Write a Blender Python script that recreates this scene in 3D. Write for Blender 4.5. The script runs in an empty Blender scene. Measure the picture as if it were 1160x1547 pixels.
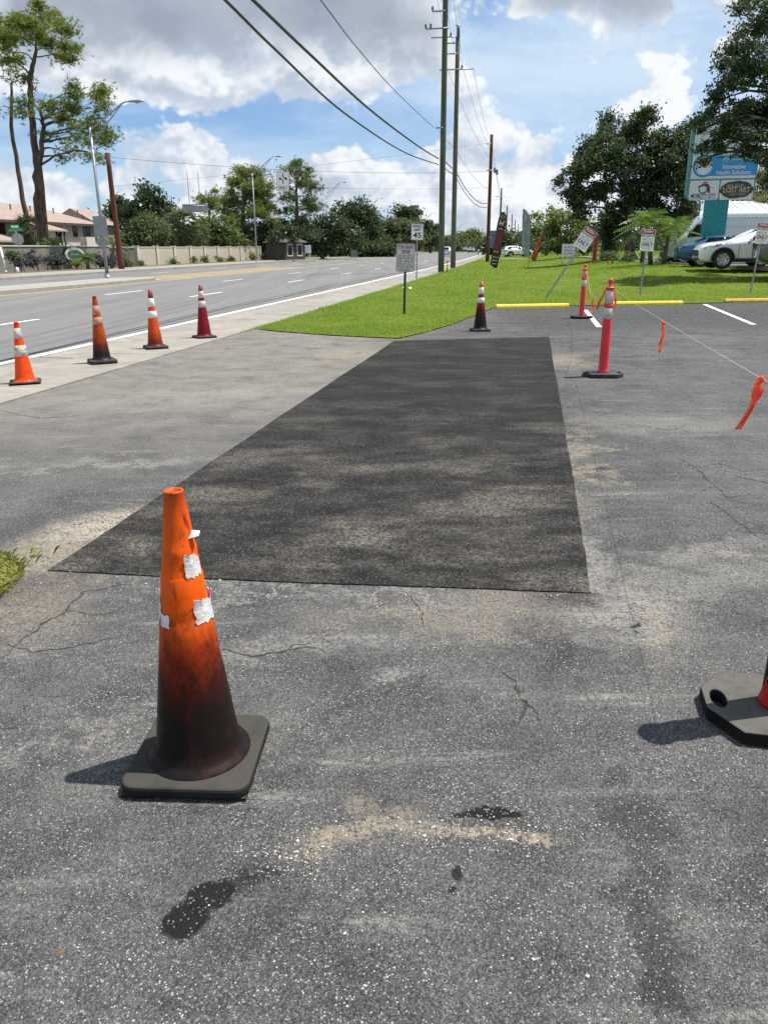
import bpy, bmesh, math, random
import numpy as np
from mathutils import Vector, Matrix
R = math.radians
sc = bpy.context.scene
# ------------------------------------------------------------------ camera
W, H, F, CX, CY = 1160., 1547., 1160., 580., 773.5
CAM_H = 1.56
PITCH, ROLL = R(19.0), R(-0.4)
_r0, _f0, _u0 = Vector((1, 0, 0)), Vector((0, math.cos(PITCH), -math.sin(PITCH))), Vector((0, math.sin(PITCH), math.cos(PITCH)))
_cr, _sr = math.cos(ROLL), math.sin(ROLL)
_right, _up = _r0 * _cr + _u0 * _sr, _r0 * -_sr + _u0 * _cr
cam_d = bpy.data.cameras.new('camera')
cam = bpy.data.objects.new('camera', cam_d)
sc.collection.objects.link(cam)
cam_d.sensor_fit = 'HORIZONTAL'; cam_d.sensor_width = 36; cam_d.lens = 36 * F / W
cam_d.clip_start = 0.05; cam_d.clip_end = 6000
m = Matrix((_right, _up, -_f0)).transposed().to_4x4()
m.translation = (0, 0, CAM_H)
cam.matrix_world = m
sc.camera = cam
# ------------------------------------------------------------------ sun, sky
SUN_EL, SUN_AZ = R(67), R(78)          # azimuth clockwise from +Y
sun_dir = Vector((math.sin(SUN_AZ) * math.cos(SUN_EL), math.cos(SUN_AZ) * math.cos(SUN_EL), math.sin(SUN_EL)))
sd = bpy.data.lights.new('sun', 'SUN'); sd.energy = 5.0; sd.angle = R(0.53); sd.color = (1.0, 0.955, 0.88)
so = bpy.data.objects.new('sun', sd); sc.collection.objects.link(so)
so.rotation_euler = sun_dir.to_track_quat('Z', 'Y').to_euler()
so.location = (20, 10, 60)
sc.view_settings.view_transform = 'Standard'; sc.view_settings.look = 'None'
sc.view_settings.gamma = 1; sc.view_settings.use_curve_mapping = False
sc.view_settings.exposure = 0.58
sc.render.engine = 'CYCLES'
sc.cycles.use_denoising = False
sc.cycles.max_bounces = 6; sc.cycles.transparent_max_bounces = 8
sc.cycles.sample_clamp_indirect = 4.0

class NT:
    """small node-tree writer"""
    def __init__(s, tree): s.t = tree; s.n = tree.nodes; s.l = tree.links
    def node(s, typ, **kw):
        n = s.n.new(typ)
        for k, v in kw.items(): setattr(n, k, v)
        return n
    def put(s, sock, v):
        if v is None: return
        if isinstance(v, bpy.types.NodeSocket): s.l.new(v, sock)
        else:
            try: sock.default_value = v
            except Exception:
                sock.default_value = (*v, 1.0) if hasattr(v, '__len__') and len(v) == 3 else v
    def math(s, op, a, b=None, c=None, clamp=False):
        n = s.node('ShaderNodeMath', operation=op, use_clamp=clamp)
        for i, v in enumerate((a, b, c)): s.put(n.inputs[i], v)
        return n.outputs[0]
    def vmath(s, op, a, b=None, scale=None):
        n = s.node('ShaderNodeVectorMath', operation=op)
        s.put(n.inputs[0], a); s.put(n.inputs[1], b)
        if scale is not None: s.put(n.inputs['Scale'], scale)
        return n.outputs['Value'] if op in ('DOT_PRODUCT', 'LENGTH', 'DISTANCE') else n.outputs[0]
    def mix(s, f, a, b, blend='MIX', clamp=True):
        n = s.node('ShaderNodeMix', data_type='RGBA', blend_type=blend)
        n.clamp_factor = clamp
        s.put(n.inputs[0], f); s.put(n.inputs[6], a if not hasattr(a, '__len__') or len(a) == 4 else (*a, 1)); s.put(n.inputs[7], b if not hasattr(b, '__len__') or len(b) == 4 else (*b, 1))
        return n.outputs[2]
    def noise(s, vec, scale, detail=4, rough=0.55, dist=0.0, out=0, lac=2.0):
        n = s.node('ShaderNodeTexNoise'); n.noise_dimensions = '3D'
        s.put(n.inputs['Vector'], vec); n.inputs['Scale'].default_value = scale; n.inputs['Detail'].default_value = detail
        n.inputs['Roughness'].default_value = rough; n.inputs['Distortion'].default_value = dist; n.inputs['Lacunarity'].default_value = lac
        return n.outputs[out]
    def voro(s, vec, scale, feature='F1', rnd=1.0):
        n = s.node('ShaderNodeTexVoronoi', feature=feature)
        s.put(n.inputs['Vector'], vec); n.inputs['Scale'].default_value = scale; n.inputs['Randomness'].default_value = rnd
        return n
    def ramp(s, v, lo, hi, a=0.0, b=1.0, smooth=True):
        n = s.node('ShaderNodeMapRange'); n.interpolation_type = 'SMOOTHSTEP' if smooth else 'LINEAR'; n.clamp = True
        for i, q in enumerate((v, lo, hi, a, b)): s.put(n.inputs[i], q)
        return n.outputs[0]
    def cramp(s, v, stops):
        n = s.node('ShaderNodeValToRGB'); e = n.color_ramp.elements
        while len(e) < len(stops): e.new(0.5)
        for q, (p, c) in zip(e, stops): q.position = p; q.color = (*c, 1)
        s.put(n.inputs[0], v); return n.outputs[0]
    def xyz(s, v):
        n = s.node('ShaderNodeSeparateXYZ'); s.put(n.inputs[0], v); return n.outputs
    def comb(s, x, y, z):
        n = s.node('ShaderNodeCombineXYZ')
        for i, q in enumerate((x, y, z)): s.put(n.inputs[i], q)
        return n.outputs[0]
    def maprot(s, v, loc=(0, 0, 0), rot=(0, 0, 0), scale=(1, 1, 1), typ='POINT'):
        n = s.node('ShaderNodeMapping', vector_type=typ); s.put(n.inputs[0], v)
        n.inputs[1].default_value = loc; n.inputs[2].default_value = rot; n.inputs[3].default_value = scale
        return n.outputs[0]

world = bpy.data.worlds.new('World'); sc.world = world; world.use_nodes = True
def ray(px, py):
    x = _cr * (px - CX) + _sr * (py - CY); y = _sr * (px - CX) - _cr * (py - CY)
    return _r0 * x + _u0 * y + _f0 * F
def build_sky():
    """Nishita sky with broken cumulus: noise fields in azimuth/elevation, more or less cloud in certain quarters"""
    t = NT(world.node_tree); t.n.clear()
    out = t.node('ShaderNodeOutputWorld'); bg = t.node('ShaderNodeBackground')
    bg.inputs[1].default_value = SKY_STRENGTH
    sky = t.node('ShaderNodeTexSky', sky_type='NISHITA'); sky.sun_disc = False
    sky.sun_elevation = SUN_EL; sky.sun_rotation = SUN_AZ; sky.altitude = 5; sky.air_density = 1.0; sky.dust_density = 0.2; sky.ozone_density = 3.0
    d = t.vmath('NORMALIZE', t.node('ShaderNodeTexCoord').outputs['Generated']); x, y, z = t.xyz(d)
    az = t.math('ARCTAN2', x, y); el = t.math('ARCSINE', z)
    ell = el
    q = t.comb(t.math('MULTIPLY', az, 1.0), t.math('MULTIPLY', ell, 1.25), 0.37)
    # every azimuth has cloud; the field closes round the back through the sphere coordinate
    q = t.vmath('ADD', q, t.vmath('SCALE', t.vmath('SUBTRACT', t.noise(q, 8.0, 3, out=1), (0.5, 0.5, 0.5)), scale=0.05))
    def puff(v):
        n = t.node('ShaderNodeTexVoronoi', feature='F1', voronoi_dimensions='2D'); n.inputs['Scale'].default_value = 15.0; n.inputs['Detail'].default_value = 2.0; n.inputs['Roughness'].default_value = 0.62; n.inputs['Lacunarity'].default_value = 2.3
        n.normalize = True
        t.put(n.inputs['Vector'], v); return n.outputs['Distance']
    def dens(v):
        low = t.noise(v, 7.0, 2, 0.5); fine = t.noise(v, 34.0, 4, 0.62)
        a = t.math('ADD', t.math('MULTIPLY', low, 0.95), t.math('MULTIPLY', t.math('SUBTRACT', 0.36, puff(v)), 0.50))
        return t.math('ADD', a, t.math('MULTIPLY', t.math('SUBTRACT', fine, 0.5), 0.26)), low
    a0, low0 = dens(q); a1, _ = dens(t.vmath('ADD', q, (0.013, 0.022, 0.0)))
    bias = None
    for (px, py, r1, r2, amt) in SKY_FIELDS:
        v = ray(px, py).normalized(); A, E_ = math.atan2(v.x, v.y), math.asin(v.z)
        du = t.math('DIVIDE', t.math('SUBTRACT', az, A), r1); dv = t.math('DIVIDE', t.math('SUBTRACT', el, E_), r2)
        g = t.math('EXPONENT', t.math('MULTIPLY', t.math('ADD', t.math('MULTIPLY', du, du), t.math('MULTIPLY', dv, dv)), -1.0))
        g = t.math('MULTIPLY', g, amt); bias = g if bias is None else t.math('ADD', bias, g)
    lowband = t.ramp(el, 0.02, 0.30, 0.075, 0.0)
    dn = t.math('ADD', t.math('ADD', a0, bias), lowband)
    cov = t.ramp(dn, 0.47, 0.56); thick = t.ramp(dn, 0.50, 0.86)
    lit = t.ramp(t.math('SUBTRACT', a0, a1), -0.13, 0.13)
    high = t.ramp(t.math('ADD', el, t.math('MULTIPLY', t.math('SUBTRACT', t.noise(q, 9.0, 4), 0.5), 0.09)), 0.170, 0.235)
    vp = t.comb(t.math('DIVIDE', x, t.math('ADD', z, 0.22)), t.math('DIVIDE', y, t.math('ADD', z, 0.22)), 3.3)
    veil = t.ramp(t.noise(vp, 1.3, 7, 0.62, 0.5), 0.32, 0.66, 0.14, 0.80)
    vv = ray(880, 110).normalized(); va, ve = math.atan2(vv.x, vv.y), math.asin(vv.z); du = t.math('DIVIDE', t.math('SUBTRACT', az, va), .24); dv = t.math('DIVIDE', t.math('SUBTRACT', el, ve), .10)
    veil = t.math('ADD', veil, t.math('MULTIPLY', t.math('EXPONENT', t.math('MULTIPLY', t.math('ADD', t.math('MULTIPLY', du, du), t.math('MULTIPLY', dv, dv)), -1.0)), 0.30), clamp=True)
    base = t.mix(t.math('MULTIPLY', veil, t.ramp(el, 0.02, 0.2, 0.55, 1.0)), t.vmath('MULTIPLY', sky.outputs[0], (0.80, 1.05, 1.34)), (7.0, 8.6, 10.4))
    base = t.mix(t.ramp(el, 0.0, 0.13, 0.62, 0.0), base, (6.6, 8.2, 9.6))
    white = (10.5, 10.8, 11.1); mid = (6.3, 7.2, 8.5); grey = (2.9, 3.4, 4.2)
    cl = t.mix(lit, mid, white)
    cl = t.mix(t.math('MULTIPLY', thick, t.math('MULTIPLY', t.math('SUBTRACT', 1.0, lit), 0.75)), cl, (5.0, 5.7, 6.8))
    soft = t.noise(q, 7.0, 5, 0.55)
    dsm = t.math('ADD', t.math('ADD', t.math('MULTIPLY', low0, 0.95), bias), t.math('MULTIPLY', t.math('SUBTRACT', a0, 0.5), 0.30))
    cl = t.mix(t.math('MULTIPLY', t.math('MULTIPLY', high, t.ramp(dsm, 0.46, 0.72)), 0.95), cl, t.mix(t.ramp(soft, 0.3, 0.7), grey, (4.8, 5.4, 6.3)))
    c = t.mix(t.math('MULTIPLY', cov, 0.95), base, cl)
    c = t.mix(t.ramp(z, -0.06, -0.005), (1.6, 1.7, 1.5), c)
    t.put(bg.inputs[0], c); t.l.new(bg.outputs[0], out.inputs[0])
world.cycles.sampling_method = 'MANUAL'; world.cycles.sample_map_resolution = 512
SKY_STRENGTH = 0.062
SKY_FIELDS = ((260, 40, .17, .065, .50), (110, 70, .07, .04, .16), (450, 5, .05, .04, .24), (315, 235, .035, .055, .26), (480, 285, .08, .035, .18), (440, 205, .06, .024, -.42), (605, 178, .05, .032, -.42), (590, 60, .06, .05, .20),
              (770, 45, .08, .045, -.36), (400, 85, .022, .04, -.26), (980, 215, .10, .025, -.20), (900, 150, .12, .03, -.12), (860, 5, .10, .02, .22), (1000, 110, .05, .05, .12), (700, 130, .03, .04, .12), (790, 220, .06, .06, .18), (660, 250, .06, .05, .14), (70, 195, .08, .035, -.34), (40, 285, .07, .025, .22), (210, 168, .11, .022, -.34), (200, 250, .03, .03, .12))
build_sky()

# ------------------------------------------------------------------ photo pixel -> place
def sstep(a, b, v):
    q = min(1, max(0, (v - a) / (b - a))); return q * q * (3 - 2 * q)
RA, RB, RC = -7.733, 0.18593, -1.3356e-4       # white edge line of the road:  X = RA + RB*Y + RC*Y^2
def rx(Y): return RA + RB * Y + RC * Y * Y
def rt(Y):
    s = RB + 2 * RC * Y; n = math.hypot(1, s); return s / n, 1 / n      # tangent
def road(o, Y, z=0.0):
    tx, ty = rt(Y); return Vector((rx(Y) + ty * o, Y - tx * o, z))
def road_angle(Y): return -math.atan(RB + 2 * RC * Y)                  # rotation about z that turns +Y onto the road
def offset_of(x, y):
    Y = y
    for _ in range(6):
        tx, ty = rt(Y); dx, dy = x - rx(Y), y - Y
        Y += (dx * tx + dy * ty) * ty
    tx, ty = rt(Y); return (x - rx(Y)) * ty - (y - Y) * tx
def terrain(x, y):
    o = offset_of(x, y)
    return 0.55 * sstep(7.5, 15.0, o) * sstep(27.4, 40, y)
def G(px, py):
    """ground point seen at a photo pixel (the lawn rises a little to the right)"""
    r = ray(px, py); r = r / r.y; Y = 1.0
    while Y < 900:
        z = CAM_H + r.z * Y
        if z <= terrain(r.x * Y, Y): break
        Y += 0.02 + Y * 0.002
    lo, hi = Y - (0.02 + Y * 0.002) * 1.1, Y
    for _ in range(24):
        m_ = (lo + hi) / 2
        if CAM_H + r.z * m_ <= terrain(r.x * m_, m_): hi = m_
        else: lo = m_
    Y = hi
    p = Vector((r.x * Y, Y, 0)); p.z = terrain(p.x, p.y); return p
def at(px, py, Y):
    r = ray(px, py); return Vector((0, 0, CAM_H)) + r * (Y / r.y)
def col_at(px, Y, zg=None):
    """ground position in picture column px (near the horizon line) at distance Y"""
    p = at(px, 385, Y); p.z = terrain(p.x, p.y) if zg is None else zg; return p
def proj(v):
    v = Vector(v) - Vector((0, 0, CAM_H)); d = v.dot(_f0); return CX + F * v.dot(_right) / d, CY - F * v.dot(_up) / d

# ------------------------------------------------------------------ mesh helpers
COL = sc.collection
class MB:
    def __init__(s): s.v = []; s.f = []; s.mi = []; s.cur = 0; s.smooth = []
    def mat(s, i): s.cur = i; return s
    def add(s, vs, fs, smooth=False):
        b = len(s.v); s.v += [tuple(q) for q in vs]
        for f in fs: s.f.append(tuple(b + i for i in f)); s.mi.append(s.cur); s.smooth.append(smooth)
        return s
    def box(s, c, size, rz=0.0, M=None):
        hx, hy, hz = size[0] / 2, size[1] / 2, size[2] / 2; vs = []
        for dz in (-hz, hz):
            for dx, dy in ((-hx, -hy), (hx, -hy), (hx, hy), (-hx, hy)):
                x, y = dx * math.cos(rz) - dy * math.sin(rz), dx * math.sin(rz) + dy * math.cos(rz)
                q = Vector((c[0] + x, c[1] + y, c[2] + dz)); vs.append(M @ q if M else q)
        return s.add(vs, [(3, 2, 1, 0), (4, 5, 6, 7), (0, 1, 5, 4), (1, 2, 6, 5), (2, 3, 7, 6), (3, 0, 4, 7)])
    def bbox(s, lo, hi): return s.box([(a + b) / 2 for a, b in zip(lo, hi)], [b - a for a, b in zip(lo, hi)])
    def cbox(s, c, size, bev=0.01, M=None):
        """box with chamfered edges"""
        hx, hy, hz = [q / 2 for q in size]; b = min(bev, hx * .9, hy * .9, hz * .9)
        bm = bmesh.new(); bmesh.ops.create_cube(bm, size=1.0)
        for v in bm.verts: v.co = Vector((v.co.x * size[0], v.co.y * size[1], v.co.z * size[2]))
        bmesh.ops.bevel(bm, geom=bm.edges[:] , offset=b, segments=2, affect='EDGES', profile=0.6)
        bm.verts.index_update()
        vs = [Vector(c) + v.co for v in bm.verts]
        if M: vs = [M @ q for q in vs]
        fs = [tuple(v.index for v in f.verts) for f in bm.faces]; bm.free()
        return s.add(vs, fs)
    def tube(s, pts, rad, n=8, caps=True, smooth=True):
        pts = [Vector(p) for p in pts]; k = len(pts)
        if not hasattr(rad, '__len__'): rad = [rad] * k
        ref = None; rings = []
        for i, p in enumerate(pts):
            t = (pts[min(i + 1, k - 1)] - pts[max(i - 1, 0)]).normalized()
            if ref is None: ref = t.orthogonal().normalized()
            ref = (ref - t * ref.dot(t)); ref = ref.normalized() if ref.length > 1e-6 else t.orthogonal().normalized()
            b = t.cross(ref)
            rings += [p + (ref * math.cos(2 * math.pi * j / n) + b * math.sin(2 * math.pi * j / n)) * rad[i] for j in range(n)]
        fs = [(i * n + j, i * n + (j + 1) % n, (i + 1) * n + (j + 1) % n, (i + 1) * n + j) for i in range(k - 1) for j in range(n)]
        b0 = len(s.v)
        s.add(rings, fs, smooth)
        if caps:
            s.f.append(tuple(b0 + j for j in range(n - 1, -1, -1))); s.mi.append(s.cur); s.smooth.append(False)
            s.f.append(tuple(b0 + (k - 1) * n + j for j in range(n))); s.mi.append(s.cur); s.smooth.append(False)
        return s
    def lathe(s, prof, n=24, c=(0, 0, 0), closed=False, smooth=True, M=None):
        vs = []; k = len(prof)
        for r_, z in prof:
            for j in range(n):
                a = 2 * math.pi * j / n; q = Vector((c[0] + r_ * math.cos(a), c[1] + r_ * math.sin(a), c[2] + z)); vs.append(M @ q if M else q)
        fs = [(i * n + j, i * n + (j + 1) % n, (i + 1) * n + (j + 1) % n, (i + 1) * n + j) for i in range(k - 1) for j in range(n)]
        b0 = len(s.v); s.add(vs, fs, smooth)
        if closed:
            for ring, o in ((0, -1), (k - 1, 1)):
                idx = [b0 + ring * n + j for j in range(n)]
                s.f.append(tuple(idx[::o])); s.mi.append(s.cur); s.smooth.append(False)
        return s
    def prism(s, poly, z0, z1, M=None):
        n = len(poly); vs = [Vector((x, y, z0)) for x, y in poly] + [Vector((x, y, z1)) for x, y in poly]
        if M: vs = [M @ q for q in vs]
        return s.add(vs, [tuple(range(n - 1, -1, -1)), tuple(range(n, 2 * n))] + [(i, (i + 1) % n, n + (i + 1) % n, n + i) for i in range(n)])
    def build(s, name, mats, parent=None, M=None):
        me = bpy.data.meshes.new(name); me.from_pydata(s.v, [], s.f)
        if not isinstance(mats, (list, tuple)): mats = [mats]
        for q in mats: me.materials.append(q)
        if len(mats) > 1: me.polygons.foreach_set('material_index', s.mi)
        me.polygons.foreach_set('use_smooth', s.smooth)
        me.validate(); me.update()
        return link(name, me, parent, M)
def link(name, data, parent=None, M=None):
    o = bpy.data.objects.new(name, data); COL.objects.link(o)
    if parent: o.parent = parent
    if M is not None: o.matrix_local = M
    return o
def np_mesh(name, verts, faces_n, mat, parent=None, smooth=False):
    """verts (N*k,3) array, every k consecutive verts one face"""
    k = faces_n; nv = len(verts); nf = nv // k
    me = bpy.data.meshes.new(name); me.vertices.add(nv); me.vertices.foreach_set('co', np.ascontiguousarray(verts, dtype=np.float32).ravel())
    me.loops.add(nv); me.loops.foreach_set('vertex_index', np.arange(nv, dtype=np.int32))
    me.polygons.add(nf); me.polygons.foreach_set('loop_start', np.arange(0, nv, k, dtype=np.int32))
    try: me.polygons.foreach_set('loop_total', np.full(nf, k, dtype=np.int32))
    except Exception: pass
    me.materials.append(mat); me.update(calc_edges=True); me.validate()
    return link(name, me, parent)
def tag(o, label=None, cat=None, group=None, kind=None):
    if label: o['label'] = label
    if cat: o['category'] = cat
    if group: o['group'] = group
    if kind: o['kind'] = kind
    return o
def thing(name, label, cat, loc=(0, 0, 0), rz=0.0, group=None, rot=None):
    o = bpy.data.objects.new(name, None); COL.objects.link(o); o.empty_display_size = 0.2
    o.location = loc; o.rotation_euler = rot if rot else (0, 0, rz)
    return tag(o, label, cat, group)
def copy_tree(o, parent=None):
    c = o.copy(); COL.objects.link(c); c.parent = parent
    for ch in o.children: copy_tree(ch, c)
    return c
def text(body, size, mat, parent, loc, rot=(R(90), 0, 0), align='CENTER', bold=0.0, width=None, shear=0.0, name='lettering', extr=0.0015, space=1.0, M=None):
    cu = bpy.data.curves.new('font', 'FONT'); cu.body = body; cu.size = size; cu.align_x = align; cu.align_y = 'CENTER'
    cu.offset = bold; cu.extrude = extr; cu.shear = shear; cu.resolution_u = 3; cu.space_character = space
    tmp = bpy.data.objects.new('tmp', cu)
    me = bpy.data.meshes.new_from_object(tmp); bpy.data.objects.remove(tmp); bpy.data.curves.remove(cu)
    if width and len(me.vertices):
        xs = [v.co.x for v in me.vertices]; k = width / max(1e-6, max(xs) - min(xs)); mx = (max(xs) + min(xs)) / 2
        for v in me.vertices: v.co.x = (v.co.x - (mx if align == 'CENTER' else 0)) * k
    me.name = name; me.materials.clear(); me.materials.append(mat)
    o = link(name, me, parent); o.location = loc; o.rotation_euler = rot
    return o
# ------------------------------------------------------------------ materials
MATS = {}
def new_mat(name):
    m = bpy.data.materials.new(name); m.use_nodes = True; MATS[name] = m
    t = NT(m.node_tree); bs = m.node_tree.nodes['Principled BSDF']
    return m, t, bs
def pbr(name, col, rough=0.6, metal=0.0, var=0.12, vscale=6.0, dirt=0.0, dirtcol=(0.05, 0.045, 0.04), dscale=3.0, bump=0.0, bscale=60.0, spec=0.5, coat=0.0, trans=0.0):
    m, t, bs = new_mat(name)
    co = t.node('ShaderNodeTexCoord').outputs['Object']
    n1 = t.noise(co, vscale, 6, 0.6)
    c = t.mix(t.ramp(n1, 0.3, 0.7), tuple(q * (1 - var) for q in col), tuple(min(1, q * (1 + var)) for q in col))
    if dirt: c = t.mix(t.math('MULTIPLY', t.ramp(t.noise(co, dscale, 8, 0.65, 0.4), 0.48, 0.72), dirt), c, dirtcol)
    t.put(bs.inputs['Base Color'], c)
    t.put(bs.inputs['Roughness'], t.ramp(t.noise(co, vscale * 2.3, 4), 0.3, 0.7, max(0, rough - 0.08), min(1, rough + 0.08)))
    bs.inputs['Metallic'].default_value = metal
    bs.inputs['Specular IOR Level'].default_value = spec
    if coat: bs.inputs['Coat Weight'].default_value = coat; bs.inputs['Coat Roughness'].default_value = 0.05
    if bump:
        b = t.node('ShaderNodeBump'); b.inputs['Strength'].default_value = bump; b.inputs['Distance'].default_value = 0.01
        t.put(b.inputs['Height'], t.noise(co, bscale, 5)); t.put(bs.inputs['Normal'], b.outputs[0])
    return m
def asphalt_lot():
    m, t, bs = new_mat('old_lot_asphalt')
    co = t.node('ShaderNodeTexCoord').outputs['Object']
    v1 = t.voro(co, 170.0); v2 = t.voro(co, 330.0); v3 = t.voro(co, 92.0)
    cell = t.xyz(v1.outputs['Color'])[0]; cellb = t.xyz(v1.outputs['Color'])[1]; cell2 = t.xyz(v2.outputs['Color'])[0]; cell3 = t.xyz(v3.outputs['Color'])[0]
    big = t.noise(co, 0.45, 5, 0.6); mid = t.noise(co, 2.2, 7, 0.68); fine = t.noise(co, 14.0, 6, 0.72); gr = t.noise(co, 55.0, 4, 0.75)
    WARP = [t.vmath('SUBTRACT', t.noise(co, sc_, 6, 0.75, out=1), (0.5, 0.5, 0.5)) for sc_ in (1.6, 7.0, 24.0)]
    def blob(px, py, rx_, ry_, rot=0.0, jag=0.35, lo=1.25, hi=0.30):
        """stain with a ragged outline: radii in metres round the ground point seen at px,py"""
        g = G(px, py); bg_ = max(rx_, ry_); w = WARP[0] if bg_ > .4 else WARP[1] if bg_ > .12 else WARP[2]
        q = t.vmath('ADD', co, t.vmath('SCALE', w, scale=jag * bg_ * 4.5))
        v = t.maprot(q, loc=(g.x, g.y, 0), rot=(0, 0, rot), scale=(rx_, ry_, 50.0), typ='TEXTURE')
        return t.ramp(t.vmath('LENGTH', v), hi, lo, 1.0, 0.0)
    c = t.mix(t.ramp(mid, 0.30, 0.70), (0.039, 0.040, 0.043), (0.094, 0.094, 0.093))
    c = t.mix(t.math('MULTIPLY', t.ramp(big, 0.42, 0.66), 0.55), c, (0.122, 0.120, 0.115))
    c = t.mix(t.math('MULTIPLY', t.ramp(fine, 0.35, 0.75), 0.40), c, (0.034, 0.034, 0.036))
    # every stone of the surface has its own grey
    c = t.vmath('SCALE', c, scale=t.ramp(cellb, 0.0, 1.0, 0.62, 1.40, False)); c = t.vmath('SCALE', c, scale=t.ramp(cell2, 0.0, 1.0, 0.70, 1.30, False))
    # scuffed pale streaks drawn across the lot
    sv = t.maprot(co, rot=(0, 0, R(4)), scale=(0.50, 3.4, 1.0))
    st = t.ramp(t.noise(sv, 1.9, 8, 0.74), 0.53, 0.72)
    brk = t.ramp(t.math('ADD', t.math('MULTIPLY', gr, 0.6), t.math('MULTIPLY', fine, 0.4)), 0.42, 0.60)
    c = t.mix(t.math('MULTIPLY', t.math('MULTIPLY', st, brk), 0.72), c, (0.34, 0.325, 0.30))
    px_, py_, pz_ = t.xyz(co)
    # sandier and browner by the street, newer and darker by the wheel stops
    sandy = t.math('MULTIPLY', t.ramp(py_, 4.6, 9.0), t.ramp(px_, 1.6, -1.0))
    c = t.mix(t.math('MULTIPLY', sandy, t.ramp(t.math('ADD', t.math('MULTIPLY', mid, 0.6), t.math('MULTIPLY', fine, 0.4)), 0.30, 0.60, 0.20, 0.74)), c, (0.225, 0.206, 0.178))
    newer = t.math('MULTIPLY', t.ramp(t.math('ADD', py_, t.math('MULTIPLY', mid, 2.4)), 15.4, 18.0), t.ramp(px_, 2.2, 3.4))
    c = t.mix(t.math('MULTIPLY', newer, 0.70), c, (0.036, 0.037, 0.040))
    sand = (0.33, 0.275, 0.195); pale = (0.30, 0.285, 0.26); dark = (0.007, 0.007, 0.008)
    grit = t.ramp(t.math('ADD', t.math('MULTIPLY', gr, 0.65), t.math('MULTIPLY', fine, 0.35)), 0.41, 0.57)
    for (a, b, r1, r2, rot, col, amt, jag) in (
        (560, 1248, .17, .055, R(14), sand, .62, .30), (690, 1255, .20, .03, R(-3), sand, .85, .22), (800, 1268, .10, .025, R(-8), sand, .9, .25), (470, 1280, .11, .06, R(25), sand, .42, .4), (540, 1215, .06, .06, R(60), sand, .35, .4),
        (700, 925, .75, .20, R(5), sand, .38, .4), (960, 940, .35, .30, R(15), pale, .55, .4), (1040, 870, .8, .25, R(10), pale, .45, .4), (985, 930, .10, .5, R(-8), sand, .45, .5),
        (868, 700, .16, 1.6, R(-13), sand, .62, .35), (850, 545, .5, .9, R(-10), sand, .6, .4), (560, 535, .8, 1.0, R(30), sand, .5, .35), (880, 840, .14, .6, R(-10), pale, .6, .4), (720, 503, 1.0, .35, R(20), (0.05, 0.044, 0.036), .85, .3), (620, 512, .9, .25, R(10), (0.055, 0.047, 0.038), .8, .3),
        (420, 975, .55, .10, R(0), pale, .5, .4), (165, 795, .55, .30, R(35), (0.42, 0.365, 0.285), .95, .28), (80, 838, .38, .30, R(35), (0.30, 0.255, 0.195), .95, .3), (90, 880, .40, .14, R(12), (0.135, 0.112, 0.085), .9, .3), (30, 915, .3, .22, R(30), (0.15, 0.125, 0.095), .8, .3),
        (60, 940, .3, .3, R(20), sand, .4, .4), (450, 890, 1.3, .07, R(1), pale, .55, .4), (300, 600, 1.6, .5, R(12), pale, .35, .5), (180, 700, .8, .14, R(6), pale, .6, .5), (1000, 640, .8, .5, 0, pale, .4, .5), (590, 1020, .14, .05, R(30), pale, .65, .4), (300, 1120, .5, .2, R(30), pale, .25, .5), (1080, 830, .5, .12, R(5), pale, .6, .5), (120, 1110, .4, .06, R(40), pale, .4, .5)):
        c = t.mix(t.math('MULTIPLY', t.math('MULTIPLY', blob(a, b, r1, r2, rot, jag), grit), amt), c, col)
    # pale stones that show in the worn binder
    stone = t.math('MULTIPLY', t.ramp(cell, 0.87, 0.89), t.ramp(v1.outputs['Distance'], 0.52, 0.36))
    stone3 = t.math('MULTIPLY', t.ramp(cell3, 0.968, 0.972), t.ramp(v3.outputs['Distance'], 0.36, 0.26))
    dens = t.ramp(t.noise(co, 3.0, 5, 0.65), 0.34, 0.60, 0.25, 1.0)
    tint = t.mix(cell2, (0.16, 0.155, 0.145), (0.50, 0.49, 0.47))
    c = t.mix(t.math('MULTIPLY', t.math('MAXIMUM', stone, stone3), dens), c, tint)
    mid2 = t.math('MULTIPLY', t.ramp(cell2, 0.74, 0.80), t.ramp(v2.outputs['Distance'], 0.60, 0.35))
    c = t.mix(t.math('MULTIPLY', mid2, 0.5), c, (0.27, 0.265, 0.25))
    # damp and oily spots lie over the stones
    oil = None
    for (a, b, r1, r2, rot, amt, jag) in ((280, 1390, .060, .065, R(-25), .97, .24), (318, 1352, .075, .050, R(20), .96, .26), (372, 1330, .10, .040, R(16), .70, .42), (745, 1229, .088, .026, R(-4), .98, .20), (700, 1232, .03, .012, 0, .9, .3),
        (965, 1240, .13, .16, R(10), .46, .35), (985, 1400, .075, .20, R(5), .52, .35), (975, 1310, .06, .14, 0, .4, .35), (690, 1320, .012, .03, 0, .9, .5), (683, 1345, .012, .012, 0, .9, .5), (860, 905, .22, .10, 0, .5, .4), (840, 990, .3, .12, R(80), .36, .5), (1000, 1500, .07, .08, 0, .6, .5), (930, 1180, .1, .05, R(50), .4, .5)):
        mk = t.math('MULTIPLY', blob(a, b, r1, r2, rot, jag, 1.08, 0.80 if amt > .8 else 0.40), amt)
        oil = mk if oil is None else t.math('MAXIMUM', oil, mk)
    keep = t.math('MULTIPLY', oil, t.math('SUBTRACT', 1.0, t.math('MULTIPLY', t.math('MAXIMUM', stone, stone3), 0.85)))
    c = t.mix(keep, c, dark)
    c = t.mix(t.math('MULTIPLY', blob(92, 1438, .010, .008, 0, .5), 0.6), c, (0.22, 0.11, 0.05))
    t.put(bs.inputs['Base Color'], c)
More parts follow.
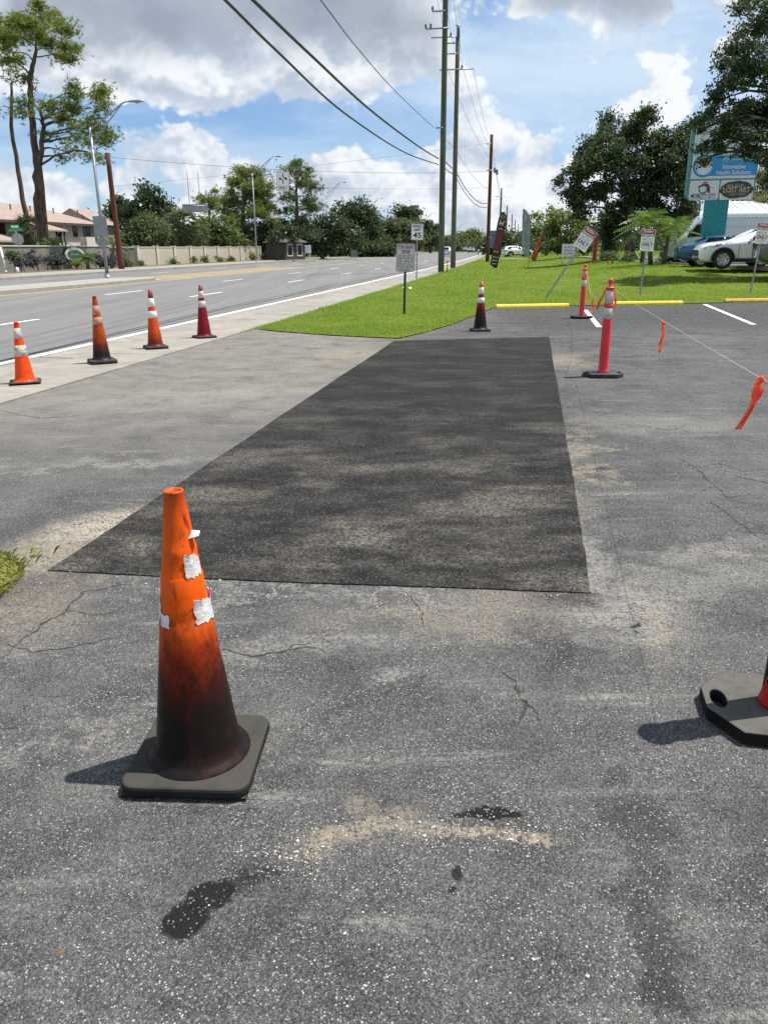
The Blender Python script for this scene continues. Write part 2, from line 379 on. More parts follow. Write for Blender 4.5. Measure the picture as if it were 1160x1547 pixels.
    t.put(bs.inputs['Roughness'], t.ramp(oil, 0.0, 1.0, 0.88, 0.62)); bs.inputs['Specular IOR Level'].default_value = 0.18
    hgt = t.math('ADD', t.math('MULTIPLY', t.math('SUBTRACT', 1.0, v1.outputs['Distance']), 0.9), t.math('MULTIPLY', gr, 0.9))
    b = t.node('ShaderNodeBump'); b.inputs['Strength'].default_value = 1.0; b.inputs['Distance'].default_value = 0.005
    t.put(b.inputs['Height'], hgt); t.put(bs.inputs['Normal'], b.outputs[0])
    return m
def asphalt_patch():
    m, t, bs = new_mat('fresh_patch_asphalt')
    co = t.node('ShaderNodeTexCoord').outputs['Object']
    v1 = t.voro(co, 150.0); cell = t.xyz(v1.outputs['Color'])[0]
    px_, py_, pz_ = t.xyz(co)
    c = t.mix(t.ramp(t.noise(co, 1.4, 8, 0.68), 0.3, 0.7), (0.0095, 0.0095, 0.010), (0.021, 0.0205, 0.0205))
    # broom-spread sand film in blotches, thicker at the near end
    sv = t.maprot(co, rot=(0, 0, R(3)), scale=(0.75, 1.25, 1.0))
    band = t.ramp(t.noise(sv, 1.35, 5, 0.62, 0.25), 0.46, 0.66)
    band2 = t.ramp(t.noise(sv, 3.6, 7, 0.68), 0.40, 0.68)
    near = t.ramp(py_, 4.6, 8.5, 1.0, 0.30)
    grit = t.ramp(t.noise(co, 45.0, 6, 0.75), 0.36, 0.60, 0.10, 1.0)
    film = t.math('MULTIPLY', t.math('MULTIPLY', t.math('ADD', t.math('MULTIPLY', band, 0.8), t.math('MULTIPLY', band2, 0.32)), near), grit)
    c = t.mix(t.math('MULTIPLY', film, 0.92), c, (0.146, 0.133, 0.113))
    sv2 = t.maprot(co, rot=(0, 0, R(2)), scale=(0.45, 3.4, 1.0))
    c = t.mix(t.math('MULTIPLY', t.math('MULTIPLY', t.ramp(t.noise(sv2, 2.2, 8, 0.7), 0.55, 0.74), grit), 0.34), c, (0.17, 0.16, 0.145))
    edge = t.ramp(px_, 0.1, 1.0)
    st = t.math('MULTIPLY', t.ramp(cell, 0.93, 0.94), t.ramp(v1.outputs['Distance'], 0.5, 0.35))
    c = t.vmath('SCALE', c, scale=t.ramp(t.xyz(v1.outputs['Color'])[1], 0.0, 1.0, 0.4, 1.7, False))
    c = t.mix(t.math('MULTIPLY', st, t.math('MULTIPLY', near, 0.75)), c, (0.36, 0.34, 0.31))
    c = t.mix(t.ramp(cell, 0.0, 1.0, 0.0, 0.5), c, t.mix(0.5, c, (0.006, 0.006, 0.006)))
    t.put(bs.inputs['Base Color'], c); bs.inputs['Roughness'].default_value = 0.86; bs.inputs['Specular IOR Level'].default_value = 0.16
    b = t.node('ShaderNodeBump'); b.inputs['Strength'].default_value = 0.9; b.inputs['Distance'].default_value = 0.004
    t.put(b.inputs['Height'], t.math('ADD', t.math('SUBTRACT', 1.0, v1.outputs['Distance']), t.noise(co, 70, 5, 0.75))); t.put(bs.inputs['Normal'], b.outputs[0])
    return m
def road_asphalt():
    m, t, bs = new_mat('road_asphalt')
    co = t.node('ShaderNodeTexCoord').outputs['Object']
    rv = t.maprot(co, rot=(0, 0, R(10.3)), scale=(1.0, 0.05, 1.0))
    lanes = t.noise(rv, 0.9, 4, 0.6); n2 = t.noise(co, 2.5, 8, 0.7)
    c = t.mix(t.ramp(lanes, 0.3, 0.7), (0.128, 0.128, 0.127), (0.172, 0.171, 0.168))
    c = t.mix(t.math('MULTIPLY', t.ramp(n2, 0.35, 0.7), 0.4), c, (0.205, 0.20, 0.195))
    c = t.mix(t.math('MULTIPLY', t.ramp(t.noise(co, 60, 3, 0.7), 0.4, 0.65), 0.3), c, (0.08, 0.08, 0.08))
    tv = t.maprot(co, rot=(0, 0, R(10.9)), scale=(1.0, 0.012, 1.0))
    c = t.mix(t.math('MULTIPLY', t.ramp(t.noise(tv, 2.6, 5, 0.6), 0.60, 0.68), 0.42), c, (0.066, 0.066, 0.067))
    t.put(bs.inputs['Base Color'], c); bs.inputs['Roughness'].default_value = 0.88; bs.inputs['Specular IOR Level'].default_value = 0.3
    b = t.node('ShaderNodeBump'); b.inputs['Strength'].default_value = 0.5; b.inputs['Distance'].default_value = 0.004
    t.put(b.inputs['Height'], t.noise(co, 90, 3)); t.put(bs.inputs['Normal'], b.outputs[0])
    return m
def concrete(name, a, b_, grime=0.5, gc=(0.16, 0.145, 0.12)):
    m, t, bs = new_mat(name)
    co = t.node('ShaderNodeTexCoord').outputs['Object']
    oi = t.node('ShaderNodeObjectInfo').outputs['Random']
    c = t.mix(t.ramp(t.noise(co, 3.0, 8, 0.68), 0.3, 0.7), a, b_)
    c = t.mix(t.math('MULTIPLY', oi, 0.30), c, tuple(q * 0.72 for q in a))
    c = t.mix(t.math('MULTIPLY', t.ramp(t.noise(co, 1.1, 9, 0.72, 0.5), 0.46, 0.70), grime), c, gc)
    c = t.mix(t.math('MULTIPLY', t.ramp(t.noise(co, 48, 4, 0.7), 0.5, 0.72), 0.35), c, (0.17, 0.15, 0.13))
    t.put(bs.inputs['Base Color'], c); bs.inputs['Roughness'].default_value = 0.9; bs.inputs['Specular IOR Level'].default_value = 0.25
    b = t.node('ShaderNodeBump'); b.inputs['Strength'].default_value = 0.4; b.inputs['Distance'].default_value = 0.004
    t.put(b.inputs['Height'], t.noise(co, 70, 5)); t.put(bs.inputs['Normal'], b.outputs[0])
    return m
def lawn_mat(name, a, b_, c3):
    m, t, bs = new_mat(name)
    co = t.node('ShaderNodeTexCoord').outputs['Object']
    c = t.mix(t.ramp(t.noise(co, 1.6, 8, 0.7), 0.3, 0.7), a, b_)
    c = t.mix(t.math('MULTIPLY', t.ramp(t.noise(co, 0.35, 5, 0.6), 0.4, 0.7), 0.5), c, c3)
    c = t.mix(t.math('MULTIPLY', t.ramp(t.noise(co, 22, 5, 0.7), 0.4, 0.7), 0.45), c, tuple(q * 0.45 for q in a))
    t.put(bs.inputs['Base Color'], c); bs.inputs['Roughness'].default_value = 0.9; bs.inputs['Specular IOR Level'].default_value = 0.1
    b = t.node('ShaderNodeBump'); b.inputs['Strength'].default_value = 0.8; b.inputs['Distance'].default_value = 0.04
    t.put(b.inputs['Height'], t.noise(co, 18, 6, 0.75)); t.put(bs.inputs['Normal'], b.outputs[0])
    return m
def leaf_mat(name, a, b_, trans=0.35, patch=0.25, rough=0.5, third=None):
    """leaves: colour differs from leaf to leaf and from bough to bough, light shines through"""
    m, t, bs = new_mat(name)
    co = t.node('ShaderNodeTexCoord').outputs['Object']
    rnd = t.node('ShaderNodeNewGeometry').outputs['Random Per Island']
    c = t.mix(rnd, a, b_)
    c = t.mix(t.math('MULTIPLY', t.ramp(t.noise(co, patch, 3, 0.6), 0.4, 0.62), 0.55), c, third or tuple(q * 1.5 for q in b_))
    t.put(bs.inputs['Base Color'], c); bs.inputs['Roughness'].default_value = rough; bs.inputs['Specular IOR Level'].default_value = 0.3
    tr = t.node('ShaderNodeBsdfTranslucent'); t.put(tr.inputs[0], t.mix(0.5, c, tuple(min(1, q * 1.7) for q in b_)))
    mx = t.node('ShaderNodeMixShader'); mx.inputs[0].default_value = trans
    t.l.new(bs.outputs[0], mx.inputs[1]); t.l.new(tr.outputs[0], mx.inputs[2])
    t.l.new(mx.outputs[0], m.node_tree.nodes['Material Output'].inputs[0])
    return m
def paint_line(name, col, wear=0.45, under=(0.14, 0.14, 0.14)):
    m, t, bs = new_mat(name)
    co = t.node('ShaderNodeTexCoord').outputs['Object']
    c = t.mix(t.ramp(t.noise(co, 9, 6, 0.7), 0.3, 0.7), tuple(q * 0.82 for q in col), col)
    k = t.math('MULTIPLY', t.ramp(t.noise(co, 26, 8, 0.8), 0.52, 0.66), wear)
    t.put(bs.inputs['Base Color'], t.mix(k, c, under)); bs.inputs['Roughness'].default_value = 0.75
    return m
def bark_mat(name, a, b_, vs=(9, 9, 1.6), rings=False):
    m, t, bs = new_mat(name)
    co = t.node('ShaderNodeTexCoord').outputs['Object']
    v = t.maprot(co, scale=vs)
    n = t.noise(v, 1.0, 8, 0.7)
    c = t.mix(t.ramp(n, 0.32, 0.68), a, b_)
    t.put(bs.inputs['Base Color'], c); bs.inputs['Roughness'].default_value = 0.92; bs.inputs['Specular IOR Level'].default_value = 0.15
    b = t.node('ShaderNodeBump'); b.inputs['Strength'].default_value = 0.9; b.inputs['Distance'].default_value = 0.05
    t.put(b.inputs['Height'], n); t.put(bs.inputs['Normal'], b.outputs[0])
    return m

M_lot = asphalt_lot(); M_patch = asphalt_patch(); M_road = road_asphalt()
M_walk = concrete('sidewalk_concrete', (0.235, 0.220, 0.190), (0.315, 0.297, 0.26), 0.6)
M_gutter = concrete('gutter_concrete', (0.225, 0.212, 0.185), (0.32, 0.302, 0.265), 0.65)
M_kerb = concrete('kerb_concrete', (0.27, 0.257, 0.228), (0.37, 0.352, 0.315), 0.5)
M_lawn = lawn_mat('lawn_soil', (0.085, 0.125, 0.014), (0.130, 0.180, 0.022), (0.17, 0.20, 0.035))
M_ground = lawn_mat('far_ground', (0.075, 0.105, 0.030), (0.11, 0.14, 0.045), (0.14, 0.14, 0.07))
M_mulch = concrete('mulch', (0.10, 0.075, 0.05), (0.17, 0.13, 0.09), 0.4, (0.05, 0.04, 0.03))
M_blade = leaf_mat('grass_blades', (0.085, 0.165, 0.012), (0.190, 0.290, 0.026), 0.45, 0.55, 0.6, (0.30, 0.35, 0.06))
M_wild = leaf_mat('weed_blades', (0.20, 0.26, 0.05), (0.42, 0.42, 0.14), 0.5, 2.0, 0.6, (0.52, 0.44, 0.22))
M_white = paint_line('white_road_paint', (0.74, 0.74, 0.71), 0.45, (0.30, 0.295, 0.28))
M_white2 = paint_line('white_stall_paint', (0.80, 0.80, 0.78), 0.25, (0.30, 0.30, 0.29))
M_yellow = paint_line('yellow_road_paint', (0.62, 0.46, 0.075), 0.55, (0.35, 0.30, 0.20))
M_stop = pbr('yellow_wheel_stop_paint', (0.78, 0.60, 0.045), 0.6, var=0.10, vscale=8, dirt=0.45, dirtcol=(0.33, 0.25, 0.08), dscale=9, bump=0.3)
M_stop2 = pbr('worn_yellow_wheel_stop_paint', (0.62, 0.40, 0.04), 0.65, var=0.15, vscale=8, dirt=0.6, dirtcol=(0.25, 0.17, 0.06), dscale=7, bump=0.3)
M_galv = pbr('galvanised_steel', (0.34, 0.36, 0.37), 0.45, 0.7, var=0.12, vscale=10, dirt=0.25)
M_alu = pbr('sign_aluminium_back', (0.30, 0.31, 0.315), 0.5, 0.6, var=0.15, vscale=7, dirt=0.3)
M_signwhite = pbr('sign_white', (0.84, 0.84, 0.82), 0.45, var=0.05, vscale=9, dirt=0.15, dirtcol=(0.4, 0.38, 0.34))
M_signfaded = pbr('faded_sign_white', (0.60, 0.56, 0.56), 0.55, var=0.12, vscale=14, dirt=0.55, dirtcol=(0.36, 0.28, 0.29), dscale=16)
M_black = pbr('black_print', (0.012, 0.012, 0.013), 0.6, var=0.2)
M_maroon = pbr('dark_red_print', (0.17, 0.012, 0.03), 0.55, var=0.3, vscale=30)
M_fadedred = pbr('faded_red_print', (0.12, 0.018, 0.035), 0.6, var=0.35, vscale=40, dirt=0.4, dirtcol=(0.35, 0.22, 0.24), dscale=40)
M_signred = pbr('sign_red', (0.34, 0.018, 0.04), 0.5, var=0.10)
M_greenpost = pbr('green_post_paint', (0.030, 0.075, 0.052), 0.55, 0.2, var=0.25, vscale=12, dirt=0.3)
M_rubber = pbr('black_rubber', (0.022, 0.022, 0.022), 0.72, var=0.3, vscale=9, dirt=0.55, dirtcol=(0.10, 0.095, 0.082), dscale=11, bump=0.35, bscale=120)
M_rubber2 = pbr('dusty_black_rubber', (0.060, 0.058, 0.052), 0.78, var=0.25, vscale=9, dirt=0.6, dirtcol=(0.125, 0.118, 0.10), dscale=8, bump=0.35, bscale=120)
M_post = pbr('delineator_red', (0.72, 0.026, 0.040), 0.42, var=0.10, vscale=5, dirt=0.25, dirtcol=(0.45, 0.06, 0.06), dscale=9)
M_reflect = pbr('reflective_sheeting', (0.55, 0.53, 0.51), 0.38, 0.1, var=0.10, vscale=40, dirt=0.5, dirtcol=(0.34, 0.28, 0.26), dscale=14)
M_ribbon = leaf_mat('orange_flagging', (0.85, 0.075, 0.035), (0.92, 0.12, 0.05), 0.5, 20, 0.4, (0.9, 0.16, 0.08))
M_rope = pbr('pale_twine', (0.55, 0.50, 0.40), 0.8, var=0.2, vscale=60)
M_wire = pbr('power_cable', (0.018, 0.018, 0.019), 0.55, var=0.2)
M_insul = pbr('insulator_grey', (0.13, 0.13, 0.14), 0.35, var=0.2)
M_wood = bark_mat('weathered_pole_wood', (0.080, 0.078, 0.058), (0.165, 0.155, 0.125), (14, 14, 0.5))
M_woodg = bark_mat('green_treated_pole_wood', (0.060, 0.080, 0.050), (0.125, 0.145, 0.100), (14, 14, 0.5))
M_woodr = bark_mat('red_brown_pole_wood', (0.085, 0.030, 0.020), (0.165, 0.060, 0.042), (14, 14, 0.4))
M_bark = bark_mat('oak_bark', (0.045, 0.038, 0.030), (0.120, 0.104, 0.085))
M_pbark = bark_mat('pine_bark', (0.058, 0.040, 0.032), (0.150, 0.112, 0.090), (6, 6, 1.2))
M_glass = pbr('window_glass', (0.010, 0.012, 0.014), 0.08, 0.0, var=0.3, spec=0.35)
M_lampglass = pbr('lamp_lens', (0.45, 0.46, 0.46), 0.2)
def dusty_rubber(name, dark_, dust, amt):
    m, t, bs = new_mat(name); co = t.node('ShaderNodeTexCoord').outputs['Object']
    nz = t.xyz(t.node('ShaderNodeNewGeometry').outputs['Normal'])[2]
    k = t.math('MULTIPLY', t.ramp(nz, 0.55, 0.95), t.ramp(t.noise(co, 9, 8, 0.7), 0.25, 0.6, 0.55, 1.0)); k = t.math('MULTIPLY', k, amt)
    c = t.mix(t.ramp(t.noise(co, 12, 6), 0.3, 0.7), dark_, tuple(q * 1.8 for q in dark_)); c = t.mix(k, c, dust)
    c = t.mix(t.math('MULTIPLY', t.ramp(t.noise(co, 70, 5, 0.7), 0.58, 0.7), 0.6), c, (0.012, 0.012, 0.012))
    t.put(bs.inputs['Base Color'], c); bs.inputs['Roughness'].default_value = 0.85; bs.inputs['Specular IOR Level'].default_value = 0.12
    b = t.node('ShaderNodeBump'); b.inputs['Strength'].default_value = 0.4; b.inputs['Distance'].default_value = 0.004; t.put(b.inputs['Height'], t.noise(co, 90, 6)); t.put(bs.inputs['Normal'], b.outputs[0])
    return m
M_rubber2 = dusty_rubber('dusty_black_rubber', (0.014, 0.014, 0.0135), (0.058, 0.056, 0.048), 0.9)
M_dusty = dusty_rubber('pale_dusty_rubber', (0.009, 0.009, 0.009), (0.105, 0.102, 0.092), 0.95)
# ------------------------------------------------------------------ ground, road, pavements
random.seed(4); rng = np.random.default_rng(11)
def strip(o0, o1, Y0, Y1, z, step=4.0, z1=None):
    """sheet between two offsets from the road's edge line"""
    mb = MB(); n = max(1, int((Y1 - Y0) / step)); vs = []
    for i in range(n + 1):
        Y = Y0 + (Y1 - Y0) * i / n
        vs += [road(o0, Y, z), road(o1, Y, z if z1 is None else z1)]
    mb.add(vs, [(2 * i, 2 * i + 1, 2 * i + 3, 2 * i + 2) for i in range(n)]); return mb
def slab(o0, o1, Y0, Y1, z0, z1, step=4.0):
    """solid strip"""
    mb = MB(); n = max(1, int((Y1 - Y0) / step)); vs = []
    for i in range(n + 1):
        Y = Y0 + (Y1 - Y0) * i / n
        vs += [road(o0, Y, z0), road(o0, Y, z1), road(o1, Y, z1), road(o1, Y, z0)]
    fs = []
    for i in range(n):
        for j in range(4): fs.append((4 * i + j, 4 * i + (j + 1) % 4, 4 * i + 4 + (j + 1) % 4, 4 * i + 4 + j))
    fs += [(0, 3, 2, 1), (4 * n, 4 * n + 1, 4 * n + 2, 4 * n + 3)]
    mb.add(vs, fs); return mb
def struct(o): o['kind'] = 'structure'; return o
mb = MB(); mb.add([(-900, -60, -.06), (900, -60, -.06), (900, 2500, -.06), (-900, 2500, -.06)], [(0, 1, 2, 3)])
struct(mb.build('ground', M_ground))
road_o = struct(strip(-21.5, 0.22, -12, 420, -0.02, 4).build('road', M_road))
LOT_B = [G(385, 497), G(420, 501), G(500, 507), G(560, 510), G(603, 511.5), G(640, 503), G(680, 491), G(715, 478), G(748, 464)]
LOT_R = [Vector((6.0, 22.05, 0)), Vector((11.6, 23.05, 0)), Vector((20, 24.2, 0)), Vector((45, 27, 0))]
poly = [road(2.1, Y) for Y in np.linspace(-8, LOT_B[0].y - 0.6, 14)] + LOT_B + LOT_R + [Vector((45, -8, 0))]
mb = MB(); mb.add([(p.x, p.y, 0) for p in poly], [tuple(range(len(poly)))]); lot = struct(mb.build('parking_lot', M_lot))
# fresh patch: a slightly proud slab with a ragged cut edge
def ragged(pts, n=36, a=0.007, seed=1):
    r_ = random.Random(seed); out = []
    for i, p in enumerate(pts):
        q = pts[(i + 1) % len(pts)]; d = (q - p); nrm = Vector((-d.y, d.x, 0)).normalized(); lo = 0
        for k in range(n):
            lo = lo * .7 + r_.uniform(-a, a); out.append(p + d * (k / n) + nrm * (lo if k else 0))
    return out
PC = [G(72, 863), G(330, 876), G(640, 888), G(892, 897), G(868, 735), G(845, 600), G(829, 509), G(596, 515), G(440, 618), G(285, 722)]
pp = ragged(PC, 22, .0035); mb = MB(); mb.prism([(p.x, p.y) for p in pp], 0.001, 0.007)
o = struct(mb.build('asphalt_patch', M_patch)); 
# lawn between pavement and lots
lawn_poly = [road(2.12, LOT_B[0].y - 0.5)] + LOT_B + [Vector((6.0, 22.07, 0)), Vector((11.6, 23.07, 0)), Vector((20, 24.22, 0)), Vector((45, 27.02, 0)), Vector((60, 30, 0))]
lawn_o = MB(); top = [Vector((60, 30, 0)), road(2.12, 30)]
pl = lawn_poly + [road(2.12, Y) for Y in np.linspace(30, LOT_B[0].y + .8, 8)]
def fill_grid(mb, inside, x0, x1, y0, y1, s):
    pass
rows = []; 
def lawn_front(X):
    pts = lawn_poly
    for a, b in zip(pts[:-1], pts[1:]):
        if min(a.x, b.x) <= X <= max(a.x, b.x) and abs(a.x - b.x) > 1e-6: return a.y + (b.y - a.y) * (X - a.x) / (b.x - a.x)
    return 60
mb = MB(); mb.add([(p.x, p.y, 0.018) for p in pl[:len(lawn_poly) - 1]] + [(45, 27.4, .018), (road(2.12, 27.4).x, 27.4, .018)] + [tuple(road(2.12, Y, .018)) for Y in np.linspace(24, LOT_B[0].y + .8, 5)], [tuple(range(len(lawn_poly) - 1 + 2 + 5))])
vs = []; fs = []; Ys = list(np.linspace(27.4, 45, 14)) + list(np.linspace(48, 110, 18)) + [130, 170, 220, 300, 420]
for Y in Ys:
    for j in range(25):
        q = j / 24; X0 = road(2.12, Y).x; X = X0 + q * q * (95 if Y > 45 else 75)
        vs.append((X, Y, terrain(X, Y) + .018))
for i in range(len(Ys) - 1):
    for j in range(24): fs.append((i * 25 + j, i * 25 + j + 1, i * 25 + 26 + j, i * 25 + 25 + j))
mb.add(vs, fs, True); struct(mb.build('lawn', M_lawn))
# car park behind the lawn
SP = [G(975, 397.5), G(1010, 399.5), G(1060, 402.5), G(1110, 407.5), G(1165, 413.5)]
spoly = SP + [Vector((60, SP[-1].y - 4, .6)), Vector((90, 60, .6)), Vector((70, 95, .6)), Vector((SP[0].x + 4, 85, .6))]
mb = MB(); mb.add([(p.x, p.y, .60) for p in spoly], [tuple(range(len(spoly)))]); struct(mb.build('side_parking_lot', M_road))
mb = MB()
for a, b in zip(SP[:-1], SP[1:]):
    d = (b - a).normalized(); n = Vector((-d.y, d.x, 0)) * .16
    mb.add([(a.x, a.y, .5), (b.x, b.y, .5), (b.x + n.x, b.y + n.y, .5), (a.x + n.x, a.y + n.y, .5), (a.x, a.y, .68), (b.x, b.y, .68), (b.x + n.x, b.y + n.y, .68), (a.x + n.x, a.y + n.y, .68)],
           [(4, 5, 6, 7), (0, 1, 5, 4), (2, 3, 7, 6)])
struct(mb.build('kerb', M_kerb))
# near pavement: gutter, slabs
gut = struct(strip(0.22, 2.1, -12, 300, -0.03, 6).build('pavement_bed', M_mulch))
def near_slabs(name, o0, o1, Y0, Y1, L, zt, mat, parent):
    Y = Y0
    while Y < Y1:
        slab(o0, o1, Y + .006, Y + L - .006, -.05, zt + random.uniform(-.003, .003), 1.0).build(name, mat, parent); Y += L
sw = struct(slab(0.86, 2.1, 63.5, 420, -.05, .012, 6).build('sidewalk', M_walk))
near_slabs('sidewalk_slab', 0.87, 2.085, -2.5, 63.5, 1.5, .012, M_walk, sw)
gt = struct(slab(0.22, 0.86, 57, 420, -.05, 0.0, 6).build('gutter', M_gutter))
near_slabs('gutter_slab', 0.225, 0.858, -3.0, 57, 3.0, 0.0, M_gutter, gt)
# markings (parts of the road)
def mark(name, o0, o1, Y0, Y1, mat, z=-.015): return strip(o0, o1, Y0, Y1, z, 2.0).build(name, mat, road_o)
mark('edge_line', -0.08, 0.10, -12, 420, M_white)
for k in range(22):
    Y = 3.65 + 11.75 * k
    mark('lane_dash', -4.09, -3.95, Y, Y + 3.0, M_white)
    mark('lane_dash', -7.87, -7.73, Y + 1.0, Y + 4.0, M_white)
    if k > 3: mark('lane_dash', -18.3, -18.16, Y + 2.5, Y + 5.5, M_white)
mark('yellow_line', -11.52, -11.36, -12, 260, M_yellow); mark('yellow_line', -15.30, -15.15, 43, 260, M_yellow)
M_tan = concrete('painted_median_tan', (0.23, 0.185, 0.135), (0.30, 0.25, 0.18), 0.5, (0.15, 0.13, 0.11))
mark('tan_median_paint', -14.95, -11.65, 41.8, 70, M_tan, -.016)
for k in range(7):
    Y = 45 + 3.6 * k; mb = MB(); a, b, c, d = road(-14.9, Y + 2.6, -.012), road(-11.7, Y, -.012), road(-11.7, Y + .25, -.012), road(-14.9, Y + 2.85, -.012)
    mb.add([a, b, c, d], [(0, 1, 2, 3)]); mb.build('hatch_stripe', M_yellow, road_o)
# raised median island with nose
isl = [road(-11.75, Y) for Y in np.linspace(-10, 40.2, 12)] + [road(-12.2, 41.4), road(-13.1, 41.8), road(-14.0, 41.4)] + [road(-14.5, Y) for Y in np.linspace(40.2, -10, 12)]
mb = MB(); mb.prism([(p.x, p.y) for p in isl][::-1], -.1, .13); struct(mb.build('median_island', M_kerb))
mark('median_nose_paint', -14.0, -12.2, 41.6, 42.3, M_yellow, -.011)
# far side
struct(slab(-21.72, -21.5, -10, 420, -.1, .12, 4).build('kerb', M_kerb))
fw = struct(slab(-26.2, -21.73, 45, 130, -.1, .10, 4).build('far_sidewalk', M_walk))
slab(-24.0, -21.73, 130, 420, -.1, .095, 6).build('sidewalk_run', M_walk, fw)
slab(-23.4, -21.73, -10, 44.99, -.1, .10, 4).build('sidewalk_run', M_walk, fw)
struct(slab(-28.7, -26.21, 45, 130, -.1, .115, 4).build('planting_strip', M_mulch))
struct(slab(-27.5, -23.41, 20, 44.99, -.1, .11, 4).build('grass_strip', M_lawn))
struct(slab(-60, -24.01, 130.2, 300, -.1, .07, 6).build('far_lawn', M_ground))
# stall lines
def stall(px):
    a, b = [G(*q) for q in px]; d = (b - a).normalized(); n = Vector((-d.y, d.x, 0)) * .055
    mb = MB(); mb.add([(a + n), (b + n), (b - n), (a - n)], [(0, 1, 2, 3)]); o = mb.build('stall_line', M_white2, lot); o.location.z = .004
stall(((884, 468), (905, 494))); stall(((1064, 459.5), (1138, 490)))
# cracks: thin dark gaps along the lot
M_crack = pbr('crack_shadow', (0.030, 0.029, 0.028), 0.95, var=0.4, vscale=40)
M_lip = pbr('crumbled_crack_lip', (0.13, 0.122, 0.108), 0.95, var=0.4, vscale=60, dirt=.7, dirtcol=(0.06, 0.058, 0.054), dscale=40)
def crack(pxs, w=.006, seed=0):
    r_ = random.Random(seed); pts = []
    P_ = [G(*q) for q in pxs]
    for a, b in zip(P_[:-1], P_[1:]):
        L = (b - a).length; k = max(2, int(L / .02)); n = Vector((-(b - a).y, (b - a).x, 0)).normalized(); j = 0
        for i in range(k):
            j = j * .8 + r_.uniform(-.009, .009) ; pts.append(a + (b - a) * (i / k) + n * j)
    pts.append(P_[-1]); vs = []
    for i, p in enumerate(pts):
        d = (pts[min(i + 1, len(pts) - 1)] - pts[max(0, i - 1)]).normalized(); n = Vector((-d.y, d.x, 0))
        ww = w * (.25 + .75 * math.sin(math.pi * (i + .3) / len(pts))) * r_.uniform(.15, 1.5) / 2
        vs += [p + n * ww, p - n * ww]
    mb = MB(); mb.add(vs, [(2 * i, 2 * i + 1, 2 * i + 3, 2 * i + 2) for i in range(len(pts) - 1)])
    mb.mat(1); lip = []
    for i, p in enumerate(pts):
        d = (pts[min(i + 1, len(pts) - 1)] - pts[max(0, i - 1)]).normalized(); n = Vector((-d.y, d.x, 0)); ww = w * r_.uniform(.1, .9); lip += [p + n * ww - Vector((0, 0, .0008)), p - n * w * r_.uniform(.1, .8) - Vector((0, 0, .0008))]
    mb.add(lip, [(2 * i, 2 * i + 1, 2 * i + 3, 2 * i + 2) for i in range(len(pts) - 1) if r_.random() < .62])
    o = mb.build('crack', [M_crack, M_lip], lot); o.location.z = .0022
for i, (c_, w) in enumerate(((((335, 982), (380, 992), (430, 985), (455, 979), (492, 986)), .010), (((0, 972), (50, 985), (110, 978), (185, 960)), .008), (((0, 1000), (40, 962), (100, 922), (122, 896), (200, 884)), .009),
     (((760, 1015), (783, 1034), (791, 1060), (784, 1092)), .016), (((1018, 688), (1050, 706), (1078, 735), (1048, 748)), .010), (((1073, 760), (1110, 785), (1148, 812)), .010), (((1105, 718), (1165, 731)), .008),
     (((900, 710), (920, 717)), .012), (((525, 1000), (533, 1012), (540, 1010)), .006), (((955, 952), (968, 957)), .007), (((0, 1102), (26, 1100)), .005), (((950, 640), (1010, 650), (1040, 640)), .008), (((1120, 520), (1165, 528)), .012), (((430, 985), (445, 975), (470, 972)), .005), (((100, 922), (140, 930), (185, 925)), .006), (((791, 1060), (810, 1075), (818, 1095)), .006), (((1050, 706), (1085, 700), (1120, 712), (1165, 708)), .007), (((1078, 735), (1100, 752), (1140, 748)), .006), (((620, 900), (640, 925), (632, 950)), .005), (((0, 620), (60, 632), (120, 628)), .010))):
    crack(c_, w, i)
# loose grit
M_grit = pbr('pale_grit', (0.55, 0.52, 0.46), 0.85, var=0.3, vscale=200)
def grit(n, spots):
    oct_ = np.array([(1, 0, 0), (0, 1, 0), (-1, 0, 0), (0, -1, 0), (0, 0, 1), (0, 0, -1)], float); fi = [(0, 1, 4), (1, 2, 4), (2, 3, 4), (3, 0, 4), (1, 0, 5), (2, 1, 5), (3, 2, 5), (0, 3, 5)]
    vs = []
    for i in range(n):
        if i % 3 and spots:
            px, py, sx, sy = spots[i % len(spots)]; g = G(px + rng.normal() * sx, py + rng.normal() * sy)
        else: g = G(rng.uniform(0, 1160), 600 + 940 * rng.uniform(0, 1))
        s_ = rng.uniform(.0012, .0032) * (1.8 if rng.uniform() < .06 else 1)
        q = oct_ * (s_ * rng.uniform(.7, 1.3, 3)) * [1, 1, .7]; a = rng.uniform(0, 6.3); c_, s2 = math.cos(a), math.sin(a)
        q = q @ np.array([[c_, s2, 0], [-s2, c_, 0], [0, 0, 1]]) + [g.x, g.y, s_ * .5]
        for f in fi: vs.append(q[list(f)])
    o = np_mesh('loose_grit', np.concatenate(vs), 3, M_grit); tag(o, 'pale sand grains and small stones scattered on the old asphalt', 'gravel', kind='stuff')
grit(1500, [(760, 1262, 60, 14), (600, 1250, 70, 25), (430, 1290, 50, 20), (120, 840, 60, 30), (680, 905, 120, 12), (940, 930, 60, 40), (250, 882, 120, 8)])
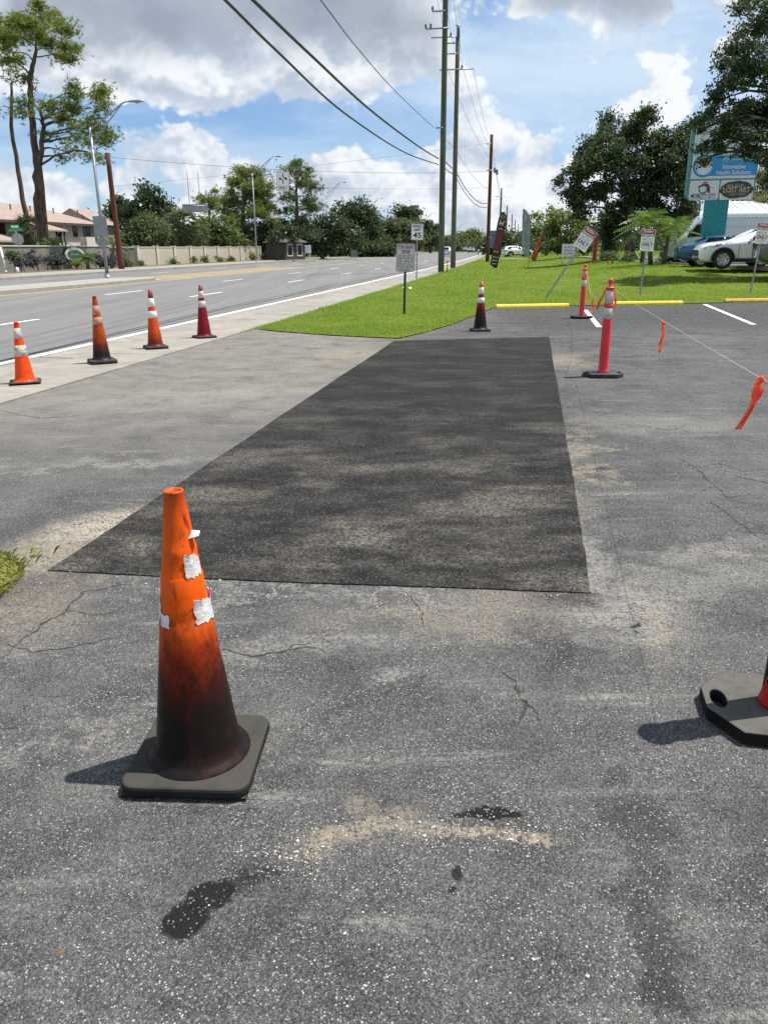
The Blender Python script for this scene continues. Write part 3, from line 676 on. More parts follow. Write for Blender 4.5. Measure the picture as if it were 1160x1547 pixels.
# ------------------------------------------------------------------ grass blades
def in_lawn(X, Y):
    """Y of the lawn's front edge"""
    xs = np.array([p.x for p in lawn_poly]); ys = np.array([p.y for p in lawn_poly]); return Y > np.interp(X, xs[np.argsort(xs)], ys[np.argsort(xs)]) + .0
def blades(n, Y0, Y1, omax, name, label, mat, o0=2.08, grow=1.0):
    """blades get coarser and sparser with distance"""
    u = rng.uniform(0, 1, n); e = -.9; Y = (Y0 ** e + (Y1 ** e - Y0 ** e) * u) ** (1 / e); o_ = o0 + (omax(Y) - o0) * rng.uniform(0, 1, n)
    s = RB + 2 * RC * Y; nn = np.hypot(1, s); X = RA + RB * Y + RC * Y * Y + o_ / nn; Yy = Y - s / nn * o_
    k = in_lawn(X + rng.normal(0, .05, n), Yy + rng.normal(0, .06, n) + .05 * np.sin(X * 9) + .04 * np.sin(X * 23))
    X, Yy, o_ = X[k], Yy[k], o_[k]; m_ = len(X)
    q = lambda a, b, v: (lambda u: u * u * (3 - 2 * u))(np.clip((v - a) / (b - a), 0, 1))
    Z = .55 * q(7.5, 15., o_) * q(27.4, 40, Yy) + .016
    pat = np.sin(X * 1.9 + 1.3 * np.sin(Yy * .8)) * np.sin(Yy * 1.3 + 1.1 * np.sin(X * 1.1)) * .5 + .5
    h = rng.uniform(.4, 1.2, m_) * (.030 + .0011 * Yy) * grow * (.55 + .75 * pat) * np.where(rng.uniform(0, 1, m_) < .015, 1.9, 1.0); w = .0045 + .00042 * Yy; az = rng.uniform(0, 6.283, m_); lean = rng.uniform(.2, 1.0, m_) * h
    wx, wy = np.cos(az + 1.57) * w / 2, np.sin(az + 1.57) * w / 2
    v = np.empty((m_, 3, 3)); v[:, 0] = np.stack([X - wx, Yy - wy, Z], 1); v[:, 1] = np.stack([X + wx, Yy + wy, Z], 1)
    v[:, 2] = np.stack([X + np.cos(az) * lean, Yy + np.sin(az) * lean, Z + h], 1)
    o = np_mesh(name, v.reshape(-1, 3), 3, mat); return tag(o, label, 'grass', kind='stuff')
blades(420000, 13.0, 150, lambda Y: np.minimum(16 + .3 * Y, 45), 'grass', 'bright green mown grass of the wide verge', M_blade)
# dry tuft at the left edge of the lot
def tuft(cx, cy, n, r, hmax, name, label):
    a = rng.uniform(0, 6.283, n); rr = r * np.sqrt(rng.uniform(0, 1, n)); X = cx + rr * np.cos(a); Y = cy + rr * np.sin(a)
    az = rng.uniform(0, 6.283, n); h = hmax * rng.uniform(.35, 1, n); ln = h * rng.uniform(.3, 1.3, n); w = .0009
    wx, wy = np.cos(az + 1.57) * w, np.sin(az + 1.57) * w; Z = np.zeros(n) + .002
    mx, my = X + np.cos(az) * ln * .4, Y + np.sin(az) * ln * .4
    v = np.empty((n, 5, 3)); v[:, 0] = np.stack([X - wx, Y - wy, Z], 1); v[:, 1] = np.stack([X + wx, Y + wy, Z], 1)
    v[:, 2] = np.stack([mx + wx * .8, my + wy * .8, h * .7], 1); v[:, 3] = np.stack([X + np.cos(az) * ln, Y + np.sin(az) * ln, h * .85], 1); v[:, 4] = np.stack([mx - wx * .8, my - wy * .8, h * .7], 1)
    o = np_mesh(name, v.reshape(-1, 3), 5, M_wild); return tag(o, label, 'grass', kind='stuff')
g = G(-105, 888)
tuft(g.x, g.y, 14000, .41, .055, 'weeds', 'shaggy yellow green weeds growing over the lot edge')
tuft(G(34, 850).x, G(34, 850).y, 40, .16, .07, 'weeds', 'few thin grass stalks sprouting from sand beside the patch')
# ------------------------------------------------------------------ traffic cones
def cone_plastic(name, stops, h, scuff=0.5, scuffcol=(0.02, 0.016, 0.014), side=None, rough=0.42, fade=0.25, fadecol=(0.62, 0.25, 0.14)):
    """cone skin: tar and grime that climb from the foot, faded and scuffed plastic above"""
    m, t, bs = new_mat(name)
    co = t.node('ShaderNodeTexCoord').outputs['Object']; x, y, z = t.xyz(co)
    zn = t.math('ADD', t.math('DIVIDE', z, h), t.math('MULTIPLY', t.math('SUBTRACT', t.noise(t.maprot(co, scale=(1.3, 1.3, .6)), 11, 8, 0.75), 0.5), 0.42))
    c = t.cramp(zn, stops)
    c = t.mix(t.math('MULTIPLY', t.math('MULTIPLY', t.ramp(t.noise(co, 14, 6, 0.65), 0.5, 0.75), fade), t.ramp(zn, 0.38, 0.6)), c, fadecol)
    vz = t.maprot(co, scale=(30, 30, 7))
    c = t.mix(t.math('MULTIPLY', t.ramp(t.noise(vz, 1.0, 8, 0.75), 0.55, 0.66), scuff), c, scuffcol)
    c = t.mix(t.math('MULTIPLY', t.math('MULTIPLY', t.ramp(t.noise(co, 6.5, 7, 0.7), 0.50, 0.68), scuff), t.ramp(zn, 1.0, 0.35, 0.25, 1.1)), c, scuffcol)
    t.put(bs.inputs['Base Color'], c)
    t.put(bs.inputs['Roughness'], t.ramp(t.noise(co, 25, 5), 0.3, 0.7, rough - .06, rough + .12)); bs.inputs['Specular IOR Level'].default_value = 0.12
    bs.inputs['Subsurface Weight'].default_value = 0.0
    b = t.node('ShaderNodeBump'); b.inputs['Strength'].default_value = 0.25; b.inputs['Distance'].default_value = 0.003
    t.put(b.inputs['Height'], t.noise(co, 35, 6, .7)); t.put(bs.inputs['Normal'], b.outputs[0])
    return m
ORG = (0.80, 0.135, 0.012)
def cone(loc, rz, h, base, r0, r1, body_m, base_m, label, bands=(), band_m=None, steps=(), thick=.045, top_m=None, lean=0.0, name='traffic_cone'):
    o = thing(name, label, 'traffic cone', loc, rz, 'traffic cones set round the fresh patch', rot=(R(lean), 0, rz))
    # square foot with rounded corners and pads under it
    def rsq(s, cr, n=5):
        pts = []
        for cx, cy, a0 in ((s - cr, s - cr, 0), (-s + cr, s - cr, 90), (-s + cr, -s + cr, 180), (s - cr, -s + cr, 270)):
            for k in range(n + 1): a = R(a0 + 90 * k / n); pts.append((cx + cr * math.cos(a), cy + cr * math.sin(a)))
        return pts
    mb = MB(); s = base / 2; prof = [(s * .97, .012), (s, .020), (s, thick - .010), (s * .985, thick - .003), (s * .96, thick)]
    n = len(rsq(s, .05)); vs = []
    for ss, z in prof: vs += [(x, y, z) for x, y in rsq(ss, .05 * ss / s)]
    mb.add(vs, [(i * n + j, i * n + (j + 1) % n, (i + 1) * n + (j + 1) % n, (i + 1) * n + j) for i in range(len(prof) - 1) for j in range(n)] + [tuple(range(n - 1, -1, -1)), tuple(range((len(prof) - 1) * n, len(prof) * n))])
    for a in (-1, 1):
        for b in (-1, 1): mb.box((a * s * .78, b * s * .78, .006), (.07, .07, .013))
    mb.build('base', base_m, o)
    mb = MB(); R_ = lambda z: r0 + (r1 - r0) * (z - thick) / (h - thick)
    prof = [(r0 + .028, thick - .001), (r0 + .022, thick + .008), (r0 + .008, thick + .016), (R_(thick + .03) + .002, thick + .03)]
    zz = thick + .03
    marks = sorted(steps)
    for z in np.linspace(thick + .06, h - .006, 14): prof.append((R_(z), z))
    for zs in marks: prof += [(R_(zs) + .0022, zs - .003), (R_(zs) - .0008, zs + .003)]
    prof = prof[:4] + sorted(prof[4:], key=lambda q: q[1])
    prof += [(R_(h) + .0015, h - .004), (R_(h), h), (R_(h) - .006, h), (R_(h) - .007, h - .03), (R_(h) - .006, h - .12)]
    mb.lathe(prof, 40); mb.build('cone_body', body_m, o)
    for (z0, z1) in bands:
        mb = MB(); mb.lathe([(R_(z0) + .0005, z0), (R_(z0) + .003, z0 + .002), (R_(z1) + .003, z1 - .002), (R_(z1) + .0005, z1)], 40); mb.build('reflective_band', band_m, o)
    if top_m:
        mb = MB(); z0 = h * .86; mb.lathe([(R_(z0) + .0008, z0), (R_(z0) + .0022, z0 + .003), (R_(h) + .003, h + .001), (R_(h) - .008, h + .001)], 40); mb.build('tip', top_m, o)
    o['rad0'] = r0
    return o, R_
def clean_prop(o):
    if 'rad0' in o.keys(): del o['rad0']
dk = (0.014, 0.013, 0.012)
# near cone with torn sheeting
m6 = cone_plastic('tarred_orange_cone', [(0.0, (0.009, 0.008, 0.008)), (0.24, (0.012, 0.009, 0.008)), (0.36, (0.050, 0.009, 0.006)), (0.47, (0.24, 0.028, 0.006)), (0.58, (0.58, 0.078, 0.008)), (0.64, (0.78, 0.100, 0.005)), (0.90, (0.72, 0.098, 0.006)), (1.0, (0.52, 0.080, 0.012))], .914, 0.85, (0.035, 0.011, 0.007), fade=.22, fadecol=(0.55, 0.13, 0.03))
q0, q1 = G(205, 1192), G(372, 1207); ang6 = math.atan2(q1.y - q0.y, q1.x - q0.x)
ctr = (G(192, 1188) + G(413, 1098)) / 2
cone_o, R6 = cone((G(303, 1149).x, G(303, 1149).y, 0), ang6 + R(5), .914, .395, .135, .027, m6, M_rubber2, 'large orange cone blackened at the foot with torn white sheeting', steps=(.515, .66, .745), thick=.046, lean=0)
NEAR_CONE = cone_o
M_torn = pbr('torn_white_sheeting', (0.66, 0.65, 0.62), 0.5, var=0.10, vscale=25, dirt=0.6, dirtcol=(0.36, 0.32, 0.28), dscale=22, bump=0.5, bscale=45)
def torn(parent, Rf, a0, a1, z0, z1, seed, lift=.003, name='torn_sheeting', curl=0.0):
    """scrap of sheeting wrapped on the cone with a ragged outline"""
    r_ = random.Random(seed); n = 12; k = 7; vs = []
    lo = [z0 + r_.uniform(-.004, .004) for _ in range(n + 1)]; w0 = r_.uniform(-.03, .01); hi = [z1 + w0 * abs(i / n - r_.choice((0, .2))) + r_.uniform(-.004, .004) for i in range(n + 1)]
    for i in range(n + 1):
        for j in range(k + 1):
            z = lo[i] + (hi[i] - lo[i]) * j / k; e = r_.uniform(-.012, .012) if i in (0, n) else 0
            a = R(a0 + (a1 - a0) * i / n) + e * 4; rr = Rf(z) + lift + curl * (j / k) ** 3 * (1 if i < n // 2 else .3) + (curl * .6 * max(0, i / n - .8) * 5 if curl else 0)
            vs.append((rr * math.cos(a), rr * math.sin(a), z))
    mb = MB(); mb.add(vs, [(i * (k + 1) + j, (i + 1) * (k + 1) + j, (i + 1) * (k + 1) + j + 1, i * (k + 1) + j + 1) for i in range(n) for j in range(k)])
    o = mb.build(name, M_torn, parent); sm = o.modifiers.new('thick', 'SOLIDIFY'); sm.thickness = .0012; return o
az = lambda deg: deg - math.degrees(cone_o.rotation_euler.z)
torn(cone_o, R6, az(-64), az(-14), .662, .732, 3, .003, curl=.004)
torn(cone_o, R6, az(-54), az(2), .515, .596, 5, .003, curl=.006)
torn(cone_o, R6, az(-142), az(-114), .512, .548, 8)
torn(cone_o, R6, az(-176), az(-146), .525, .588, 9)
torn(cone_o, R6, az(8), az(40), .53, .60, 12, .004, curl=.010)
mb = MB(); zf = .795; a = R(az(-8)); rr = R6(zf) + .002
mb.add([(rr * math.cos(a), rr * math.sin(a), zf), (rr * math.cos(a - .5), rr * math.sin(a - .5), zf - .02), ((rr + .026) * math.cos(a - .2), (rr + .026) * math.sin(a - .2), zf - .012), ((rr + .022) * math.cos(a + .1), (rr + .022) * math.sin(a + .1), zf - .004)], [(0, 1, 2, 3)])
f = mb.build('peeling_flap', M_torn, cone_o); sm = f.modifiers.new('thick', 'SOLIDIFY'); sm.thickness = .001
# cones along the pavement
mA = cone_plastic('bright_red_orange_cone', [(0.0, (0.55, 0.045, 0.010)), (0.15, (0.86, 0.075, 0.012)), (0.9, (0.84, 0.07, 0.014)), (1.0, (0.6, 0.035, 0.015))], .73, .35, (0.25, 0.03, 0.015), fade=.15, fadecol=(0.9, 0.17, 0.06))
mB = cone_plastic('rusty_orange_cone', [(0.0, dk), (0.16, dk), (0.27, (0.10, 0.020, 0.009)), (0.42, (0.34, 0.055, 0.014)), (0.7, (0.42, 0.085, 0.022)), (1.0, (0.34, 0.055, 0.018))], .93, .55, (0.05, 0.018, 0.012), fade=.5, fadecol=(0.5, 0.18, 0.08))
mC = cone_plastic('sooty_orange_cone', [(0.0, (0.045, 0.013, 0.012)), (0.12, (0.15, 0.020, 0.012)), (0.32, (0.55, 0.075, 0.012)), (0.8, (0.66, 0.10, 0.016)), (1.0, (0.6, 0.09, 0.02))], .93, .55, (0.06, 0.016, 0.010))
mD = cone_plastic('maroon_cone', [(0.0, (0.10, 0.008, 0.013)), (0.3, (0.20, 0.012, 0.022)), (0.85, (0.225, 0.015, 0.025)), (1.0, (0.17, 0.011, 0.02))], .93, .5, (0.05, 0.008, 0.008), fade=.35, fadecol=(0.30, 0.07, 0.06))
mE = cone_plastic('black_footed_maroon_cone', [(0.0, dk), (0.22, dk), (0.38, (0.05, 0.012, 0.011)), (0.52, (0.17, 0.018, 0.016)), (0.66, (0.26, 0.03, 0.02)), (0.85, (0.30, 0.028, 0.02)), (1.0, (0.40, 0.05, 0.02))], .93, .45)
M_tipred = pbr('dark_red_cone_tip', (0.17, 0.018, 0.024), 0.5, var=.2, vscale=20)
M_bandw = pbr('white_cone_band', (0.72, 0.71, 0.68), 0.35, var=.06, vscale=30, dirt=.45, dirtcol=(0.36, 0.30, 0.27), dscale=18)
M_bandd = pbr('soiled_cone_band', (0.58, 0.52, 0.48), 0.4, var=.2, vscale=30, dirt=.9, dirtcol=(0.12, 0.05, 0.045), dscale=14)
M_bandf = pbr('faded_cone_band', (0.46, 0.22, 0.13), 0.5, var=.25, vscale=24, dirt=.6, dirtcol=(0.55, 0.42, 0.36), dscale=20)
M_redrub = pbr('dark_red_rubber', (0.075, 0.012, 0.016), 0.7, var=.3, dirt=.4, dirtcol=(0.08, 0.05, 0.05), dscale=14)
def put(px, py): g = G(px, py); return (g.x, g.y, .0145 if offset_of(g.x, g.y) < 2.1 else 0)
cone(put(39, 580), R(22), .73, .36, .115, .026, mA, M_rubber2, 'short bright red orange cone with two scuffed white bands on sidewalk', ((.33, .46), (.54, .66)), M_bandd, thick=.03)
cone(put(155, 549), R(30), .93, .37, .125, .026, mB, M_rubber, 'rusty orange cone with worn off bands and black foot', ((.54, .64), (.68, .80)), M_bandf, thick=.05)
cone(put(235.5, 527), R(28), .93, .36, .125, .028, mC, M_rubber, 'orange cone with clean white bands and dark red tip', ((.49, .60), (.665, .80)), M_bandw, thick=.045, top_m=M_tipred)
cone(put(309, 510.5), R(34), .93, .37, .130, .028, mD, M_redrub, 'dark maroon cone with two dirty white bands beside the grass corner', ((.54, .655), (.705, .83)), M_bandd, thick=.035, top_m=M_tipred)
cone(put(725, 499.5), R(8), .93, .36, .130, .027, mE, M_rubber, 'black footed cone with red tip standing past the patch end', ((.535, .635), (.70, .83)), M_bandw, thick=.045, top_m=pbr('orange_red_cone_tip', (0.42, 0.045, 0.02), .5))
# ------------------------------------------------------------------ delineator posts
def plate_with_slots(L, Wd, z0, z1, mat, parent, name='base'):
    """eight-sided rubber plate with two hand slots"""
    bm = bmesh.new(); c = .34
    out = [(-L, -Wd * c), (-L * .62, -Wd), (L * .62, -Wd), (L, -Wd * c), (L, Wd * c), (L * .62, Wd), (-L * .62, Wd), (-L, Wd * c)]
    loops = [out]
    for s in (-1, 1): loops.append([(s * L * .80 + .027 * math.cos(a), .060 * math.sin(a) * (1 if True else 1)) for a in [2 * math.pi * k / 12 for k in range(12)]])
    es = []
    for lp in loops:
        vs = [bm.verts.new((x, y, z1)) for x, y in lp]
        es += [bm.edges.new((vs[i], vs[(i + 1) % len(vs)])) for i in range(len(vs))]
    bmesh.ops.triangle_fill(bm, use_beauty=True, edges=es)
    for f in list(bm.faces):
        cx = f.calc_center_median()
        for s in (-1, 1):
            if ((cx.x - s * L * .80) / .026) ** 2 + (cx.y / .058) ** 2 < 1: bm.faces.remove(f); break
    bmesh.ops.recalc_face_normals(bm, faces=bm.faces[:])
    for f in bm.faces:
        if f.normal.z < 0: f.normal_flip()
    r_ = bmesh.ops.extrude_face_region(bm, geom=bm.faces[:])
    for v in r_['geom']:
        if isinstance(v, bmesh.types.BMVert): v.co.z = z0
    bmesh.ops.recalc_face_normals(bm, faces=bm.faces[:])
    me = bpy.data.meshes.new(name); bm.to_mesh(me); bm.free(); me.materials.append(mat)
    o = link(name, me, parent); bv = o.modifiers.new('bevel', 'BEVEL'); bv.width = .006; bv.segments = 2; bv.limit_method = 'ANGLE'; return o
def scraped_post():
    m, t, bs = new_mat('scraped_delineator_red'); co = t.node('ShaderNodeTexCoord').outputs['Object']
    c = t.mix(t.ramp(t.noise(co, 9, 6), .3, .7), (0.34, 0.010, 0.014), (0.50, 0.016, 0.022))
    k = t.ramp(t.noise(t.maprot(co, scale=(1, 1, .55)), 17, 5, .6, .8), .50, .56); c = t.mix(k, c, (0.008, 0.007, 0.007))
    t.put(bs.inputs['Base Color'], c); bs.inputs['Roughness'].default_value = .5; bs.inputs['Specular IOR Level'].default_value = .25
    return m
M_postd = scraped_post()
M_wrap = pbr('wrapped_pink_tape', (0.72, 0.20, 0.17), .55, var=.25, vscale=30, dirt=.5, dirtcol=(0.7, 0.45, 0.4), dscale=20)
M_refr = pbr('upper_reflective_band', (0.66, 0.42, 0.38), .4, var=.2, vscale=30, dirt=.5, dirtcol=(0.7, 0.25, 0.2), dscale=16)
def delineator(loc, rz, label, post_m, base_m, wrapped=False, h=1.08):
    o = thing('delineator_post', label, 'delineator post', loc, rz, 'red delineator posts holding the twine')
    plate_with_slots(.245, .20, .006, .052, base_m, o)
    for a in (-1, 1):
        for b in (-1, 1): mb = MB(); mb.box((a * .11, b * .12, .004), (.05, .05, .008)); mb.build('foot_pad', base_m, o)
    mb = MB(); rr = lambda z: .060 - .009 * z
    mb.lathe([(.062, .052), (.068, .056), (.066, .066), (rr(.09) + .002, .085)] + [(rr(z), z) for z in np.linspace(.10, h, 10)] + [(rr(h) - .004, h + .008), (.030, h + .012), (.026, h + .014)], 28)
    mb.build('post', post_m, o)
    mb = MB(); mb.lathe([(.026, h + .012), (.018, h + .022), (.014, h + .045), (.017, h + .055), (.027, h + .07), (.028, h + .09), (.02, h + .105), (.004, h + .11)], 20)
    mb.build('handle', post_m, o)
    mb = MB(); mb.lathe([(rr(h), h - .012), (rr(h) + .012, h - .008), (rr(h) + .012, h + .004), (rr(h) - .003, h + .009)], 28); mb.build('collar', post_m, o)
    for z0, z1, mm in ((h - .185, h - .035, M_wrap if wrapped else M_reflect), (h - .37, h - .235, M_reflect)):
        mb = MB(); mb.lathe([(rr(z0), z0), (rr(z0) + .0025, z0 + .002), (rr(z1) + .0025, z1 - .002), (rr(z1), z1)], 28); mb.build('reflective_band', mm, o)
    mb = MB(); z0 = h - .215; mb.lathe([(rr(z0), z0 - .016), (rr(z0) + .007, z0 - .010), (rr(z0) + .007, z0 + .010), (rr(z0), z0 + .016)], 28); mb.build('ring', post_m, o)
    return o
gA, gB = G(910, 568), G(878, 480.5); gC = G(1172, 1083)
dA = delineator((gA.x, gA.y, 0), R(-8), 'red delineator post with two grey bands on the lot', M_post, M_rubber)
dB = delineator((gB.x, gB.y, 0), R(5), 'red delineator post with pink wrapped top near the stall line', M_post, M_rubber2, True)
dC = delineator((gC.x, gC.y, 0), R(-12), 'scraped red post on dusty eight sided rubber base', M_postd, M_dusty)
# ------------------------------------------------------------------ twine and flagging
hA, hB, hC = Vector((gA.x, gA.y, 1.055)), Vector((gB.x, gB.y, 1.03)), Vector((gC.x, gC.y, 1.06))
def sag(a, b, s, n=30): return [a.lerp(b, i / n) - Vector((0, 0, s * 4 * (i / n) * (1 - i / n))) for i in range(n + 1)]
tag(MB().tube(sag(hA + Vector((.055, 0, 0)), hC, .015, 40), .0012, 6).build('twine', M_rope), 'pale twine from the grey banded post towards the scraped post', 'twine')
tag(MB().tube(sag(hB + Vector((.05, -.02, 0)), hA + Vector((-.055, 0, 0)), .30, 30), .0018, 6).build('twine', M_rope), 'slack pale twine between the two farther red posts', 'twine')
def ribbon(p, length, w, lean, label, seed, strands=2):
    o = thing('flagging_ribbon', label, 'ribbon', p, 0, 'orange flagging ribbons tied to the twine'); r_ = random.Random(seed)
    mb = MB(); mb.lathe([(.002, -.018), (.010, -.010), (.013, 0), (.010, .008), (.002, .014)], 8); mb.build('knot', M_ribbon, o)
    for s in range(strands):
        mb = MB(); vs = []; n = 14; L = length * (1 - .12 * s); ph = r_.uniform(0, 6)
        for i in range(n + 1):
            q = i / n; c = Vector((lean[0] * q * L + .012 * math.sin(q * 5 + ph) + (s - .5) * .012, lean[1] * q * L + .01 * math.cos(q * 4 + ph) + s * .01, -q * L * math.sqrt(max(.1, 1 - lean[0] ** 2 - lean[1] ** 2)) - .01))
            a = .5 * math.sin(q * 3.2 + ph) + s * .5; hw = w / 2 * (.45 + .55 * min(1, q * 4)); d = Vector((math.cos(a), math.sin(a), .15 * math.sin(q * 7 + ph))) * hw
            vs += [c - d, c + d]
        mb.add(vs, [(2 * i, 2 * i + 1, 2 * i + 3, 2 * i + 2) for i in range(n)], True); mb.build('strand', M_ribbon, o)
    return o
def on_rope(pts, px):
    best = min(pts, key=lambda p: abs(proj(p)[0] - px)); return best
rp = sag(hA, hC, .015, 400); rq = sag(hB, hA, .30, 400)
ribbon(on_rope(rp, 1002), .20, .020, (.05, 0), 'straight narrow orange ribbon hanging midway on the twine', 1)
ribbon(on_rope(rp, 1150), .20, .034, (-.26, 0), 'wide slanting orange ribbon blown sideways on the twine', 2, 3)
ribbon(on_rope(rq, 896), .26, .024, (0, 0), 'small orange ribbon on the slack twine by pink wrapped post', 3)
ribbon(hA + Vector((-.075, -.02, -.01)), .22, .03, (-.28, 0), 'short orange ribbon tied at the top of grey banded post', 4)
ribbon(hA + Vector((.062, -.03, -.01)), .20, .026, (.05, 0), 'short orange ribbon hugging the right side of grey banded post', 6)
# ------------------------------------------------------------------ wheel stops
def wheel_stop(a, b, mat, label):
    a, b = Vector((a.x, a.y, 0)), Vector((b.x, b.y, 0)); L = (b - a).length; c = (a + b) / 2; ang = math.atan2((b - a).y, (b - a).x)
    o = thing('wheel_stop', label, 'wheel stop', (c.x, c.y, 0), ang, 'yellow concrete wheel stops along the grass'); mb = MB()
    sec = [(-.075, 0), (-.072, .055), (-.052, .10), (-.040, .108), (.040, .108), (.052, .10), (.072, .055), (.075, 0)]; vs = []
    for x, k in ((-L / 2, .0), (-L / 2 + .015, .012), (L / 2 - .015, .012), (L / 2, 0)):
        vs += [(x, y, z + (k - .012 if z > .05 else 0) + .0) for y, z in sec]
    n = len(sec); mb.add(vs, [(i * n + j, i * n + j + 1, (i + 1) * n + j + 1, (i + 1) * n + j) for i in range(3) for j in range(n - 1)] + [tuple(range(n)), tuple(range(4 * n - 1, 3 * n - 1, -1))])
    mb.build('concrete_bar', mat, o)
    for s in (-1, 1):
        mb = MB(); mb.lathe([(.016, .100), (.018, .103), (.016, .106), (.006, .107)], 10, (s * L * .36, 0, 0), True); mb.build('spike_head', M_galv, o)
    return o
wheel_stop(G(749, 466), G(858, 464), M_stop, 'yellow wheel stop behind the black footed cone')
wheel_stop(G(912, 461.5), G(1030, 460), M_stop, 'yellow wheel stop between the two stall lines')
wheel_stop(G(1094, 457), G(1210, 455.5), M_stop2, 'worn orange yellow wheel stop in the tree shade')
# ------------------------------------------------------------------ signs
def sign_plate(w, h, t=.003, r=.04, n=4):
    pts = []
    for cx, cz, a0 in ((w / 2 - r, h / 2 - r, 0), (-w / 2 + r, h / 2 - r, 90), (-w / 2 + r, -h / 2 + r, 180), (w / 2 - r, -h / 2 + r, 270)):
        for k in range(n + 1): a = R(a0 + 90 * k / n); pts.append((cx + r * math.cos(a), cz + r * math.sin(a)))
    return pts
MX = Matrix(((1, 0, 0, 0), (0, 0, -1, 0), (0, 1, 0, 0), (0, 0, 0, 1)))       # xy polygon -> xz plate, front towards -Y
def plate(parent, w, h, zc, mat, back=None, name='plate', y=0.0, t=.004, r=.04, x=0.0):
    mb = MB(); mb.prism(sign_plate(w, h, t, r), 0, t, Matrix.Translation((x, y, zc)) @ MX); return mb.build(name, mat, parent)
def rim(parent, w, h, zc, mat, lw=.008, inset=.012, y=0.0, r=.03, x=0.0, name='border'):
    a = sign_plate(w - 2 * inset, h - 2 * inset, 0, r); b = sign_plate(w - 2 * inset - 2 * lw, h - 2 * inset - 2 * lw, 0, max(.004, r - lw)); n = len(a)
    mb = MB(); mb.add([(x + p[0], y, zc + p[1]) for p in a] + [(x + p[0], y, zc + p[1]) for p in b], [(i, (i + 1) % n, n + (i + 1) % n, n + i) for i in range(n)]); return mb.build(name, mat, parent)
def channel_post(parent, h, mat, w=.055, z0=-.1, y=.02, name='post'):
    mb = MB(); d = .02; sec = [(-w / 2, 0), (-w / 4, 0), (-w / 5, -d), (w / 5, -d), (w / 4, 0), (w / 2, 0), (w / 2, .003), (w / 4 - .002, .003), (w / 5 - .003, -d + .003), (-w / 5 + .003, -d + .003), (-w / 4 + .002, .003), (-w / 2, .003)]
    mb.prism([(a, b + y + d) for a, b in sec], z0, h); return mb.build(name, mat, parent)
def bolts(parent, zs, y=-.002, mat=None, x=0.0, r=.009):
    for z in zs:
        mb = MB(); mb.lathe([(r, 0), (r, .004), (r * .5, .007)], 8, (0, 0, 0), True, M=Matrix.Translation((x, y, z)) @ MX); mb.build('bolt', mat or M_galv, parent)
def print_row(parent, w, h, z, mat, seed, y=-.0055, x=0.0):
    """line of small print too worn and far to read: strokes in word-like runs"""
    r_ = random.Random(seed); mb = MB(); cx = -w / 2
    while cx < w / 2:
        for k in range(r_.randint(3, 7)):
            lw = h * r_.uniform(.30, .55)
            if cx + lw > w / 2: break
            kind = r_.random()
            bars = [(0, .16, 0, 1), (.16, 1, .84, 1), (.16, .8, .42, .58)] if kind < .3 else [(.4, .58, 0, 1)] if kind < .45 else [(0, .2, 0, 1), (.8, 1, 0, 1), (.2, .8, .4, .6)] if kind < .75 else [(0, .2, 0, 1), (.2, 1, 0, .18), (.8, 1, .18, 1)]
            for a, b, c, d in bars:
                mb.add([(x + cx + lw * a, y, z + h * (c - .5)), (x + cx + lw * b, y, z + h * (c - .5)), (x + cx + lw * b, y, z + h * (d - .5)), (x + cx + lw * a, y, z + h * (d - .5))], [(0, 1, 2, 3)])
            cx += lw * 1.35
        cx += h * .4
    o = mb.build('worn_print', mat, parent); o['kind'] = 'stuff'; return o
def scribble(parent, w, h, z, mat, seed, y=-.0055, x=0.0, n=4):
    """run of hand-script loops, as on a printed flag seen from far"""
    r_ = random.Random(seed); vs = []; N = 60; tw = h * .10
    for i in range(N + 1):
        q = i / N; a = q * n * 6.283; vs.append(Vector((x - w / 2 + w * q + h * .22 * math.sin(a * 1.0 + .6), y, z + h * .5 * math.cos(a) * (.55 + .45 * math.sin(q * 7 + seed)))))
    out = []
    for i, p in enumerate(vs):
        d = (vs[min(N, i + 1)] - vs[max(0, i - 1)]).normalized(); nn = Vector((-d.z, 0, d.x)) * tw * (.5 + .5 * abs(math.sin(i * .5))); out += [p + nn, p - nn]
    mb = MB(); mb.add(out, [(2 * i, 2 * i + 1, 2 * i + 3, 2 * i + 2) for i in range(N)]); return mb.build('script_print', mat, parent)
# tow-away sign
g = G(610.5, 476)
o = thing('tow_away_sign', 'weathered red and white tow away zone sign on green post', 'sign', (g.x, g.y, 0), road_angle(19) * .3, rot=(R(-1), R(1.4), R(2)))
ztop = 1.56 + (proj((g.x, g.y, 1.56))[1] - 368) / 1160 * 18.6; zb = ztop - .64; zc = (ztop + zb) / 2
channel_post(o, ztop - .01, M_greenpost, .06)
plate(o, .45, .64, zc, M_signfaded, r=.035); rim(o, .45, .64, zc, M_fadedred, .007, .008, -.0055)
text('TOW AWAY', .115, M_fadedred, o, (0, -.0055, zc + .235), width=.385, bold=.002); text('ZONE', .115, M_fadedred, o, (0, -.0055, zc + .135), width=.20, bold=.002)
for k, wd in enumerate((.37, .38, .37, .38, .38, .30)): print_row(o, wd, .046, zc + .045 - .063 * k, M_fadedred, 20 + k)
bolts(o, (zc + .29, zc - .29), -.0045)
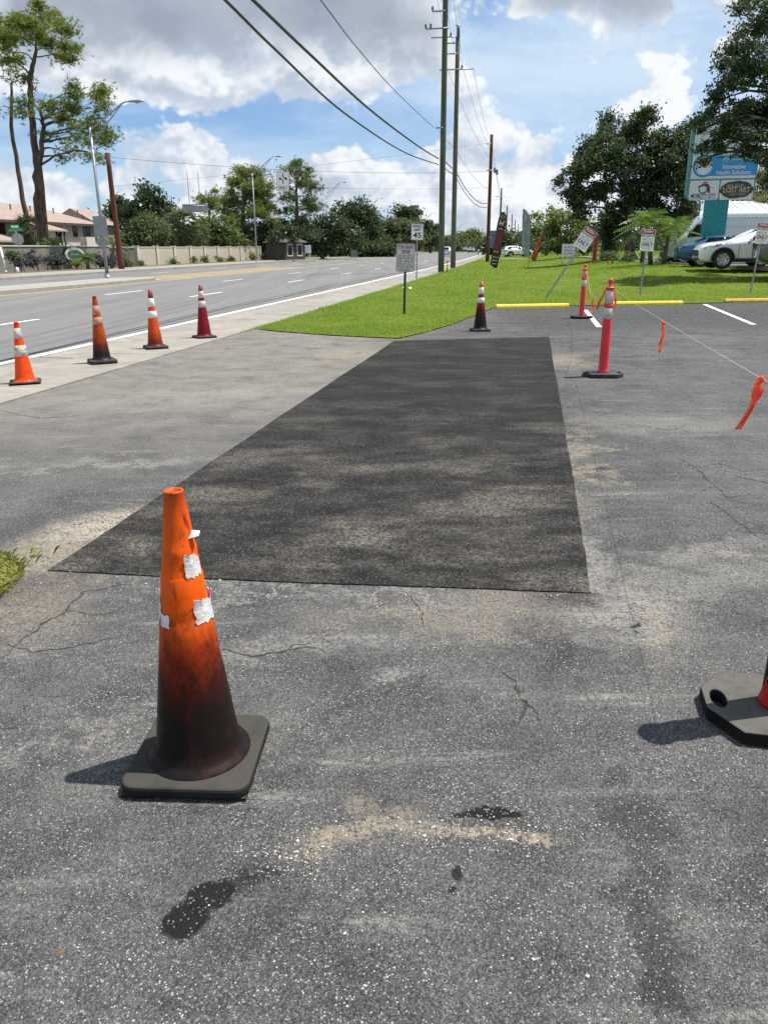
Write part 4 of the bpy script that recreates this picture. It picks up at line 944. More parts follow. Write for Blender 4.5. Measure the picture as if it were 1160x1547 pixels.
# speed limit sign
g = G(629, 421.5)
o = thing('speed_limit_sign', 'white speed limit 45 sign on galvanised post at grass edge', 'sign', (g.x, g.y, 0), 0, rot=(0, R(.6), R(-4)))
zc = at(627.5, 350, g.y).z; channel_post(o, zc + .40, M_galv, .07)
plate(o, .62, .78, zc, M_signwhite, r=.04); rim(o, .62, .78, zc, M_black, .012, .014, -.0055)
text('SPEED', .165, M_black, o, (0, -.0055, zc + .26), width=.46, bold=.004); text('LIMIT', .165, M_black, o, (0, -.0055, zc + .10), width=.40, bold=.004); text('45', .36, M_black, o, (0, -.0055, zc - .17), width=.42, bold=.008)
bolts(o, (zc + .33, zc - .33), -.0045)
# parking signs
def parking_sign(px, py, tilt, rz, label, ztop_px, zg=None, lean=0):
    g = G(px, py)
    o = thing('parking_sign', label, 'sign', (g.x, g.y, g.z), 0, 'reserved parking signs behind the wheel stops', rot=(R(lean), R(tilt), R(rz)))
    top = ztop_px; hh = .66; ww = .44; zc = top - hh / 2; channel_post(o, top - .03, M_galv, .058)
    plate(o, ww, hh, zc, M_signwhite, r=.02)
    mb = MB(); mb.prism([(-ww / 2 + .012, .115), (ww / 2 - .012, .115), (ww / 2 - .012, hh / 2 - .012), (-ww / 2 + .012, hh / 2 - .012)], 0, .0015, Matrix.Translation((0, -.0042, zc)) @ MX); mb.build('red_panel', M_signred, o)
    text('Parking', .115, M_signwhite, o, (0, -.0085, zc + .265), width=.30, bold=.0025); text('Reserved', .115, M_signwhite, o, (0, -.0085, zc + .165), width=.36, bold=.0025)
    text('for', .05, M_black, o, (0, -.0055, zc + .088), width=.05); print_row(o, .34, .045, zc + .03, M_black, 5); print_row(o, .29, .03, zc - .035, M_maroon, 6)
    text('ONLY', .155, M_maroon, o, (0, -.0055, zc - .13), width=.37, bold=.004)
    print_row(o, .34, .018, zc - .225, M_black, 7); print_row(o, .26, .018, zc - .262, M_black, 8)
    bolts(o, (zc + .31, zc - .31), -.0045); return o
def h_at(px, py, base): return at(px, py, base.y).z - base.z
b1 = G(824, 451); parking_sign(824, 451, 32, -3, 'reserved parking sign leaning far over on a bent post', 2.42)
b2 = G(967, 447); parking_sign(967, 447, 2.5, -2, 'upright reserved parking sign in front of the palms', h_at(980, 346, b2), lean=-2)
b3 = G(1134, 443); parking_sign(1134, 443, 4.0, -2, 'reserved parking sign beside the worn wheel stop near parked cars', h_at(1152, 336, b3), lean=-2)
# litter
g = G(615, 438); mb = MB(); r_ = random.Random(3); vs = []
for i in range(5):
    for j in range(4): vs.append((i * .05 - .1, j * .05 - .08, .05 + .03 * math.sin(i * 1.3 + j) + r_.uniform(0, .03)))
mb.add(vs, [(i * 4 + j, i * 4 + 4 + j, i * 4 + 5 + j, i * 4 + 1 + j) for i in range(4) for j in range(3)])
o = mb.build('paper_scrap', M_signwhite); o.location = (g.x, g.y, .01); o.scale = (1.6, 1.3, 1.2); tag(o, 'crumpled scrap of pale paper lying in the grass', 'litter')
# marker stake
g = G(675.5, 411.5); o = thing('marker_stake', 'short yellow and orange marker stake between the two big poles', 'stake', (g.x, g.y, 0), 0)
MB().tube([(0, 0, -.05), (0, 0, .62)], .055, 10).build('stake', pbr('stake_yellow', (0.55, 0.33, 0.03), .5), o); MB().tube([(0, 0, .62), (0, 0, .70), (0, 0, .73)], [.06, .06, .03], 10).build('cap', pbr('stake_black', (0.03, 0.02, 0.015), .5), o); MB().tube([(0, 0, .40), (0, 0, .5)], .058, 10).build('band', pbr('stake_orange', (0.6, 0.12, 0.02), .5), o)
# ------------------------------------------------------------------ utility poles
def z_of(px, py, Y): return at(px, py, Y).z
def utility_pole(base, h, r0, r1, mat, label, arms=(), cans=(), lean=0.0, name='utility_pole'):
    """arms: (height, reach left, reach right, insulators)  in the plane across the road"""
    o = thing(name, label, 'utility pole', base, road_angle(base[1]), 'wooden utility poles along the road')
    mb = MB(); n = 9; mb.tube([(lean * (i / n) * h, .02 * math.sin(i * 1.7), -.3 + (h + .3) * i / n) for i in range(n + 1)], [r0 + (r1 - r0) * i / n for i in range(n + 1)], 14); mb.build('shaft', mat, o)
    mb = MB(); mb.tube([(lean * h, 0, h), (lean * h, 0, h + .03)], [r1 * 1.02, r1 * .6], 14); mb.build('cap', mat, o)
    for (z, l, r_, ins) in arms:
        a = MB().tube([(-l + lean * z, -r0 * .9, z), (r_ + lean * z, -r0 * .9, z)], .045, 6).build('crossarm', M_galv, o)
        for x in ins:
            mb = MB(); mb.lathe([(.03, 0), (.07, .03), (.05, .07), (.08, .11), (.05, .15), (.07, .19), (.03, .24)], 8, (x + lean * z, -r0 * .9, z + .04)); mb.build('insulator', M_insul, a)
    for (z, x) in cans:
        mb = MB(); mb.lathe([(.10, -.28), (.12, -.25), (.12, .2), (.08, .26), (.03, .32)], 10, (x, -r0 - .1, z), True); mb.build('fuse_cutout', M_insul, o)
    return o
g1, g2, g3 = G(666, 411), G(684, 405), G(736, 395.5)
P1 = utility_pole(g1, 21.0, .205, .15, M_woodg, 'tall green grey utility pole rising out of the picture', ((z_of(655, 17, g1.y), .75, 0, (-.75,)), (z_of(655, 43, g1.y), 1.15, .25, (-1.15, -.85)), (z_of(658, 193, g1.y), .45, 0, ()), (17.9, .4, .4, ())))
h2 = z_of(687, 53, g2.y)
P2 = utility_pole(g2, h2, .205, .15, M_wood, 'grey brown utility pole with stacked crossarms beside the green grey one', ((h2 - .1, 1.9, .2, (-.5, .1)), (z_of(688, 65, g2.y), .9, 0, ()), (z_of(688, 81, g2.y), .9, 0, ()), (z_of(688, 105, g2.y), 1.25, 1.2, (-1.0, .35)), (h2 + .6, .15, .15, ())), ((h2 + .25, 0.05),))
h3 = z_of(738, 203, g3.y)
P3 = utility_pole(g3, h3, .22, .16, M_woodr, 'red brown utility pole standing in the lawn behind the others', ((h3 - .9, .5, 0, ()), (z_of(738, 257, g3.y), .4, .3, ())), ((z_of(742, 257, g3.y), .45), (z_of(742, 260, g3.y), .7)))
far_poles = []
for (px, ty, Y, lab) in ((753.5, 284, 129, 'grey utility pole just behind the black feather flag'), (763, 310, 168, 'distant utility pole seen above the black feather flag'), (771, 323, 210, 'distant utility pole standing between the two larger feather flags'), (776, 332, 250, 'far utility pole near the road bend beside tree tops'), (781, 338, 300, 'farthest utility pole showing over the trees at the road bend')):
    b = col_at(px, Y, 0); far_poles.append((utility_pole(b, z_of(px, ty, Y), .19, .13, M_wood, lab, ((z_of(px, ty, Y) - 1.2, .9, .6, ()), )), b, z_of(px, ty, Y)))
gl = G(184, 408); hl = z_of(162, 231, gl.y)
utility_pole(gl, hl, .24, .17, M_woodr, 'red brown wooden pole at the far sidewalk by the hedge', (), lean=-.012)
# ------------------------------------------------------------------ wires
def wire(a, b, s, r_, label, n=36, name='cable', ext=0):
    pts = sag(Vector(a), Vector(b), s, n); o = MB().tube(pts, r_, 5).build(name, M_wire); return tag(o, label, 'cable', 'overhead cables along and across the road')
def through(px0, py0, Y0, end, back=1.9, s=.3):
    """cable end beyond the picture: the line from `end` through the point seen at px0,py0"""
    p = at(px0, py0, Y0); return p + (p - end) * back
e1 = Vector((g1.x - .12, g1.y - .2, z_of(661, 237, g1.y))); e2 = Vector((g1.x - .12, g1.y - .2, z_of(661, 248, g1.y))); e3 = Vector((g1.x - .45, g1.y - .2, z_of(656, 193, g1.y)))
def curve_wire(pxs, Ys, r_, label):
    pts = [at(px, py, Y) for (px, py), Y in zip(pxs, Ys)]; d = pts[0] - pts[1]; d.normalize(); pts = [pts[0] + d * 16, pts[0] + d * 7] + pts
    out = []
    for i in range(len(pts) - 1):
        p0, p1, p2, p3 = pts[max(0, i - 1)], pts[i], pts[i + 1], pts[min(len(pts) - 1, i + 2)]
        for k in range(8):
            t_ = k / 8; out.append(.5 * ((2 * p1) + (p2 - p0) * t_ + (2 * p0 - 5 * p1 + 4 * p2 - p3) * t_ ** 2 + (3 * p1 - p0 - 3 * p2 + p3) * t_ ** 3))
    out.append(pts[-1]); return tag(MB().tube(out, r_, 6).build('cable', M_wire), label, 'cable', 'overhead cables along and across the road')
curve_wire([(383, 0), (470, 83), (560, 166), (630, 219), (662, 239)], [17.5, 22.5, 30.5, 42, g1.y], .036, 'upper of two thick black cables coming in to the green grey pole')
curve_wire([(341, 0), (420, 78), (520, 170), (610, 229), (662, 248)], [16.5, 20.5, 28.5, 41, g1.y], .030, 'lower of two thick black cables coming in to the green grey pole')
curve_wire([(485, 0), (540, 72), (600, 140), (656, 193)], [21, 26, 36, g1.y], .014, 'single thin wire coming in to a bracket on the green grey pole')
def P_at(base, px, py): return Vector((base.x, base.y, z_of(px, py, base.y)))
A2u, A2l, A2m = P_at(g2, 684, 256), P_at(g2, 684, 264), P_at(g2, 684, 225); A3u, A3l, A3m = P_at(g3, 735, 305), P_at(g3, 735, 311), P_at(g3, 735, 286)
wire(e1, A2u, .08, .036, 'thick black cable between the two big poles, upper'); wire(e2, A2l, .08, .030, 'thick black cable between the two big poles, lower')
wire(A2u, A3u, .9, .036, 'thick black cable sagging to the red brown lawn pole, upper'); wire(A2l, A3l, .9, .030, 'thick black cable sagging to the red brown lawn pole, lower'); wire(e3, A2m, .05, .012, 'thin wire between the two big poles'); wire(A2m, A3m, .5, .012, 'thin wire sagging to the red brown lawn pole')
tops = [(g2, 704, 103), (g2, 688, 80), (g2, 686, 66)]
for k, (dx, zz) in enumerate(((1.2, z_of(688, 104, g2.y)), (.2, h2 - 1.3), (-.7, h2 - 2.1))):
    wire(Vector((g2.x + dx, g2.y, zz)), Vector((g3.x - .1, g3.y, h3 - .5 - .9 * k)), .6, .011, ('outer', 'middle', 'inner')[k] + ' power line from the grey brown pole to the red brown lawn pole')
    wire(Vector((g1.x - 1.0 + .6 * k, g1.y, 17.6 - .3 * k)), Vector((g2.x - .9 + .6 * k, g2.y, h2 - .6 * k)), .1, .011, ('outer', 'middle', 'inner')[k] + ' power line joining crossarms of the two big poles')
    wire(Vector((g1.x - 1.0 + .5 * k, g1.y, 17.8)), Vector((g1.x - 6 + .5 * k, -12, 17.0)), .5, .011, ('outer', 'middle', 'inner')[k] + ' power line running overhead from the green grey pole')
prev = (g3, h3)
for i, (po, b, hh) in enumerate(far_poles):
    for k in range(3): wire(Vector((prev[0].x + .3 * k, prev[0].y, prev[1] - .4 - 1.6 * k)), Vector((b.x + .3 * k, b.y, hh - .3 - 1.4 * k)), .9, .011, f"{('highest', 'middle', 'lowest')[k]} line of the {('first', 'second', 'third', 'fourth', 'fifth')[i]} span past the red brown lawn pole", 16)
    prev = (b, hh)
# span wire over the road with its two hanging signs
S0, S1 = Vector((gl.x - .15, gl.y, hl - .25)), Vector((g3.x, g3.y, z_of(736, 258, g3.y)))
wire(S0, S1, .55, .014, 'thin span wire over the road carrying the hanging signs', 40, 'span_wire')
wire(Vector((gl.x, gl.y, 6.2)), Vector((g3.x, g3.y, z_of(736, 215, g3.y))), .2, .009, 'thin wire crossing above the span wire from the lawn pole', 30)
wire(Vector((-16, 100, 8.9)), Vector((g3.x, g3.y, z_of(736, 283, g3.y))), .3, .009, 'thin wire crossing the road beyond the hanging signs', 30)
wire(Vector((-14, 128, 9.0)), Vector((far_poles[0][1].x, 129, 8.6)), .5, .010, 'thin wire crossing the road at the second street lamp', 30)
def on_span(px):
    return min(sag(S0, S1, .55, 400), key=lambda p: abs(proj(p)[0] - px))
p = on_span(427); dz = p.z - z_of(427, 299, p.y); top = p.z - z_of(427, 271, p.y)
o = thing('lane_use_sign', 'white ONLY sign with two curved arrows hanging over the road', 'sign', (p.x, p.y, p.z), R(-2), rot=(0, R(4), R(-2)))
hh = 1.62; ww = 1.14; zc = -.12 - hh / 2
for x in (-.35, .35): MB().tube([(x, .02, .04), (x, .02, zc - .3)], .02, 6).build('hanger', M_galv, o)
plate(o, ww, hh, zc, M_signwhite, r=.06, t=.006); rim(o, ww, hh, zc, M_black, .02, .02, -.009)
text('ONLY', .38, M_black, o, (0, -.009, zc - .55), width=.82, bold=.008)
def arrow(parent, pts, w, head, mat):
    pts = [Vector((x, 0, z)) for x, z in pts]; vs = []
    for i, q in enumerate(pts):
        d = (pts[min(i + 1, len(pts) - 1)] - pts[max(0, i - 1)]).normalized(); n = Vector((-d.z, 0, d.x)) * w / 2; vs += [q + n, q - n]
    mb = MB(); mb.add(vs, [(2 * i, 2 * i + 1, 2 * i + 3, 2 * i + 2) for i in range(len(pts) - 1)])
    d = (pts[-1] - pts[-2]).normalized(); n = Vector((-d.z, 0, d.x)); e = pts[-1]
    mb.add([e + n * head * .55, e - n * head * .55, e + d * head * .8], [(0, 1, 2)]); q = mb.build('arrow', mat, parent); q.location = (0, -.0095, zc); return q
arrow(o, [(.02, -.22), (.02, -.05), (-.02, .06), (-.10, .13), (-.20, .17)], .085, .26, M_black)
arrow(o, [(-.02, .62), (-.02, .46), (.02, .36), (.10, .29), (.20, .25)], .085, .26, M_black)
p = on_span(289); zt = z_of(289, 308, p.y) - p.z; zb = z_of(289, 320, p.y) - p.z
o = thing('street_name_panel', 'long grey sign back hanging from two rods below the span wire', 'sign', (p.x, p.y, p.z), R(8))
for x in (-.42, .45): MB().tube([(x, 0, .05), (x, 0, zt + .05)], .028, 6).build('rod', M_galv, o)
mb = MB(); mb.cbox((0, 0, (zt + zb) / 2), (2.05, .10, zt - zb), .02); mb.build('panel', M_alu, o)
for z in (zt - .12, zb + .12): MB().tube([(-1.0, -.06, z), (1.0, -.06, z)], .03, 6).build('rail', M_galv, o)
# ------------------------------------------------------------------ street lamps
def street_lamp(base, h, reach, rise, label, signs=False):
    o = thing('street_lamp', label, 'street lamp', base, road_angle(base[1]), 'street lamps along the far side')
    MB().tube([(0, 0, -.1), (0, 0, h * .5), (0, 0, h)], [.10, .085, .065], 12).build('pole', M_galv, o)
    MB().tube([(0, 0, h - .1), (reach * .5, 0, h + rise * .52), (reach * .82, 0, h + rise * .93), (reach * .92, 0, h + rise), (reach, 0, h + rise)], [.05, .045, .04, .035, .035], 8).build('arm', M_galv, o)
    MB().tube([(0, 0, h - .85), (reach * .5, 0, h + rise * .30), (reach * .80, 0, h + rise * .88)], .03, 6).build('strut', M_galv, o)
    mb = MB(); mb.lathe([(.02, -.42), (.10, -.36), (.15, -.1), (.15, .2), (.10, .40), (.03, .46)], 10, M=Matrix.Translation((reach + .35, 0, h + rise)) @ Matrix.Scale(.45, 4, (0, 0, 1)) @ Matrix.Rotation(R(90), 4, 'Y')); hd = mb.build('luminaire', M_galv, o)
    mb = MB(); mb.lathe([(.12, 0), (.10, -.03), (.05, -.045)], 10, (reach + .4, 0, h + rise - .06)); mb.build('lens', M_lampglass, hd)
    mb = MB(); mb.lathe([(.22, 0), (.22, .05), (.15, .10), (.14, .25)], 12); mb.build('base_plate', M_galv, o)
    return o
gm = G(163, 422); hm = z_of(137, 196, gm.y)
lamp = street_lamp((gm.x, gm.y, .11), hm, 2.35, 1.15, 'street lamp on the median carrying two sign backs')
def sign_back(parent, zc, pts, name):
    mb = MB(); mb.prism(pts, 0, .006, Matrix.Translation((0, -.13, zc)) @ MX); s_ = mb.build(name, M_alu, parent)
    for z in (.2, -.2): MB().box((0, -.143, zc + z), (.30, .02, .05)).build('bracket', M_galv, parent)
sign_back(lamp, z_of(156, 345, gm.y), sign_plate(.80, 1.05, 0, .05), 'sign_back'); sign_back(lamp, z_of(158, 369.5, gm.y), [(0, -.40), (.40, 0), (0, .40), (-.40, 0)], 'diamond_sign_back')
for px, by, Y, ap, lab in ((388, 396, 97, 263, 'street lamp at the end of the tan panel wall'), (495, 389, 140, 293, 'street lamp in front of the round dark oaks'), (556, 386, 185, 313, 'street lamp whose arm rises over olive oak crown'), (640, 382, 262, 331, 'far street lamp showing above the speed limit sign'), (690, 380, 330, 344, 'farthest street lamp between the big utility poles')):
    b = col_at(px, Y, .1); street_lamp(b, z_of(px, ap, Y), 2.9, 1.75, lab)
lp = G(862, 384); o = thing('grey_pole', 'slim grey concrete pole standing before the pale green bushes', 'pole', (lp.x, lp.y, lp.z), 0); MB().tube([(0, 0, -.2), (.12, 0, 6.5)], [.15, .10], 10).build('shaft', M_kerb, o); MB().tube([(0, 0, -.1), (0, 0, .12)], .24, 10).build('collar', M_kerb, o)
# ------------------------------------------------------------------ street-name / stop sign on the far corner
g = G(37.5, 412.5); rz = R(28)
o = thing('stop_sign', 'street corner post with green name blades and stop sign back', 'sign', (g.x, g.y, .1), rz, rot=(0, R(-3.5), rz)); zs = z_of(26, 363, g.y)
zt = z_of(24, 350, g.y); MB().tube([(0, 0, -.15), (0, 0, zt)], .04, 8).build('post', M_galv, o)
oc = [(.42 * math.cos(R(22.5 + 45 * k)), .42 * math.sin(R(22.5 + 45 * k))) for k in range(8)]
mb = MB(); mb.prism(oc, 0, .006, Matrix.Translation((0, -.055, zs)) @ MX); mb.build('stop_sign_back', M_alu, o)
M_blue = pbr('name_blade_green', (0.010, 0.24, 0.12), .4, var=.08)
for z, r2, L, lab in ((zt + .03, R(-22), 1.05, 1), (zt + .26, R(50), .9, 2)):
    mb = MB(); mb.cbox((0, 0, 0), (L, .012, .22), .004); b = mb.build('name_blade', M_blue, o); b.location = (0, -.02, z); b.rotation_euler = (0, 0, r2)
    q = print_row(b, L * .8, .11, 0, M_signwhite, 30 + lab, -.008)
g = G(9.5, 413); o = thing('white_post', 'plain white guard post on the far corner grass', 'post', (g.x, g.y, .1), rot=(0, R(-4), 0)); MB().tube([(0, 0, -.1), (0, 0, z_of(4, 373, g.y) - .1)], .075, 10).build('shaft', M_signwhite, o); MB().lathe([(.10, 0), (.10, .08), (.07, .1)], 10, (0, 0, 0), True).build('foot', M_signwhite, o)
g = G(27, 413); o = thing('white_stub', 'low white stub post beside the corner sign', 'post', (g.x, g.y, .1)); MB().tube([(0, 0, -.1), (0, 0, .28), (0, 0, .32)], [.11, .11, .07], 10).build('stub', M_signwhite, o); MB().lathe([(.13, 0), (.13, .03)], 10, (0, 0, 0), True).build('foot', M_kerb, o)
# ------------------------------------------------------------------ feather flags
def cloth_mat(name, stops, axis_h, streaks=None):
    m, t, bs = new_mat(name); co = t.node('ShaderNodeTexCoord').outputs['Object']; x, y, z = t.xyz(co)
    c = t.cramp(t.math('DIVIDE', z, axis_h), stops)
    if streaks: c = t.mix(t.ramp(t.noise(t.maprot(co, rot=(0, R(25), 0), scale=(7, 1, 2.2)), 1.0, 5, .6), .56, .62), c, streaks)
    t.put(bs.inputs['Base Color'], c); bs.inputs['Roughness'].default_value = .7; return m
def feather(base, h, outline, tilt, rz, mat, label, pole_x=0.0, rows=(), pm=None):
    """outline: (z fraction, x left, x right) from foot to tip; a sheet with billows between pole and hem"""
    o = thing('feather_flag', label, 'flag', base, 0, 'feather flags stuck in the lawn', rot=(0, R(tilt), R(rz))); n = 9; vs = []
    for k, (zf, a, b) in enumerate(outline):
        for j in range(n): x = a + (b - a) * j / (n - 1); vs.append((x, .05 * math.sin(3.1 * j / (n - 1)) * math.sin(zf * 9 + j * .5) + .02, zf * h))
    mb = MB(); mb.add(vs, [(i * n + j, i * n + j + 1, (i + 1) * n + j + 1, (i + 1) * n + j) for i in range(len(outline) - 1) for j in range(n - 1)], True)
    f = mb.build('cloth', mat, o); sm = f.modifiers.new('t', 'SOLIDIFY'); sm.thickness = .004
    MB().tube([(pole_x, 0, -.2), (pole_x, 0, .1 * h)] + [(outline[i][2] + .01 if pole_x >= 0 else outline[i][1] - .01, 0, outline[i][0] * h) for i in range(len(outline))], .016, 6).build('pole', pm or M_black, o)
    for (zf, w, hh, m_, kind) in rows:
        q = [q for q in outline if q[0] <= zf][-1]; cx = (q[1] + q[2]) / 2
        if kind is None and hh > .13: scribble(o, w, hh, zf * h, m_, int(zf * 97), -.06, cx, max(2, int(w / hh * 1.3)))
        elif kind is None: print_row(o, w, hh, zf * h, m_, int(zf * 97), -.06, cx)
        else: text(kind, hh, m_, o, (cx, -.06, zf * h), rot=(R(90), R(-90) if w == 0 else 0, 0), width=None if w == 0 else w, bold=.004)
    return o
gf = col_at(754, 62)
m1 = cloth_mat('black_and_maroon_cloth', [(0, (0.020, 0.020, 0.022)), (0.24, (0.022, 0.020, 0.022)), (0.34, (0.16, 0.022, 0.045)), (0.60, (0.17, 0.024, 0.045)), (0.68, (0.05, 0.02, 0.028)), (0.85, (0.12, 0.05, 0.05)), (0.90, (0.20, 0.16, 0.15)), (0.95, (0.02, 0.02, 0.02))], 4.2)
hf = z_of(762, 319, 62)
feather((gf.x - .35, 62, 0), hf, [(.0, .08, .14), (.03, -.12, .18), (.06, -.36, .20), (.2, -.34, .24), (.4, -.32, .28), (.6, -.30, .31), (.8, -.28, .34), (.9, -.24, .32), (.95, -.20, .26), (.985, -.12, .14), (1.0, -.06, .02)], 7, -4, m1, 'black and maroon feather flag with white script in the lawn', .2,
        ((.80, .42, .34, M_signwhite, None), (.70, .36, .16, M_signwhite, None), (.30, .36, .13, M_signwhite, None), (.20, .40, .14, M_signwhite, None), (.14, .40, .14, M_signwhite, None), (.08, .34, .14, M_signwhite, None)))
gf = col_at(799, 61.5); hf = z_of(788, 315, 61.5)
m2 = cloth_mat('pale_grey_green_cloth', [(0, (0.24, 0.29, 0.28)), (0.5, (0.27, 0.31, 0.30)), (0.8, (0.22, 0.25, 0.24)), (1, (0.30, 0.33, 0.32))], 4.5, (0.5, 0.52, 0.5))
feather((gf.x, 61.5, 0), hf, [(.20, -.10, .0), (.22, -.32, .0), (.27, -.50, .02), (.35, -.60, .02), (.5, -.64, .01), (.65, -.66, .0), (.78, -.68, -.08), (.88, -.70, -.20), (.95, -.70, -.38), (.985, -.70, -.55), (1.0, -.69, -.66)], 1.0, -4, m2, 'pale grey feather flag with a curved black rim', .0, ((.58, .34, .06, M_black, None), (.545, .34, .06, M_black, None), (.50, .34, .06, M_black, None), (.47, .28, .06, M_black, None), (.40, .3, .06, M_black, None), (.375, .3, .06, M_black, None)))
gf = col_at(806, 84); hf = z_of(814, 347, 84)
m3 = cloth_mat('red_patterned_cloth', [(0, (0.34, 0.03, 0.02)), (0.4, (0.42, 0.05, 0.03)), (0.6, (0.45, 0.10, 0.06)), (0.8, (0.36, 0.06, 0.05)), (1, (0.42, 0.05, 0.03))], 3.6, (0.55, 0.40, 0.34))
feather((gf.x, 84, 0), hf, [(.06, -.12, .16), (.10, -.34, .20), (.25, -.34, .2), (.45, -.26, .2), (.65, -.14, .2), (.85, .02, .2), (.95, .10, .19), (1.0, .15, .18)], 12, -4, m3, 'small slanting red feather flag before the far trees', .18)
# ------------------------------------------------------------------ monument sign
gs = col_at(1074, 41.5, .58); Ym = gs.y; rz = road_angle(41)
M_teal = pbr('teal_sign_paint', (0.006, 0.235, 0.245), .45, var=.08, vscale=3, dirt=.15, dirtcol=(0.02, 0.14, 0.15))
M_tealf = pbr('grey_teal_frame', (0.11, 0.24, 0.235), .5, var=.1)
M_blueb = pbr('sign_blue', (0.030, 0.26, 0.56), .4, var=.04); M_panel = pbr('sign_panel_white', (0.62, 0.66, 0.67), .35, var=.03)
M_oval = pbr('emblem_brown', (0.060, 0.052, 0.034), .5, var=.3, vscale=12); M_gold = pbr('emblem_cream', (0.45, 0.40, 0.27), .5, var=.1); M_lime = pbr('sign_lime', (0.50, 0.58, 0.06), .5)
o = thing('monument_sign', 'tall teal business sign on a single column behind the parked cars', 'sign', (gs.x, gs.y, .55), rz); zb = z_of(1085, 300, Ym) - .55; zt = z_of(1085, 178, Ym) - .55
ww = 3.25; mb = MB(); mb.cbox((-.05, 0, zb / 2 - .1), (1.12, .36, zb + .2), .03); mb.build('column', M_teal, o)
hh = zt - zb; zc = (zt + zb) / 2
mb = MB(); mb.prism(sign_plate(ww, hh, 0, .30, 8), -.20, .20, Matrix.Translation((0, 0, zc)) @ MX); mb.build('cabinet', M_tealf, o)
def panel(x0, x1, z0, z1, mat, name='panel', r=.03, y=-.203, d=.012):
    mb = MB(); mb.prism(sign_plate(x1 - x0, z1 - z0, 0, r, 6), 0, d, Matrix.Translation(((x0 + x1) / 2, y, (z0 + z1) / 2)) @ MX); return mb.build(name, mat, o)
sA = hh / 118 # metres per picture pixel down the panel
Z = lambda py: zt - (py - 178) * sA
X = lambda px: (px - 1035) / 104.5 * ww - ww / 2
panel(X(1040), X(1085), Z(298), Z(268.5), M_panel, r=.08); panel(X(1087), X(1137), Z(298), Z(268.5), M_panel, r=.08); panel(X(1040), X(1137), Z(266), Z(229), M_panel); panel(X(1040), X(1137), Z(227), Z(183), M_panel, r=.08)
yf = -.218
panel(X(1063), X(1137), Z(262), Z(232), M_blueb, 'blue_band', .02, yf, .002)
mb = MB(); mb.lathe([(0.0, 0), (.52, 0), (.52, .004)], 28, M=Matrix.Translation((X(1058), yf, Z(247))) @ MX); e = mb.build('emblem_disc', M_blueb, o)
mb = MB(); mb.lathe([(0.0, .004), (.42, .004), (.42, .007)], 28, M=Matrix.Translation((X(1058), yf, Z(247))) @ MX); mb.build('emblem_core', M_panel, e)
text('Innovative', .30, M_panel, o, (X(1104), yf - .004, Z(249)), width=1.05, bold=.004); text('Health Solutions', .27, M_panel, o, (X(1104), yf - .004, Z(257.5)), width=1.6, bold=.004)
text('Simply', .28, M_lime, o, (X(1105), yf - .004, Z(239)), width=1.7, shear=.3) if False else scribble(o, 1.45, .22, Z(239), M_lime, 77, yf - .004, X(1108), 9)
text('MOBILITY CITY', .25, M_black, o, (X(1062.5), yf - .002, Z(291.5)), width=1.20, bold=.004, shear=.2); print_row(o, 1.36, .075, Z(296), M_black, 41, yf, X(1062))
# wheelchair-user mark: ring, seated figure, head
def ringm(cx, cz, r_, w, name, mat, a0=0, a1=360):
    n = 24; vs = []
    for k in range(n + 1): a = R(a0 + (a1 - a0) * k / n); vs += [(cx + r_ * math.cos(a), yf - .002, cz + r_ * math.sin(a)), (cx + (r_ - w) * math.cos(a), yf - .002, cz + (r_ - w) * math.sin(a))]
    mb = MB(); mb.add(vs, [(2 * i, 2 * i + 1, 2 * i + 3, 2 * i + 2) for i in range(n)]); return mb.build(name, mat, o)
ringm(X(1061), Z(281), .22, .05, 'wheel_mark', M_black); ringm(X(1067), Z(275), .062, .062, 'head_mark', M_maroon)
def strokes(pts, w, mat, name):
    mb = MB()
    for (x0, z0), (x1, z1) in zip(pts[:-1], pts[1:]):
        d = Vector((x1 - x0, 0, z1 - z0)).normalized(); n = Vector((-d.z, 0, d.x)) * w / 2; a, b = Vector((x0, yf - .003, z0)), Vector((x1, yf - .003, z1)); mb.add([a + n, a - n, b - n, b + n], [(0, 1, 2, 3)])
    return mb.build(name, mat, o)
xw, zw = X(1061), Z(281)
strokes([(xw - .08, zw + .16), (xw + .03, zw + .32), (xw + .14, zw + .30), (xw + .06, zw + .14)], .05, M_maroon, 'figure_mark'); strokes([(xw - .28, zw + .13), (xw + .30, zw + .13), (xw + .33, zw - .2)], .035, M_black, 'chair_mark'); strokes([(xw + .24, zw + .10), (xw + .26, zw - .18)], .06, M_black, 'chair_mark')
mb = MB(); r_ = random.Random(6); ol = [((.78 + r_.uniform(-.05, .06)) * math.cos(R(a)), (.40 + r_.uniform(-.03, .04)) * math.sin(R(a))) for a in range(0, 360, 12)]; mb.prism(ol, 0, .003, Matrix.Translation((X(1112), yf, Z(283))) @ MX); mb.build('oval_emblem', M_oval, o)
text('LOST ART', .34, M_gold, o, (X(1112), yf - .005, Z(283.5)), width=1.25, bold=.006); print_row(o, .8, .12, Z(277), M_gold, 51, yf - .005, X(1110)); print_row(o, .8, .11, Z(289.5), M_gold, 52, yf - .005, X(1115))
text('CLASSIC', .26, M_black, o, (X(1068), yf - .003, Z(185)), width=1.1, bold=.006)
